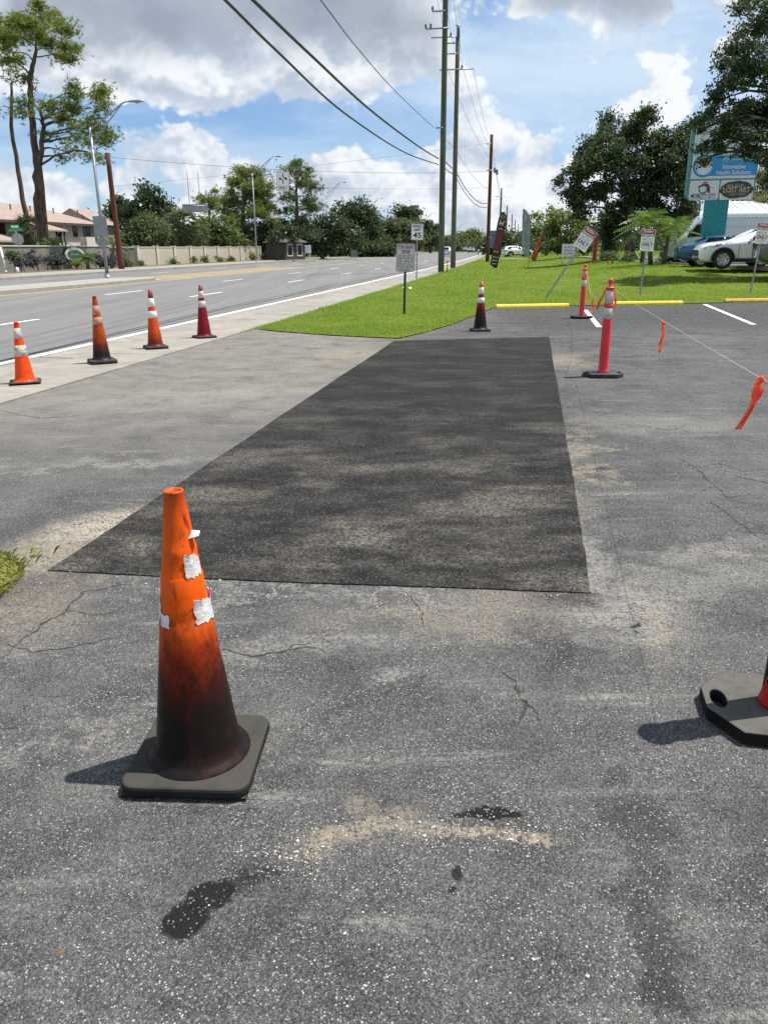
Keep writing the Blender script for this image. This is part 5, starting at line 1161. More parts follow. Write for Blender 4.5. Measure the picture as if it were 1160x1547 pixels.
# ------------------------------------------------------------------ far roadside signs and boxes
g = col_at(745, 150, 0); o = thing('blue_sign', 'blue roadside sign on a post beyond the lawn pole', 'sign', g); zc = z_of(745, 357, 150); M_bl = pbr('roadside_blue', (0.06, 0.16, 0.26), .5)
MB().tube([(0, 0, -.1), (0, 0, zc)], .10, 8).build('post', M_galv, o); plate(o, 2.2, .9, zc + .6, M_bl, t=.05, y=-.1, r=.08); plate(o, 1.3, 2.2, zc - .9, M_bl, t=.05, y=-.1, r=.08, name='lower_plate')
g = col_at(585, 178, 0); o = thing('red_monument', 'low red and grey monument sign at the far roadside', 'sign', g, R(8)); M_mred = pbr('monument_red', (0.20, 0.018, 0.028), .5, var=.15); hh = z_of(585, 366, 178)
mb = MB(); mb.cbox((0, 0, .5), (1.9, .6, 1.2), .04); mb.build('plinth', M_kerb, o); mb = MB(); mb.cbox((0, 0, 1.1 + (hh - 1.1) / 2), (1.7, .5, hh - 1.1), .05); mb.build('cabinet', M_mred, o); print_row(o, 1.2, .25, hh - .8, M_signwhite, 61, -.26)
g = col_at(559, 168, 0); o = thing('plaza_sign', 'pale plaza sign with stacked panels on two posts across road', 'sign', g, R(6)); M_pgr = pbr('plaza_panel', (0.30, 0.33, 0.33), .5, var=.15)
for x in (-1.0, 1.0): MB().tube([(x, 0, -.1), (x, 0, z_of(559, 358, 168))], .12, 8).build('post', M_signwhite, o)
for k in range(3): zz = z_of(559, 364 + 7.5 * k, 168); mb = MB(); mb.cbox((0, -.12, zz - .45), (2.3, .15, .95), .02); mb.build('panel', M_pgr if k else M_signwhite, o)
g = col_at(523, 150, 0); o = thing('warning_sign', 'yellow diamond warning sign on the far roadside', 'sign', g); zc = z_of(523, 373, 150); MB().tube([(0, 0, -.1), (0, 0, zc + .4)], .05, 6).build('post', M_galv, o)
mb = MB(); mb.prism([(0, -.75), (.6, 0), (0, .75), (-.6, 0)], 0, .02, Matrix.Translation((0, -.06, zc)) @ MX); mb.build('diamond_plate', pbr('warning_yellow', (0.70, 0.46, 0.03), .5), o)
g = col_at(535, 138, .08); o = thing('utility_box', 'squat pale green utility cabinet on the far grass', 'utility box', g, R(8)); M_ub = pbr('utility_green', (0.13, 0.20, 0.16), .55, var=.12, dirt=.3)
mb = MB(); mb.cbox((0, 0, .55), (1.1, .9, 1.05), .04); mb.build('cabinet', M_ub, o); mb = MB(); mb.cbox((0, 0, .04), (1.3, 1.1, .12), .02); mb.build('pad', M_kerb, o); mb = MB(); mb.cbox((0, -.46, .55), (.8, .02, .7), .005); mb.build('door', M_ub, o)
g = col_at(571, 172, 0); o = thing('round_sign', 'small round white sign on a thin post by red monument', 'sign', g); zc = z_of(571, 378, 172); MB().tube([(0, 0, -.1), (0, 0, zc)], .05, 6).build('post', M_galv, o); MB().lathe([(0, 0), (.45, 0), (.45, .03), (0, .03)], 14, M=Matrix.Translation((0, -.06, zc)) @ MX).build('disc', M_signwhite, o)
for px, Y, w, zc_, nm, lab in ((461, 118, 1.75, 376, 'lawn_sign', 'white roadside sign board with dark print before the dark house'), (858, 62, 1.0, 378, 'lawn_sign', 'small square white sign box in grass near the pale green bushes')):
    g = col_at(px, Y); o = thing(nm, lab, 'sign', g, R(4)); hh = w * (.62 if px < 500 else .95); zc = z_of(px, zc_, Y) - g.z
    for x in (-.4, .4): MB().tube([(x * w, .05, -.1), (x * w, .05, zc)], .05, 6).build('post', M_signwhite, o)
    mb = MB(); mb.cbox((0, 0, zc), (w, .12, hh), .015); mb.build('board', M_signwhite, o)
    for k in range(3): print_row(o, w * .7, hh * .14, zc + hh * (.25 - .24 * k), M_black, 70 + k, -.065)
g = col_at(898, 57); o = thing('red_post', 'square red post standing under the big dark oak', 'post', g); hh = z_of(898, 355, 57) - g.z; mb = MB(); mb.cbox((0, 0, hh / 2), (.28, .2, hh), .02); mb.build('shaft', pbr('post_red', (0.30, 0.022, 0.03), .5, var=.15), o); mb = MB(); mb.cbox((0, 0, hh + .03), (.34, .26, .06), .01); mb.build('cap', M_kerb, o)
# ------------------------------------------------------------------ vehicles
M_tyre = pbr('tyre', (0.018, 0.018, 0.019), .85, var=.2); M_rim = pbr('alloy_rim', (0.55, 0.56, 0.58), .3, .8, var=.08); M_trim = pbr('black_trim', (0.016, 0.016, 0.017), .6, var=.2)
M_cwhite = pbr('white_car_paint', (0.80, 0.81, 0.82), .25, var=.02, coat=.8); M_cblue = pbr('blue_car_paint', (0.012, 0.085, 0.19), .25, 0.3, var=.05, coat=.8); M_cgreen = pbr('dark_green_car_paint', (0.10, 0.135, 0.125), .28, 0.3, var=.05, coat=.8); M_cgrey = pbr('grey_car_paint', (0.18, 0.19, 0.20), .28, .3, coat=.8)
M_head = pbr('headlamp_lens', (0.10, 0.11, 0.12), .08, var=.4, vscale=8, spec=.9); M_tail = pbr('tail_lamp_red', (0.22, 0.012, 0.014), .15); M_vanw = pbr('van_white_paint', (0.56, 0.62, 0.63), .35, var=.03, coat=.5)
def loft(stations, mat, parent, name):
    """stations: (x, [(y, z), ...]) half sections from sill to roof centre, mirrored"""
    n = len(stations[0][1]); vs = []
    for x, s in stations:
        vs += [(x, -y, z) for y, z in s] + [(x, y, z) for y, z in reversed(s)]
    m_ = 2 * n; mb = MB(); k = len(stations)
    mb.add(vs, [(i * m_ + j, i * m_ + (j + 1) % m_, (i + 1) * m_ + (j + 1) % m_, (i + 1) * m_ + j) for i in range(k - 1) for j in range(m_)] + [tuple(range(m_)), tuple(range(k * m_ - 1, (k - 1) * m_ - 1, -1))], True)
    o = mb.build(name, mat, parent); e = o.modifiers.new('s', 'SUBSURF'); e.levels = 1; e.render_levels = 1; return o
def wheel(parent, x, y, r_, w=.22, spokes=7):
    s = -1 if y < 0 else 1; Mw = Matrix.Translation((x, y, r_)) @ Matrix.Rotation(R(90) * -s, 4, 'X')
    o = bpy.data.objects.new('wheel', None); COL.objects.link(o); o.parent = parent; o.matrix_local = Mw
    MB().lathe([(r_ * .68, -w), (r_ * .93, -w), (r_, -w * .85), (r_, -w * .12), (r_ * .94, 0), (r_ * .70, .0), (r_ * .66, -.03)], 30).build('tyre', M_tyre, o)
    mb = MB(); mb.lathe([(r_ * .69, -.012), (r_ * .63, -.02), (r_ * .61, -.07), (r_ * .2, -.08)], 30)
    for k in range(spokes):
        a = 2 * math.pi * k / spokes
        for d in (-.13, .13):
            p0, p1 = Vector((math.cos(a) * r_ * .12, math.sin(a) * r_ * .12, -.03)), Vector((math.cos(a + d) * r_ * .64, math.sin(a + d) * r_ * .64, -.022)); q = (p1 - p0).normalized().cross(Vector((0, 0, 1))) * r_ * .045
            mb.add([p0 + q, p0 - q, p1 - q, p1 + q, p0 + q - Vector((0, 0, .03)), p0 - q - Vector((0, 0, .03)), p1 - q - Vector((0, 0, .03)), p1 + q - Vector((0, 0, .03))], [(0, 1, 2, 3), (0, 4, 5, 1), (2, 6, 7, 3), (1, 5, 6, 2), (3, 7, 4, 0)])
    mb.lathe([(r_ * .16, -.05), (r_ * .15, -.02), (.01, -.015)], 14); mb.build('rim', M_rim, o)
    MB().lathe([(r_ * .60, -.075), (.01, -.085)], 24).build('brake_disc', M_trim, o); return o
def quadpanel(parent, pts, mat, name, t=.006):
    mb = MB(); n = len(pts); mb.add(pts, [tuple(range(n))]); o = mb.build(name, mat, parent); s = o.modifiers.new('t', 'SOLIDIFY'); s.thickness = t; s.offset = 0; return o
def arch(parent, x, y, r_, mat, w=.07):
    s = -1 if y < 0 else 1; vs = []; n = 16
    for k in range(n + 1): a = R(-8 + 196 * k / n); vs += [(x + r_ * math.cos(a), y, r_ * .92 + r_ * math.sin(a) * 1.0), (x + (r_ + w) * math.cos(a), y, r_ * .92 + (r_ + w) * math.sin(a)), ]
    mb = MB(); mb.add(vs, [(2 * i, 2 * i + 1, 2 * i + 3, 2 * i + 2) for i in range(n)]); a_ = mb.build('wheel_arch', mat, parent); q = a_.modifiers.new('t', 'SOLIDIFY'); q.thickness = .16; q.offset = 0
    mb = MB(); mb.add([(x + r_ * math.cos(R(k * 15)), y - s * .004, r_ * .92 + r_ * math.sin(R(k * 15))) for k in range(24)], [tuple(range(24))]); mb.build('wheel_well', M_black, parent)
def suv(loc, rz, paint, label, name='suv', L=4.95, Wd=1.93, Ht=1.73):
    """nose towards +x"""
    o = thing(name, label, 'car', loc, rz, 'vehicles parked behind the lawn'); h = Wd / 2
    def sec(wb, zb, wm, zm, wt, zt, wr, zr): return [(wb * .86, zb), (wb, zb + .06), (wm, zm * .5 + zb * .5), (wm, zm), (wt, zt), (wr, zr), (wr * .55, zr + .02), (.0, zr + .03)]
    st = []
    f = L / 2; r_ = -L / 2
    for x, zb, wm, zbelt, wr, zr in ((f, .42, h * .70, .70, h * .6, .74), (f - .06, .30, h * .86, .86, h * .75, .92), (f - .30, .24, h * .96, .98, h * .82, 1.05), (f - .75, .24, h, 1.04, h * .80, 1.10), (f - 1.35, .24, h, 1.08, h * .78, 1.16),
                                 (f - 1.55, .24, h, 1.09, h * .76, 1.22), (f - 2.05, .24, h, 1.11, h * .72, 1.52), (f - 2.45, .24, h, 1.11, h * .72, 1.66), (f - 3.1, .24, h, 1.12, h * .72, Ht - .03), (f - 3.9, .24, h, 1.13, h * .71, Ht - .05), (r_ + .55, .26, h * .98, 1.13, h * .70, 1.62), (r_ + .22, .30, h * .95, 1.12, h * .70, 1.40), (r_ + .04, .36, h * .90, 1.05, h * .74, 1.14), (r_, .48, h * .80, .90, h * .7, 1.0)):
        zt = zbelt + (zr - zbelt) * .08; st.append((x, sec(wm * .96, zb, wm, zbelt * .98, wm * .97 if zr < 1.25 else wm * .95, zt, wr, zr)))
    loft(st, paint, o, 'body')
    for s in (-1, 1):
        y = s * h
        gl = lambda q: [(x, s * (h * (.955 - .26 * (z - 1.12) / .55) + .012), z) for x, z in q]
        quadpanel(o, gl([(f - 2.02, 1.16), (f - 2.62, 1.16), (f - 2.62, 1.57), (f - 2.42, 1.55)]), M_glass, 'front_window'); quadpanel(o, gl([(f - 2.70, 1.16), (f - 3.55, 1.17), (f - 3.55, 1.60), (f - 2.70, 1.585)]), M_glass, 'rear_window'); quadpanel(o, gl([(f - 3.63, 1.17), (f - 4.38, 1.22), (f - 4.28, 1.50), (f - 3.63, 1.59)]), M_glass, 'quarter_window')
        for wx in (f - .98, r_ + 1.08): arch(o, wx, y * 1.004, .43, M_trim); wheel(o, wx, y + s * .09, .385)
        mb = MB(); mb.cbox((-.05, s * (h + .005), .34), (L - 2.2, .03, .16), .01); mb.build('sill_trim', M_trim, o)
        mb = MB(); mb.cbox((f - 2.02, s * (h + .13), 1.17), (.12, .24, .15), .04); mb.build('mirror', paint, o); mb = MB(); mb.cbox((f - 2.0, s * (h + .02), 1.10), (.10, .12, .06), .02); mb.build('mirror_foot', M_trim, o)
        quadpanel(o, [(f - .16, s * h * .90, .83), (f - .70, s * h * 1.005, .93), (f - .86, s * h * 1.0, 1.02), (f - .30, s * h * .90, .95)], M_head, 'headlight', .02)
        quadpanel(o, [(r_ - .02, s * h * .86, .95), (r_ + .36, s * h * 1.01, 1.0), (r_ + .36, s * h * 1.0, 1.12), (r_ + .02, s * h * .84, 1.08)], M_tail, 'tail_light', .02)
        for hx in (f - 2.5, f - 3.42): mb = MB(); mb.cbox((hx, s * (h + .012), .97), (.20, .03, .035), .01); mb.build('door_handle', paint, o)
        for hx in (f - 1.62, f - 2.66, f - 3.60): mb = MB(); mb.box((hx, s * (h + .0), .72), (.012, .012, .66)); mb.build('door_seam', M_trim, o)
        MB().tube([(f - 2.7, s * h * .70, Ht + .02), (f - 3.4, s * h * .70, Ht + .03), (r_ + .9, s * h * .68, Ht)], .018, 6).build('roof_rail', M_trim, o)
    quadpanel(o, [(f - 1.62, -h * .70, 1.24), (f - 1.62, h * .70, 1.24), (f - 2.36, h * .64, 1.645), (f - 2.36, -h * .64, 1.645)], M_glass, 'windscreen', .02)
    quadpanel(o, [(r_ + .0, -h * .58, 1.22), (r_ + .0, h * .58, 1.22), (r_ + .34, h * .54, 1.62), (r_ + .34, -h * .54, 1.62)], M_glass, 'rear_screen', .02)
    mb = MB(); mb.cbox((f - .02, 0, .66), (.08, h * 1.25, .26), .03); mb.build('grille', M_trim, o); mb = MB(); mb.cbox((f - .05, 0, .40), (.10, h * 1.4, .14), .03); mb.build('bumper_trim', M_trim, o)
    return o
def sedan(loc, rz, paint, label):
    o = thing('sedan', label, 'car', loc, rz, 'vehicles parked behind the lawn'); L, Wd, Ht = 4.7, 1.82, 1.45; h = Wd / 2; f, r_ = L / 2, -L / 2
    def sec(wm, zb, zm, wt, zt, wr, zr): return [(wm * .84, zb), (wm * .97, zb + .06), (wm, zm * .6), (wm, zm), (wt, zt), (wr, zr), (wr * .5, zr + .015), (0, zr + .02)]
    st = []
    for x, zb, wm, zbelt, wr, zr in ((f, .40, h * .7, .60, h * .6, .64), (f - .1, .26, h * .88, .70, h * .74, .76), (f - .7, .22, h, .82, h * .78, .90), (f - 1.3, .22, h, .88, h * .76, .97), (f - 1.5, .22, h, .90, h * .72, 1.05), (f - 2.1, .22, h, .92, h * .66, 1.38), (f - 2.6, .22, h, .93, h * .66, Ht), (f - 3.3, .22, h, .94, h * .64, Ht - .03), (r_ + .95, .23, h, .96, h * .66, 1.20), (r_ + .6, .25, h * .98, .97, h * .72, 1.06), (r_ + .12, .30, h * .90, .95, h * .74, 1.02), (r_, .45, h * .80, .80, h * .68, .86)):
        st.append((x, sec(wm, zb, zbelt, wm * .96, zbelt + (zr - zbelt) * .1, wr, zr)))
    loft(st, paint, o, 'body')
    for s in (-1, 1):
        gl = lambda q: [(x, s * (h * (.955 - .28 * (z - .94) / .5) + .01), z) for x, z in q]
        quadpanel(o, gl([(f - 1.75, .98), (f - 2.6, .99), (f - 2.6, 1.36), (f - 2.3, 1.34)]), M_glass, 'front_window'); quadpanel(o, gl([(f - 2.68, .99), (f - 3.6, 1.02), (f - 3.35, 1.32), (f - 2.68, 1.36)]), M_glass, 'rear_window')
        for wx in (f - .92, r_ + 1.05): arch(o, wx, s * h * 1.003, .36, M_trim, .03); wheel(o, wx, s * (h + .09), .325)
        quadpanel(o, [(r_ + .04, s * h * .60, .82), (r_ + .20, s * h * .97, .82), (r_ + .24, s * h * .97, .96), (r_ + .06, s * h * .60, .96)], M_tail, 'tail_light', .02); quadpanel(o, [(f - .1, s * h * .6, .60), (f - .45, s * h * .98, .66), (f - .5, s * h * .97, .78), (f - .16, s * h * .6, .72)], M_head, 'headlight', .02)
        mb = MB(); mb.cbox((f - 1.85, s * (h + .1), 1.02), (.1, .2, .12), .03); mb.build('mirror', paint, o)
    quadpanel(o, [(r_ + .72, -h * .62, 1.10), (r_ + .72, h * .62, 1.10), (r_ + 1.25, h * .58, 1.40), (r_ + 1.25, -h * .58, 1.40)], M_glass, 'rear_screen', .02); quadpanel(o, [(f - 1.52, -h * .66, 1.07), (f - 1.52, h * .66, 1.07), (f - 2.2, h * .6, 1.41), (f - 2.2, -h * .6, 1.41)], M_glass, 'windscreen', .02)
    mb = MB(); mb.cbox((r_ + .02, 0, .38), (.08, h * 1.3, .16), .03); mb.build('bumper_trim', M_trim, o)
    return o
def van(loc, rz, label, L=6.7, Wd=2.05, Ht=2.75):
    o = thing('van', label, 'van', loc, rz, 'vehicles parked behind the lawn'); h = Wd / 2; f, r_ = L / 2, -L / 2
    def sec(wm, zb, zm, wt, zt, wr, zr): return [(wm * .9, zb), (wm, zb + .08), (wm, zm * .6), (wm, zm), (wt, zt), (wr, zr - .06), (wr * .9, zr), (0, zr + .03)]
    st = []
    for x, zb, wm, zm, wr, zr in ((f, .45, h * .75, .80, h * .7, .95), (f - .1, .32, h * .92, 1.0, h * .85, 1.15), (f - .5, .28, h, 1.20, h * .9, 1.32), (f - .85, .28, h, 1.28, h * .9, 1.45), (f - 1.35, .28, h, 1.35, h * .88, 2.15), (f - 1.75, .28, h, 1.40, h * .90, 2.60), (f - 2.3, .28, h, 1.5, h * .93, Ht), (0, .28, h, 1.5, h * .94, Ht), (r_ + .4, .30, h, 1.5, h * .94, Ht), (r_ + .03, .32, h, 1.5, h * .94, Ht - .02), (r_, .4, h * .97, 1.5, h * .9, Ht - .08)):
        st.append((x, sec(wm, zb, zm, wm * .985, zm + (zr - zm) * .25, wr, zr)))
    loft(st, M_vanw, o, 'body')
    for s in (-1, 1):
        quadpanel(o, [(f - 1.0, s * (h + .008), 1.42), (f - 2.0, s * (h + .008), 1.45), (f - 2.0, s * (h * .96 + .008), 2.10), (f - 1.5, s * (h * .96 + .008), 2.08)], M_glass, 'cab_window')
        for wx in (f - 1.0, r_ + 1.3): arch(o, wx, s * h * 1.003, .40, M_trim, .05); wheel(o, wx, s * (h + .09), .36)
        quadpanel(o, [(f - .10, s * h * .70, 1.0), (f - .42, s * h * .985, 1.02), (f - .50, s * h * .97, 1.26), (f - .28, s * h * .72, 1.22)], M_head, 'headlight', .02)
        mb = MB(); mb.cbox((f - 1.15, s * (h + .17), 1.60), (.14, .26, .36), .05); mb.build('mirror', M_trim, o)
        for z in (1.05, 1.95, 2.42): mb = MB(); mb.cbox((-.6, s * (h + .001 - (.04 if z > 2 else 0)), z), (L - 2.6, .025, .03), .008); mb.build('body_rib', M_vanw, o)
        mb = MB(); mb.cbox((-.3, s * (h + .01), .55), (L - 2.4, .03, .2), .01); mb.build('sill_trim', M_trim, o)
    quadpanel(o, [(f - .90, -h * .82, 1.50), (f - .90, h * .82, 1.50), (f - 1.62, h * .80, 2.42), (f - 1.62, -h * .80, 2.42)], M_glass, 'windscreen', .02)
    mb = MB(); mb.cbox((f - .03, 0, .86), (.10, h * 1.2, .30), .04); mb.build('grille', M_trim, o); mb = MB(); mb.cbox((f - .02, 0, .50), (.16, h * 1.75, .28), .05); mb.build('bumper_trim', M_trim, o)
    return o
ZL = .60
def lot_at(px, Y): p = at(px, 385, Y); return Vector((p.x, p.y, ZL))
face_l = R(180) - R(10)
w0 = lot_at(1098, 35.6)                                    # where the suv's front wheel stands
dv = Vector((math.cos(face_l), math.sin(face_l), 0)); c0 = w0 - dv * (4.95 / 2 - .98) + Vector((0, .96, 0))
suv((c0.x, c0.y, ZL), face_l, M_cwhite, 'white suv with split spoke wheels parked before the teal sign')
w1 = lot_at(1158, 31.0); c1 = w1 + Vector((2.75, 1.1, 0)); suv((c1.x, c1.y, ZL), R(-14), M_cgreen, 'dark grey green suv parked beside the white suv')
b = lot_at(1040, 39.8); sedan((b.x + 1.85, b.y, ZL), R(-12), M_cblue, 'blue sedan with red tail light between the van and white suv')
v0 = lot_at(1019, 45.2); fl = R(180) - R(10); van((v0.x + 3.15, v0.y + .9, ZL), fl, 'long white high roof cargo van behind the teal column')
def road_car(px, Y, off, paint, label, rz): p = road(off, Y, -.02); return suv((p.x, p.y, p.z), rz, paint, label)
c_ = road_car(674, 150, -2.0, M_cwhite, 'white suv driving on the road seen between the big poles', road_angle(150) + R(90)); c_['group'] = 'cars driving far along the road'; p = at(675, 385, 150); c_.location.x = p.x
for px, Y, pt, lab in ((712, 235, M_cgrey, 'grey car far down the road near the bend'), (703, 270, M_cgreen, 'dark car farther down the road than the grey one'), (727, 215, M_cwhite, 'white car far down the road next to the lawn pole')):
    p = at(px, 385, Y); c_ = suv((p.x, Y, -.02), road_angle(Y) + R(-90), pt, lab); c_['group'] = 'cars driving far along the road'
p = at(781, 385, 130); q = suv((p.x, 130, .03), R(10), M_cwhite, 'white vehicle parked past the lawn between the feather flags'); q['group'] = 'cars driving far along the road'
del q['group']
struct(slab(2.15, 26, 108, 118, -.02, .06, 3).build('driveway', M_walk))
# ------------------------------------------------------------------ buildings
def shingle(name, a, b_):
    m, t, bs = new_mat(name); co = t.node('ShaderNodeTexCoord').outputs['Object']
    br = t.node('ShaderNodeTexBrick'); t.put(br.inputs['Vector'], t.maprot(co, rot=(0, 0, R(90)))); br.inputs['Scale'].default_value = 1.0; br.inputs['Brick Width'].default_value = .34; br.inputs['Row Height'].default_value = .16; br.inputs['Mortar Size'].default_value = .012
    br.inputs['Color1'].default_value = (*a, 1); br.inputs['Color2'].default_value = (*b_, 1); br.inputs['Mortar'].default_value = (*[q * .55 for q in a], 1)
    c = t.mix(t.math('MULTIPLY', t.ramp(t.noise(co, .8, 7, .7), .42, .72), .35), br.outputs[0], tuple(q * .72 for q in a)); t.put(bs.inputs['Base Color'], c); bs.inputs['Roughness'].default_value = .9; return m
M_roof = shingle('pink_tan_shingle', (0.285, 0.218, 0.185), (0.335, 0.262, 0.222)); M_stucco = pbr('taupe_stucco', (0.25, 0.225, 0.195), .9, var=.08, vscale=2, dirt=.3, dirtcol=(0.18, 0.16, 0.14), bump=.3); M_dkframe = pbr('dark_window_frame', (0.02, 0.017, 0.016), .5); M_fascia = pbr('brown_fascia', (0.085, 0.05, 0.042), .6); M_cream = pbr('cream_trim', (0.52, 0.50, 0.45), .7, var=.06)
OB = -47.0; YB = 96.0; org = road(OB, YB, 0); az_b = road_angle(YB)
Bm = Matrix.Translation(org) @ Matrix.Rotation(az_b, 4, 'Z'); Bi = Bm.inverted()
def bl(px, py, x=0.0):
    """point of the plane local-x = x of the apartment block that is seen at px,py, in local (u=y, z)"""
    o_ = Bi @ Vector((0, 0, CAM_H)); d = Bi.to_3x3() @ ray(px, py); t_ = (x - o_.x) / d.x; return o_.y + d.y * t_, o_.z + d.z * t_
house = thing('apartment_block', 'two storey taupe apartment block with pink tan hip roof behind wall', 'building', org, az_b)
u0, _ = bl(-70, 385); u1, _ = bl(150, 385); ze = bl(70, 335.5)[1]; zr = bl(60, 311, -5.5)[1]
mb = MB(); mb.bbox((-11, u0, -.1), (0, u1, ze)); mb.build('wall', M_stucco, house)
mb = MB(); e = .7; xr = -5.5
mb.add([(e, u0 - e, ze), (e, u1 + e, ze), (-11 - e, u1 + e, ze), (-11 - e, u0 - e, ze), (xr, u1 - 5.0, zr), (xr, u0 + 5.0, zr)], [(0, 1, 4, 5), (1, 2, 4), (2, 3, 5, 4), (3, 0, 5), (3, 2, 1, 0)]); rf = mb.build('roof', M_roof, house)
mb = MB(); mb.bbox((e - .02, u0 - e, ze - .22), (e + .05, u1 + e, ze + .04)); mb.build('fascia', M_fascia, house); mb = MB(); mb.bbox((-11 - e, u1 + e - .03, ze - .22), (e - .03, u1 + e + .04, ze + .04)); mb.build('fascia', M_fascia, house)
for px, py in ((15, 309), (45, 312), (80, 315), (25, 321), (97, 324), (117, 318), (125, 325)):
    x_ = -2.8; uu, zz = bl(px, py, x_); mb = MB(); mb.lathe([(.07, -.5), (.07, .0), (.10, .02), (.10, .08), (.02, .1)], 8, (x_, uu, zz)); mb.build('roof_vent', M_fascia, rf)
def window(px0, py0, px1, py1, x=.0, frame=M_dkframe, bars=1):
    a, z1 = bl(px0, py0, x); b_, z0 = bl(px1, py1, x); w_ = bpy.data.objects.new('window', None); COL.objects.link(w_); w_.parent = house
    mb = MB(); mb.bbox((x - .02, a, z0), (x + .03, b_, z1)); mb.build('pane', M_glass, w_)
    for lo, hi in (((a - .07, z0 - .07), (a, z1 + .07)), ((b_, z0 - .07), (b_ + .07, z1 + .07)), ((a, z1), (b_, z1 + .07)), ((a, z0 - .09), (b_, z0)), ((a, (z0 + z1) / 2 - .025), (b_, (z0 + z1) / 2 + .025))): mb = MB(); mb.bbox((x, lo[0], lo[1]), (x + .07, hi[0], hi[1])); mb.build('frame_bar', frame, w_)
    if bars: mb = MB(); mb.bbox((x, (a + b_) / 2 - .025, z0), (x + .075, (a + b_) / 2 + .025, z1)); mb.build('mullion', frame, w_)
window(109.5, 343, 117, 356.5, bars=0); window(125.5, 344, 136, 357); window(-4, 337, 8, 352); window(-34, 336, -20, 351); window(85, 352, 92, 366, bars=0)
# porch with black posts, low lean-to roofs
p0, zp1 = bl(66, 334, 1.0); p1, zp0 = bl(98, 347, 3.4); zq = bl(98, 347.5, 3.4)[1]
ua, ub = bl(62, 340, 3.4)[0], bl(99, 340, 3.4)[0]
mb = MB(); mb.add([(.02, ua, zq + 1.1), (.02, ub - .8, zq + 1.1), (3.6, ub, zq), (3.6, ua, zq), (.02, ua, zq + .95), (.02, ub - .8, zq + .95), (3.6, ub, zq - .15), (3.6, ua, zq - .15)], [(0, 3, 2, 1), (4, 5, 6, 7), (2, 3, 7, 6), (1, 2, 6, 5), (0, 4, 7, 3)]); mb.build('porch_roof', M_roof, house)
for u in (ub - .3, ub - 1.0, ub - 1.9): MB().tube([(3.3, u, -.1), (3.3, u, zq)], .11, 8).build('porch_post', M_dkframe, house)
uc, ud = bl(92, 366, 2.0)[0], bl(150, 372, 2.0)[0]; zl = bl(120, 367, 2.0)[1]
mb = MB(); mb.bbox((.02, uc, zl - .5), (1.8, ud, zl)); mb.build('balcony', M_cream, house)
ue, uf = bl(126, 360, 2.2)[0], bl(139, 360, 2.2)[0]; mb = MB(); mb.bbox((1.82, ue, zl - .9), (2.6, uf, bl(130, 357.5, 2.2)[1])); mb.build('utility_closet', M_cream, house)
ug, uh = bl(-60, 362, 6)[0], bl(26, 362, 6)[0]; z6 = bl(10, 363, 6)[1]
mb = MB(); mb.add([(2.0, ug, z6 + 1.5), (2.0, uh - 2, z6 + 1.5), (6.5, uh, z6), (6.5, ug, z6), (2.0, ug, z6 + 1.35), (2.0, uh - 2, z6 + 1.35), (6.5, uh, z6 - .15), (6.5, ug, z6 - .15)], [(0, 3, 2, 1), (4, 5, 6, 7), (2, 3, 7, 6), (1, 2, 6, 5), (0, 4, 7, 3)]); mb.build('low_roof', M_roof, house)
mb = MB(); mb.bbox((2.2, ug, -.1), (6.0, uh - .4, z6 - .16)); mb.build('annex', M_stucco, house)
# hip end beyond, smaller roof towards the hedge
ui, uj = bl(146, 345, -1.5)[0], bl(186, 345, -1.5)[0]; zk = bl(185, 341, -1.5)[1]
mb = MB(); mb.add([(-1, ui, zk), (-1, uj, zk), (-9, uj, zk), (-9, ui, zk), (-5, uj - 3.5, zk + 2.1), (-5, ui, zk + 2.1)], [(0, 1, 4, 5), (1, 2, 4), (2, 3, 5, 4), (3, 2, 1, 0), (3, 0, 5)]); mb.build('wing_roof', M_roof, house); mb = MB(); mb.bbox((-8.6, u1 + .01, -.1), (-1.5, uj - .5, zk)); mb.build('wing_wall', M_stucco, house)
# ------------------------------------------------------------------ boundary wall with panels and posts
M_wallp = pbr('tan_wall_panel', (0.40, 0.36, 0.285), .9, var=.05, vscale=1.2, dirt=.22, dirtcol=(0.28, 0.25, 0.20), dscale=.8, bump=.5, bscale=25); M_wallpost = pbr('cream_wall_post', (0.50, 0.47, 0.40), .9, var=.05, dirt=.15); M_wallshade = pbr('shade_toned_wall', (0.195, 0.185, 0.16), .9, var=.08, vscale=1.5, dirt=.25, bump=.4)  # entrance wall: shade of its turned side is put into the darker colour
wo = -28.5; pxs = [205.9, 235, 261.3, 284.5, 306.4, 326.2, 343.7, 360.7, 375.8, 391.6]
def Y_on(off, px):
    lo, hi = 10., 260.
    for _ in range(50):
        m_ = (lo + hi) / 2
        if proj(road(off, m_, 1.5))[0] < px: lo = m_
        else: hi = m_
    return lo
Yp = [Y_on(wo, 205.9), Y_on(wo, 391.6)]; Ys_ = [Yp[0] + (Yp[1] - Yp[0]) * k / 9 for k in range(10)]
hw = z_of(300, 373, road(wo, Ys_[4]).y)
wl = thing('panel_wall', 'tan panel wall with cream posts running beside the far sidewalk', 'wall', (0, 0, 0))
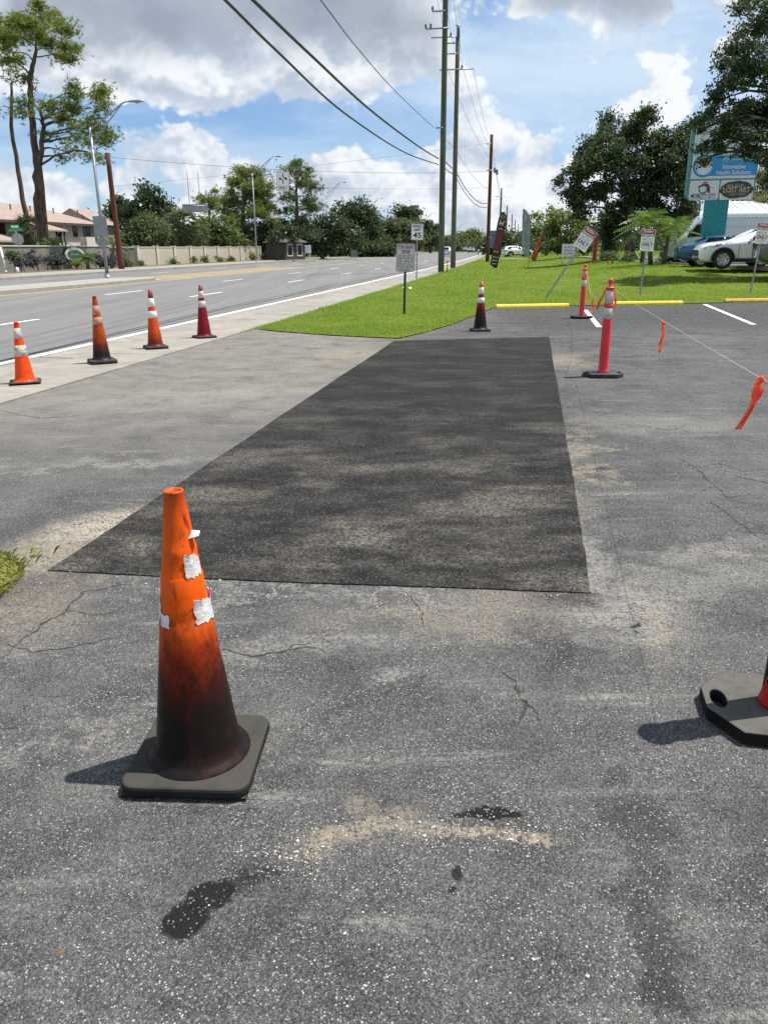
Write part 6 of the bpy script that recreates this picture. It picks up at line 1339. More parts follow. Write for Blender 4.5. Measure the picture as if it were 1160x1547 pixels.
for k in range(10):
    p = road(wo, Ys_[k]); mb = MB(); mb.cbox((0, 0, hw / 2), (.42, .42, hw + .12), .02); q = mb.build('wall_post', M_wallpost, wl); q.location = p; q.rotation_euler.z = road_angle(Ys_[k])
    mb = MB(); mb.cbox((0, 0, hw + .09), (.50, .50, .07), .02); q = mb.build('post_cap', M_wallpost, wl); q.location = p; q.rotation_euler.z = road_angle(Ys_[k])
    if k < 9:
        b = road(wo, Ys_[k + 1]); L = (b - p).length - .44; c_ = (p + b) / 2; mb = MB(); mb.cbox((0, 0, hw / 2 - .02), (.16, L, hw - .03), .01); q = mb.build('wall_panel', M_wallp, wl); q.location = c_; q.rotation_euler.z = road_angle((Ys_[k] + Ys_[k + 1]) / 2)
        mb = MB(); mb.cbox((0, 0, hw - .0), (.24, L, .08), .015); q = mb.build('wall_coping', M_wallpost, wl); q.location = c_; q.rotation_euler.z = road_angle((Ys_[k] + Ys_[k + 1]) / 2)
ew = thing('entrance_wall', 'entrance wall coloured grey taupe for shade with oval green sign behind hedges', 'wall', (0, 0, 0)); Ye = [Y_on(-30.5, px) for px in (-40, 10, 60, 110, 160)] + [Ys_[0] - .25]
offs = [-30.5, -30.5, -30.5, -30.5, -30.2, -28.6]
for k in range(5):
    a, b = road(offs[k], Ye[k]), road(offs[k + 1], Ye[k + 1]); d = b - a; an = math.atan2(d.y, d.x) - R(90); he = z_of(95, 372, 66) if k < 4 else hw - .05
    mb = MB(); mb.cbox((0, 0, he / 2), (.2, d.length - .01, he), .01); q = mb.build('wall_section', M_wallshade, ew); q.location = (a + b) / 2; q.rotation_euler.z = an
    mb = MB(); mb.cbox((0, 0, he + .04), (.32, d.length - .01, .10), .02); q = mb.build('wall_coping', M_wallpost, ew); q.location = (a + b) / 2; q.rotation_euler.z = an
Yo = Y_on(-30.3, 103); po = road(-29.75, Yo); M_ovg = pbr('oval_sign_green', (0.030, 0.105, 0.062), .5, var=.2)
o = thing('oval_sign', 'oval green estate sign with cream rim on the entrance wall', 'sign', (po.x, po.y, z_of(103, 384, po.y)), road_angle(Yo) + R(66))
def oval(a, b, y0, y1, mat, name): mb = MB(); mb.prism([(a * math.cos(R(k * 12)), b * math.sin(R(k * 12))) for k in range(30)], y0, y1, MX); return mb.build(name, mat, o)
oval(1.02, .62, -.35, .0, M_dkframe, 'backing'); oval(.95, .55, .0, .03, M_cream, 'rim'); oval(.70, .36, .03, .05, M_ovg, 'face'); print_row(o, 1.0, .14, .44, M_ovg, 81, -.035); print_row(o, .8, .11, 0, M_cream, 82, -.055)
# dark house between the trees
g = col_at(434, 112, 0); M_dh = pbr('dark_grey_siding', (0.045, 0.045, 0.043), .8, var=.1); M_dr = pbr('dark_brown_roof', (0.075, 0.068, 0.058), .9, var=.2, vscale=3)
o = thing('dark_house', 'low dark grey house with white framed windows under the trees', 'house', g, road_angle(112) + R(60)); hz_ = z_of(432, 366, 112); o.scale = (.62, .62, 1)
mb = MB(); mb.bbox((-3.6, -3, -.1), (2.6, 3, hz_)); mb.build('wall', M_dh, o); mb = MB(); mb.add([(-4.1, -3.6, hz_), (3.1, -3.6, hz_), (3.1, 3.6, hz_), (-4.1, 3.6, hz_), (-2.0, 0, hz_ + 1.1), (1.2, 0, hz_ + 1.1)], [(0, 1, 5, 4), (1, 2, 5), (2, 3, 4, 5), (3, 0, 4), (3, 2, 1, 0)]); mb.build('roof', M_dr, o)
for x in (-2.1, .9):
    w_ = bpy.data.objects.new('window', None); COL.objects.link(w_); w_.parent = o; mb = MB(); mb.bbox((x - .7, -3.03, .7), (x + .7, -2.98, hz_ - .35)); mb.build('pane', M_glass, w_)
    for lo, hi in (((x - .85, .6), (x - .7, hz_ - .2)), ((x + .7, .6), (x + .85, hz_ - .2)), ((x - .7, hz_ - .35), (x + .7, hz_ - .2)), ((x - .7, .55), (x + .7, .7))): mb = MB(); mb.bbox((lo[0], -3.08, lo[1]), (hi[0], -3.0, hi[1])); mb.build('frame_bar', M_cream, w_)
# metal-roofed shop behind the van
M_metal = pbr('white_metal_roof', (0.62, 0.63, 0.64), .4, .1, var=.04, vscale=2); M_tanw = pbr('tan_shop_wall', (0.24, 0.20, 0.165), .9, var=.08)
g = lot_at(1125, 62); o = thing('shop_building', 'low tan shop with white standing seam metal roof behind the van', 'building', g, road_angle(50)); ze = z_of(1120, 326, 62) - ZL; zr = z_of(1120, 303, 66) - ZL
mb = MB(); mb.bbox((-4.2, -.5, -.2), (14, 8, ze - .25)); mb.build('wall', M_tanw, o)
mb = MB(); mb.add([(-3.5, -1.2, ze), (15, -1.2, ze), (15, 4.5, zr), (-.9, 4.5, zr), (-3.5, 9, ze), (15, 9, ze)], [(0, 1, 2, 3), (3, 2, 5, 4), (0, 3, 4), (4, 5, 1, 0)]); rf = mb.build('roof', M_metal, o)
for k in range(22):
    x = -3.0 + .62 * k; y0 = -1.18; y1 = 4.45 if x > -.9 else -1.18 + (x + 3.5) / 2.6 * 5.6
    if y1 - y0 > .4: mb = MB(); mb.tube([(x, y0, ze + .03), (x, y1, ze + .03 + (zr - ze) * (y1 - y0) / 5.65)], .028, 4, smooth=False); mb.build('roof_seam', M_metal, rf)
mb = MB(); mb.add([(-5.2, -1.3, ze - 1.0), (-3.2, -1.3, ze - .75), (-3.2, 3, ze - .3), (-5.2, 3, ze - .4)], [(0, 1, 2, 3)]); q = mb.build('awning', M_metal, o); s_ = q.modifiers.new('t', 'SOLIDIFY'); s_.thickness = .18
mb = MB(); mb.bbox((-4.0, .2, ze - .24), (-3.6, 7, ze + .9)); mb.build('upper_wall', M_tanw, o)
# ------------------------------------------------------------------ vegetation
L_oak = leaf_mat('dark_oak_leaves', (0.022, 0.040, 0.019), (0.062, 0.093, 0.037), 0.32, .35, .45, (0.085, 0.116, 0.046))
L_mag = leaf_mat('glossy_dark_leaves', (0.018, 0.039, 0.018), (0.051, 0.087, 0.033), 0.25, .4, .35, (0.068, 0.105, 0.039))
L_olive = leaf_mat('olive_leaves', (0.046, 0.067, 0.026), (0.113, 0.139, 0.052), 0.38, .3, .55, (0.152, 0.167, 0.070))
L_mid = leaf_mat('mid_green_leaves', (0.039, 0.077, 0.020), (0.112, 0.168, 0.039), 0.4, .3, .5, (0.168, 0.210, 0.056))
L_light = leaf_mat('light_green_leaves', (0.060, 0.094, 0.022), (0.156, 0.198, 0.054), 0.42, .3, .5, (0.240, 0.252, 0.084))
L_pine = leaf_mat('pine_needles', (0.063, 0.098, 0.018), (0.161, 0.207, 0.041), 0.45, .3, .6, (0.230, 0.253, 0.063))
L_pined = leaf_mat('dark_pine_needles', (0.043, 0.078, 0.022), (0.115, 0.169, 0.046), 0.45, .3, .6, (0.135, 0.182, 0.054))
L_palm = leaf_mat('palm_fronds', (0.046, 0.098, 0.018), (0.132, 0.207, 0.041), 0.4, .5, .4, (0.218, 0.276, 0.069))
L_palmd = leaf_mat('dull_palm_fronds', (0.042, 0.062, 0.025), (0.119, 0.140, 0.059), 0.35, .4, .55, (0.210, 0.189, 0.105))
L_purple = leaf_mat('purple_grey_foliage', (0.031, 0.034, 0.034), (0.087, 0.084, 0.095), 0.25, 1.0, .6, (0.119, 0.105, 0.140))
L_yel = leaf_mat('yellow_green_foliage', (0.12, 0.16, 0.02), (0.26, 0.29, 0.045), .3, 1.5, .5, (0.3, 0.32, 0.06))
M_palmtrunk = bark_mat('palm_trunk', (0.075, 0.062, 0.050), (0.17, 0.145, 0.115), (3, 3, 7))
def unit(n): v = rng.normal(size=(n, 3)); return v / np.linalg.norm(v, axis=1)[:, None]
def leaf_quads(P_, size, up=.35, out=None, aspect=.62):
    n = len(P_); nrm = unit(n); nrm[:, 2] += up
    if out is not None: nrm += out * .5
    nrm /= np.linalg.norm(nrm, axis=1)[:, None]; t_ = np.cross(nrm, unit(n)); t_ /= np.linalg.norm(t_, axis=1)[:, None] + 1e-9; b = np.cross(nrm, t_)
    s = size * rng.uniform(.65, 1.35, n)[:, None]; v = np.empty((n, 4, 3)); v[:, 0] = P_ - t_ * s * .5; v[:, 1] = P_ - b * s * aspect * .5 + t_ * s * .05; v[:, 2] = P_ + t_ * s * .5; v[:, 3] = P_ + b * s * aspect * .5 + t_ * s * .05
    return v.reshape(-1, 3)
def blob_points(c, rad, n, cr, lumps=7, hollow=.45, flat=.75):
    """leaf positions in a lumpy ellipsoid: sub-lumps, then twigs, then leaves"""
    c = np.array(c); rad = np.array(rad)
    lc = unit(lumps) * rng.uniform(.30, .72, (lumps, 1)); lr = rng.uniform(.34, .58, lumps)
    ncl = max(6, int(n / 46)); li = rng.integers(0, lumps, ncl); d = unit(ncl); d[:, 2] = np.where(d[:, 2] < 0, d[:, 2] * flat, d[:, 2])
    cc = lc[li] + d * (lr[li] * rng.uniform(hollow, 1.05, ncl) ** .6)[:, None]
    keep = rng.uniform(0, 1, ncl) > .10; cc = cc[keep]; cw = c + cc * rad
    k = int(n / len(cw)) + 1; p = np.repeat(cw, k, 0); s = cr * rng.uniform(.5, 1.4, len(cw)).repeat(k)[:, None]
    p = p + rng.normal(size=p.shape) * s * [1, 1, .62]; o_ = (p - c) / rad; o_ /= np.linalg.norm(o_, axis=1)[:, None] + 1e-6
    return p, o_
def needle_tris(P_, L, w, m_=9):
    n = len(P_); p = np.repeat(P_, m_, 0); d = unit(n * m_); d[:, 2] = d[:, 2] * .8 + .25; d /= np.linalg.norm(d, axis=1)[:, None]; s = np.cross(d, unit(n * m_)); s /= np.linalg.norm(s, axis=1)[:, None] + 1e-9
    l = L * rng.uniform(.6, 1.2, n * m_)[:, None]; v = np.empty((n * m_, 3, 3)); v[:, 0] = p - s * w; v[:, 1] = p + s * w; v[:, 2] = p + d * l; return v.reshape(-1, 3)
def wob(a, b, n, k, seed):
    r_ = random.Random(seed); a, b = Vector(a), Vector(b); L = (b - a).length; out = []; o_ = Vector((0, 0, 0))
    for i in range(n + 1):
        t_ = i / n
        if 0 < i < n: o_ = o_ * .6 + Vector((r_.uniform(-1, 1), r_.uniform(-1, 1), r_.uniform(-.5, .5))) * k * L
        else: o_ = o_ * 0
        out.append(a.lerp(b, t_) + o_ + Vector((0, 0, .10 * L * math.sin(math.pi * t_))))
    return out
def tree(name, label, Y, trunk, blobs, mat, bark=None, leaf=.30, cover=5.0, kind='leaf', depth=.85, cr=None, lumps=7, group=None, cat='tree', base_z=None, limbs=True, hollow=.45, dY=1.5):
    """trunk: [(px, py, radius)...] from the foot up; blobs: [(px, py, rx, ry)] of the crown, all in photo pixels at distance Y"""
    k = Y * .9455 / F * 1.03
    bp = at(trunk[0][0], 385, Y); gz = terrain(bp.x, Y) if base_z is None else base_z
    o = thing(name, label, cat, (bp.x, Y, gz), 0, group); inv = Vector((bp.x, Y, gz))
    tp = [Vector((bp.x, Y, gz - .2))] + [at(px, py, Y) for px, py, _ in trunk[1:]]; rr = [q[2] for q in trunk]
    if len(tp) == 1: tp.append(tp[0] + Vector((0, 0, 1))); rr.append(rr[0])
    fine = [];fr = []
    for i in range(len(tp) - 1):
        for j in range(5): t_ = j / 5; fine.append(tp[i].lerp(tp[i + 1], t_) + Vector((random.uniform(-.25, .25) * rr[i], random.uniform(-.25, .25) * rr[i], 0)) - inv); fr.append(rr[i] + (rr[i + 1] - rr[i]) * t_)
    fine.append(tp[-1] - inv); fr.append(rr[-1]); fr[0] *= 1.35
    MB().tube(fine, fr, 10).build('trunk', bark or M_bark, o)
    vs = []
    for i, (px, py, ax, ay) in enumerate(blobs):
        yy = Y + rng.uniform(-dY, dY); c = at(px, py, yy); rad = (ax * k, max(ax, ay) * k * depth, ay * k); area = math.pi * rad[0] * rad[2]
        if kind == 'leaf':
            n = int(area * cover / (leaf * leaf * .31)); p, out = blob_points(c, rad, n, cr or max(leaf * 1.3, .16 * min(rad)), lumps, hollow); vs.append(leaf_quads(p, leaf, .35, out))
        else:
            n = int(area * cover / (leaf * leaf * .9)); p, out = blob_points(c, rad, n, cr or leaf * 1.3, lumps, hollow, .5); vs.append(needle_tris(p, leaf, leaf * .075, 11))
        if limbs:
            # bough from the nearest point of the upper trunk
            start = min(range(len(fine) // 3, len(fine)), key=lambda q: (fine[q] + inv - c).length + .6 * max(0, (fine[q] + inv).z - c.z + .2)); a = fine[start]; b = c - inv; r0 = max(.035, fr[start] * .45)
            pts = wob(a, b, 6, .06, i); MB().tube(pts, [r0 * (1 - .75 * q / 6) for q in range(7)], 6).build('limb', bark or M_bark, o)
            for q in range(3):
                e = b + Vector((random.uniform(-.8, .8) * rad[0], random.uniform(-.6, .6) * rad[1], random.uniform(-.3, .8) * rad[2])); MB().tube(wob(pts[4], e, 4, .07, i * 7 + q), [r0 * .36, r0 * .3, r0 * .22, r0 * .15, r0 * .08], 5).build('limb', bark or M_bark, o)
    v = np.concatenate(vs) - np.array(inv); cn = np_mesh('crown', v, 4 if kind == 'leaf' else 3, mat, o); cn['kind'] = 'stuff'
    return o
G_L = 'trees behind the far wall'; G_R = 'trees beyond the lawn'; G_F = 'trees far along the road'
# tall pines at the estate entrance
tree('pine_tree', 'tall forked pine with layered crown rising over the estate entrance', 70, [(67, 400, .44), (58, 300, .38), (55, 245, .30), (48, 170, .25), (45, 120, .22), (53, 85, .14), (56, 60, .08)],
     [(28, 28, 34, 24), (62, 24, 32, 20), (92, 42, 20, 18), (102, 74, 20, 18), (70, 70, 30, 18), (20, 78, 26, 18), (40, 60, 28, 16), (5, 50, 20, 18), (105, 92, 14, 9), (32, 120, 14, 10), (12, 98, 14, 10)], L_pine, M_pbark, .36, 5.2, 'pine', lumps=9, group='pines at the estate entrance', dY=3.5, hollow=.3)
tree('pine_tree', 'pine with wide boughs reaching over the street beside the forked one', 69, [(69, 400, .26), (60, 250, .22), (66, 190, .17), (60, 165, .10)],
     [(128, 138, 30, 16), (152, 142, 18, 13), (112, 160, 26, 13), (150, 165, 18, 10), (100, 182, 26, 13), (140, 188, 24, 12), (120, 205, 22, 11), (105, 228, 15, 11), (150, 215, 18, 12), (165, 205, 16, 10), (148, 240, 16, 9), (36, 160, 18, 11), (62, 160, 24, 10), (72, 198, 12, 8), (100, 240, 10, 6), (28, 172, 10, 8)], L_pine, M_pbark, .34, 5.0, 'pine', lumps=7, group='pines at the estate entrance', dY=2.5, hollow=.3)
tree('pine_tree', 'thin leaning pine with nearly bare stem beside the forked one', 74, [(50, 400, .28), (34, 300, .21), (17, 190, .16), (17, 125, .10)], [(15, 118, 12, 9), (4, 160, 7, 5)], L_pined, M_pbark, .5, 1.6, 'pine', group='pines at the estate entrance')
# behind the wall
tree('broadleaf_tree', 'dark glossy round headed tree behind the estate roof', 118, [(218, 380, .35), (220, 340, .28), (222, 320, .2)], [(222, 300, 28, 20), (245, 312, 24, 22), (195, 312, 24, 20), (178, 312, 14, 16), (255, 330, 18, 18), (205, 330, 34, 18), (230, 335, 34, 18), (172, 325, 12, 14)], L_mag, leaf=.42, cover=5.5, group=G_L)
tree('broadleaf_tree', 'olive leafed tree just behind the wall left of the cabbage palm', 86, [(222, 380, .16), (222, 355, .12)], [(205, 345, 24, 16), (228, 338, 22, 15), (240, 352, 18, 16), (210, 362, 26, 14), (190, 360, 14, 14)], L_olive, leaf=.28, cover=5, group=G_L)
tree('broadleaf_tree', 'mid green thicket tree filling the gap right of the cabbage palm', 107, [(325, 380, .2), (325, 350, .15)], [(312, 345, 26, 20), (335, 350, 24, 22), (300, 362, 22, 16), (350, 362, 24, 16), (325, 365, 26, 14)], L_mid, leaf=.34, cover=5, group=G_L)
tree('pine_tree', 'rounded light pine showing behind the hanging grey panel', 132, [(318, 380, .25), (316, 320, .15)], [(316, 300, 16, 13), (305, 308, 10, 11), (328, 308, 10, 12), (318, 318, 16, 10)], L_pine, M_pbark, .5, 5.0, 'pine', group=G_L)
tree('pine_tree', 'bushy bright green pine beside the first far street lamp', 116, [(366, 380, .34), (367, 345, .28), (368, 300, .2), (370, 275, .12)], [(372, 262, 16, 13), (360, 272, 15, 13), (388, 272, 16, 14), (396, 292, 20, 18), (376, 290, 22, 16), (356, 300, 20, 18), (345, 318, 16, 14), (402, 318, 18, 18), (378, 320, 24, 16), (408, 340, 12, 18), (355, 335, 18, 12)], L_pine, M_pbark, .44, 8.5, 'pine', group=G_L, dY=2.5)
tree('broadleaf_tree', 'dark shrubby tree under the bushy bright green pine', 119, [(395, 380, .2), (395, 350, .14)], [(375, 352, 28, 18), (405, 355, 20, 22), (350, 360, 20, 14), (420, 362, 14, 16), (395, 368, 28, 12)], L_oak, leaf=.36, cover=5, group=G_L)
tree('pine_tree', 'tall open pine behind the hanging ONLY sign', 120, [(452, 380, .32), (449, 330, .26), (447, 290, .2), (450, 262, .12)], [(448, 252, 15, 10), (435, 262, 14, 10), (462, 262, 16, 11), (476, 278, 12, 12), (430, 280, 12, 10), (455, 282, 18, 10), (470, 298, 18, 10), (482, 312, 9, 8), (440, 300, 14, 9), (462, 316, 20, 10), (430, 318, 12, 9), (450, 334, 22, 9)], L_pined, M_pbark, .44, 6.0, 'pine', group=G_L, dY=2.5, hollow=.35)
tree('palm_like_tree', 'slim dark tree hugging the second thin trunk by the lamp', 116, [(470, 380, .2), (465, 340, .14)], [(468, 345, 16, 14), (485, 352, 18, 18), (440, 352, 18, 14), (425, 348, 14, 14)], L_oak, leaf=.36, cover=4, group=G_L) if False else None
tree('oak_tree', 'dark spreading oak under the open pine by the dark house', 122, [(487, 384, .3), (487, 355, .22)], [(470, 350, 26, 20), (500, 340, 26, 24), (520, 352, 22, 22), (490, 368, 30, 12), (445, 352, 18, 16), (425, 345, 14, 14), (540, 362, 16, 16)], L_oak, leaf=.40, cover=5, group=G_L)
tree('oak_tree', 'big round dark oak behind the second far street lamp', 156, [(548, 384, .35), (548, 350, .28)], [(525, 322, 24, 20), (545, 315, 22, 17), (560, 330, 20, 22), (510, 340, 20, 24), (535, 345, 30, 22), (565, 352, 16, 18), (545, 365, 26, 14)], L_oak, leaf=.48, cover=5.5, group=G_F)
tree('oak_tree', 'olive rounded oak behind the plaza sign', 196, [(602, 384, .35), (602, 355, .28)], [(590, 345, 22, 16), (612, 348, 24, 18), (577, 358, 16, 16), (630, 358, 18, 16), (603, 366, 34, 13)], L_olive, leaf=.55, cover=5.5, group=G_F)
tree('broadleaf_tree', 'taller dark tree rising behind the olive oak', 232, [(615, 384, .4), (615, 330, .25)], [(608, 318, 18, 11), (626, 320, 13, 12), (594, 326, 10, 9), (616, 335, 24, 12)], L_mag, leaf=.6, cover=4.5, group=G_F)
tree('oak_tree', 'dark oak behind the speed limit sign', 250, [(650, 383, .4), (650, 355, .3)], [(638, 345, 16, 14), (655, 350, 16, 18), (642, 362, 20, 14), (668, 362, 10, 12)], L_oak, leaf=.62, cover=5, group=G_F)
tree('oak_tree', 'distant oak seen between the green grey and red brown poles', 330, [(705, 381, .4), (705, 362, .3)], [(697, 358, 14, 10), (715, 356, 16, 11), (728, 362, 10, 10), (706, 368, 22, 8), (680, 366, 10, 10)], L_mid, leaf=.8, cover=5, group=G_F)
def shrub(name, label, px, Y, rx_, ry_, py, mat, leaf=.14, cover=5, group='shrubs along the far wall', cat='shrub', lumps=5): return tree(name, label, Y, [(px, 400, .06), (px, py, .03)], [(px, py, rx_, ry_)], mat, leaf=leaf, cover=cover, lumps=lumps, group=group, cat=cat, base_z=.1, limbs=False, dY=.1, depth=.8)
W_ = lambda px, o_: road(o_, Y_on(o_, px)).y
for px, rr, py, lab in ((213, 4.5, 397, 'small clipped shrub at the first wall panel'), (263, 6, 396, 'round shrub spanning the third wall post'), (293, 4.5, 394.5, 'thin brownish shrub on the fifth wall panel'), (309, 5.5, 393, 'spreading shrub by the middle wall post'), (331, 3.8, 391, 'narrow boxy shrub on the sixth wall panel'), (349, 4.5, 390.5, 'boxy dark shrub on the eighth wall panel'), (381, 6, 389, 'low light shrub near the wall end'), (396, 6, 389.5, 'low shrub beyond the wall end by the lamp')):
    shrub('clipped_shrub', lab, px, W_(px, -27.6), rr * 1.2, 7.0 if 320 < px < 355 else 6, py - .5, L_mid if px not in (381, 396) else L_light)
for px, rr, ry, py, mat, lab in ((30, 16, 11, 394, L_purple, 'dark purple hedge clump left of the corner sign post'), (55, 20, 12, 393, L_purple, 'dark purple hedge clump in front of the pine stems'), (85, 20, 12, 392, L_purple, 'dark purple hedge clump below the oval sign'), (115, 9, 6, 397, L_yel, 'low yellow green shrub right of the oval sign'), (150, 16, 11, 394, L_purple, 'grey purple bush left of the red brown pole'), (190, 15, 12, 394, L_olive, 'olive bush right of the red brown pole'), (20, 9, 7, 385, L_mid, 'dark green bush at the foot of the entrance wall'), (170, 12, 10, 394, L_purple, 'grey purple bush behind the red brown pole')):
    shrub('hedge_bush', lab, px, W_(px, -28.4) if px < 130 else W_(px, -27.0), rr, ry, py, mat, .16, 5.5, 'hedge bushes at the estate entrance')
# palms
def frond_fan(c, d, L, n=13, droop=.5):
    d = Vector(d).normalized(); s = d.cross(Vector((0, 0, 1))).normalized(); u = s.cross(d); vs = []; base = Vector(c) + d * L * .45
    vs += [Vector(c) - s * .02, Vector(c) + s * .02, base]
    for k in range(n):
        a = R(-80 + 160 * k / (n - 1)); e = (d * math.cos(a) + s * math.sin(a)); tip = base + e * L * .62 + Vector((0, 0, -droop * L * (.25 + .35 * rng.uniform()))); w = u * .0 + e.cross(u).normalized() * L * .035; vs += [base - w, base + w, tip]
    return vs
def frond_pin(c, d, L, n=16, droop=.7, w=.26):
    d = Vector(d).normalized(); s = d.cross(Vector((0, 0, 1))).normalized(); vs = []; prev = None
    for k in range(n):
        t_ = (k + 1) / n; p = Vector(c) + d * L * t_ + Vector((0, 0, -droop * L * t_ * t_ * .6)); l = L * w * math.sin(math.pi * (.12 + .83 * t_)) ** .7
        for q in (-1, 1):
            e = (s * q + d * .55 + Vector((0, 0, -.35 - .3 * rng.uniform()))).normalized(); x_ = d * L * .018; vs += [p - x_, p + x_, p + e * l]
        if prev is not None: vs += [prev + Vector((0, 0, .015)), prev - Vector((0, 0, .015)), p]
        prev = p
    return vs
def palm(label, Y, px, py_top, r_tr, L, n, kind, mat, lean_px=0, group=None, low=-.5, base_z=None, skirt=0):
    bp = at(px, 385, Y); gz = terrain(bp.x, Y) if base_z is None else base_z; top = at(px + lean_px, py_top, Y); o = thing('palm', label, 'palm', (bp.x, Y, gz), 0, group); inv = Vector((bp.x, Y, gz)); t_ = top - inv
    MB().tube([(0, 0, -.2), (t_.x * .3, 0, t_.z * .35), (t_.x * .75, 0, t_.z * .75), t_], [r_tr * 1.2, r_tr, r_tr * .9, r_tr * .8], 10).build('trunk', M_palmtrunk, o); vs = []
    for k in range(n):
        a = k * 2.39996 + rng.uniform(-.2, .2); el = low + (1.25 - low) * (k / n) ** .8; d = (math.cos(a) * math.cos(el), math.sin(a) * math.cos(el), math.sin(el)); l = L * rng.uniform(.8, 1.1)
        vs += frond_fan(t_, d, l) if kind == 'fan' else frond_pin(t_, d, l, droop=.9 if el > .3 else .6)
    for k in range(skirt):
        a = rng.uniform(0, 6.28); vs += frond_fan(t_ - Vector((0, 0, rng.uniform(.2, 1.2))), (math.cos(a) * .5, math.sin(a) * .5, -.8), L * .8, droop=.2)
    cn = np_mesh('fronds', np.array([tuple(q) for q in vs]), 3, mat, o); cn['kind'] = 'stuff'; return o
palm('cabbage palm with a shaggy skirt of fronds over the tan wall', 93, 277, 335, .22, 2.5, 44, 'fan', L_palmd, 0, 'palms on the estate side', -.9, 0, 26)
palm('cabbage palm behind the taller entrance pine stem', 72, 42, 345, .2, 1.9, 34, 'fan', L_palmd, 0, 'palms on the estate side', -.8, 0, 10); palm('feathery palm between the pine stems and oval sign', 68, 78, 372, .14, 1.9, 26, 'pin', L_palm, 0, 'palms on the estate side', -.6, 0)
palm('round bushy palm right of the oval sign', 64, 131, 392, .15, 1.2, 34, 'pin', L_palm, 0, 'palms on the estate side', -.4, .1); palm('thin palm with curved stem between sign backs and red pole', 66, 166, 368, .10, 1.5, 18, 'pin', L_palmd, 6, 'palms on the estate side', -.5, .1)
for px, Y, py, lab in ((300, 99, 352, 'small cabbage palm behind the wall right of the shaggy one'), (335, 106, 352, 'dark cabbage palm in shade below the bushy pine'), (424, 116, 356, 'cabbage palm beside the dark house')): palm(lab, Y, px, py, .18, 1.9, 30, 'fan', L_palmd, 0, 'palms on the estate side', -.8, 0, 8)
# right side
tree('oak_tree', 'huge dark live oak spreading over the lawn beside the palms', 62, [(955, 391, .42), (950, 370, .34), (948, 340, .28), (955, 300, .2)],
     [(893, 222, 22, 22), (920, 205, 26, 22), (960, 195, 30, 28), (985, 175, 18, 16), (935, 240, 44, 32), (985, 235, 40, 36), (880, 262, 26, 22), (860, 285, 16, 16), (905, 290, 30, 24), (950, 290, 40, 30), (1000, 285, 36, 36), (875, 315, 16, 16), (1030, 240, 26, 36), (1030, 290, 24, 30), (1040, 195, 26, 26), (905, 245, 20, 18), (928, 330, 22, 30), (990, 325, 34, 22), (925, 180, 14, 12), (850, 275, 10, 8), (1025, 325, 20, 18), (1045, 262, 18, 30)], L_oak, leaf=.22, cover=6.2, group=G_R, dY=2.0, depth=.7)
tree('oak_tree', 'near live oak whose boughs hang over the teal sign', 34, [(1245, 420, .40), (1240, 340, .32), (1225, 250, .26), (1210, 150, .18)],
     [(1145, 30, 30, 34), (1120, 75, 26, 22), (1140, 105, 38, 26), (1110, 125, 26, 20), (1095, 75, 14, 10), (1090, 95, 14, 9), (1085, 150, 22, 16), (1120, 160, 34, 22), (1155, 170, 34, 30), (1070, 178, 20, 14), (1100, 195, 26, 16), (1140, 210, 28, 18), (1075, 205, 18, 12), (1060, 220, 13, 10), (1085, 225, 16, 10), (1160, 235, 26, 16), (1125, 232, 18, 9), (1055, 195, 10, 9), (1180, 60, 30, 60), (1190, 150, 30, 60), (1200, 250, 36, 40), (1062, 240, 9, 12), (1120, 15, 16, 14)], L_oak, leaf=.125, cover=4.2, group=G_R, dY=1.6, depth=1.0)
tree('broadleaf_tree', 'pale green bushy tree behind the slim grey pole', 88, [(862, 386, .2), (862, 360, .15)], [(850, 332, 22, 16), (875, 338, 20, 18), (835, 345, 16, 18), (890, 352, 18, 20), (860, 358, 32, 18), (845, 372, 26, 12), (882, 372, 24, 12)], L_light, leaf=.30, cover=5, group=G_R)
tree('broadleaf_tree', 'dark tree behind the small red flag', 118, [(825, 385, .2), (825, 355, .15)], [(815, 345, 14, 14), (835, 325, 10, 10), (822, 362, 18, 16), (812, 330, 9, 8)], L_mid, leaf=.40, cover=4.5, group=G_R)
tree('broadleaf_tree', 'far low green tree beyond the white parked vehicle', 190, [(765, 382, .25), (765, 365, .2)], [(755, 366, 12, 9), (772, 358, 12, 11), (790, 360, 12, 14), (780, 370, 18, 8)], L_mid, leaf=.5, cover=4.5, group=G_R)
tree('cypress_tree', 'dense dark cypress like tree under the oak near red post', 64, [(912, 388, .2), (912, 360, .15)], [(912, 345, 12, 26), (920, 370, 16, 14), (930, 330, 12, 20)], L_mag, leaf=.22, cover=6, group=G_R)
tree('broadleaf_tree', 'brownish green tree behind the teal sign and van', 70, [(1150, 380, .3), (1150, 320, .2)], [(1150, 285, 24, 30), (1180, 300, 30, 36), (1120, 300, 12, 20), (1165, 250, 24, 26), (1200, 340, 30, 30)], L_olive, leaf=.26, cover=4.5, group=G_R)
for px, Y, top, L, n, lp_, lab in ((985, 45, 338, 1.9, 38, -8, 'feathery palm in front of the big oak trunk nearest the red post'), (1003, 44.5, 350, 1.7, 32, 8, 'feathery palm behind the upright parking sign'), (1022, 46.5, 345, 1.6, 30, 4, 'feathery palm beside the white van nose')): palm(lab, Y, px, top, .12, L, n, 'pin', L_palm, lp_, 'feathery palms by the parked cars', -.7)
palm('ragged palm crown behind the van roof', 66, 1158, 325, .2, 2.6, 26, 'fan', L_palmd, 0, 'feathery palms by the parked cars', -.6)
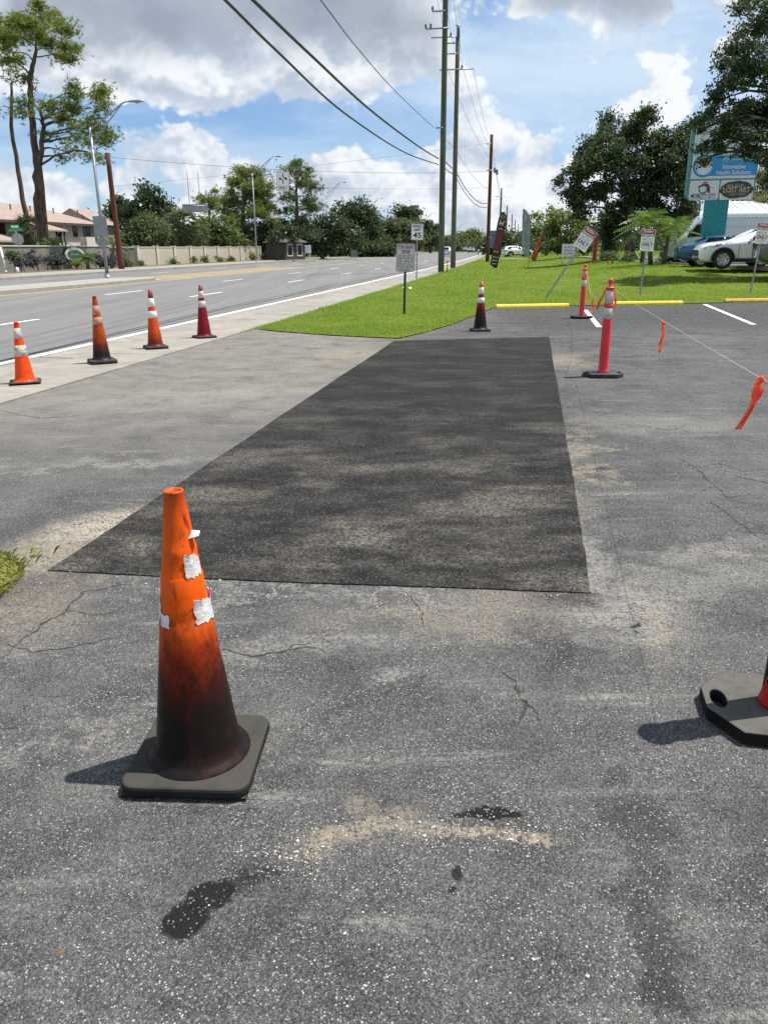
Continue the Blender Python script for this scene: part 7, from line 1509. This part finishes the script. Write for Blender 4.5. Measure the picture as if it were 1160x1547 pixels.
tree('bare_tree', 'grey curved trunk with few leaves between big oak and palms', 50, [(972, 393, .17), (973, 372, .15), (966, 355, .11), (955, 345, .07)], [(960, 335, 14, 8)], L_oak, leaf=.2, cover=3, group=G_R)
for px, Y, rr, ry, py, mat, lab in ((925, 54, 17, 8, 387, L_olive, 'low ferny bed of plants at the oak foot'), (948, 53, 14, 7, 388, L_palmd, 'low drooping plants right of the oak foot bed'), (1000, 48, 10, 9, 391, L_mid, 'small dark shrub at the foot of the palms'), (1012, 48, 8, 7, 393, L_oak, 'small shrub before the white van nose')):
    q = shrub('bed_plant', lab, px, Y, rr, ry, py, mat, .14, 5, 'plants under the big oak'); q.location.z = q.location.z
# far woods that read as one mass
def wood(label, pts, mat, leaf, n_per):
    vs = []
    for px, Y, w, top in pts:
        c = at(px, (top + 384) / 2, Y); k = Y * .95 / F; p, out = blob_points(c, (w * k, w * k * .6, (384 - top) / 2 * k * 1.1), n_per, leaf * 1.6, 9); vs.append(leaf_quads(p, leaf, .35, out))
    o = np_mesh('far_wood', np.concatenate(vs), 4, mat); return tag(o, label, 'wood', kind='stuff')
wood('dark mass of trees closing the view behind the estate', [(px, 150, 26, 345 + 8 * math.sin(px)) for px in range(180, 480, 30)], L_oak, .8, 1500)
tree('oak_tree', 'low shady oak drooping over the dark house roof', 106, [(418, 384, .2), (420, 360, .14)], [(425, 350, 18, 12), (445, 348, 18, 10), (412, 360, 10, 12), (470, 352, 16, 11), (438, 360, 12, 6)], L_oak, leaf=.32, cover=4, group=G_L)
wood('added dark shrubs standing in for shadow along the far roadside', [(px, 150, 15, 366 + 4 * math.sin(px)) for px in range(470, 600, 13)], L_oak, .5, 1200)  # added leaf mass that gives this stretch its dark shadow
wood('distant line of trees along the far side of the road', [(px, 300 + (px % 7) * 6, 18, 357 + 5 * math.sin(px * .7)) for px in range(560, 745, 16)], L_olive, .9, 1100)
wood('distant line of trees closing the view beyond the lawn', [(px, 170 + (px % 5) * 8, 26, 352 + 6 * math.sin(px * .5)) for px in range(755, 1190, 26)], L_oak, .8, 1400)
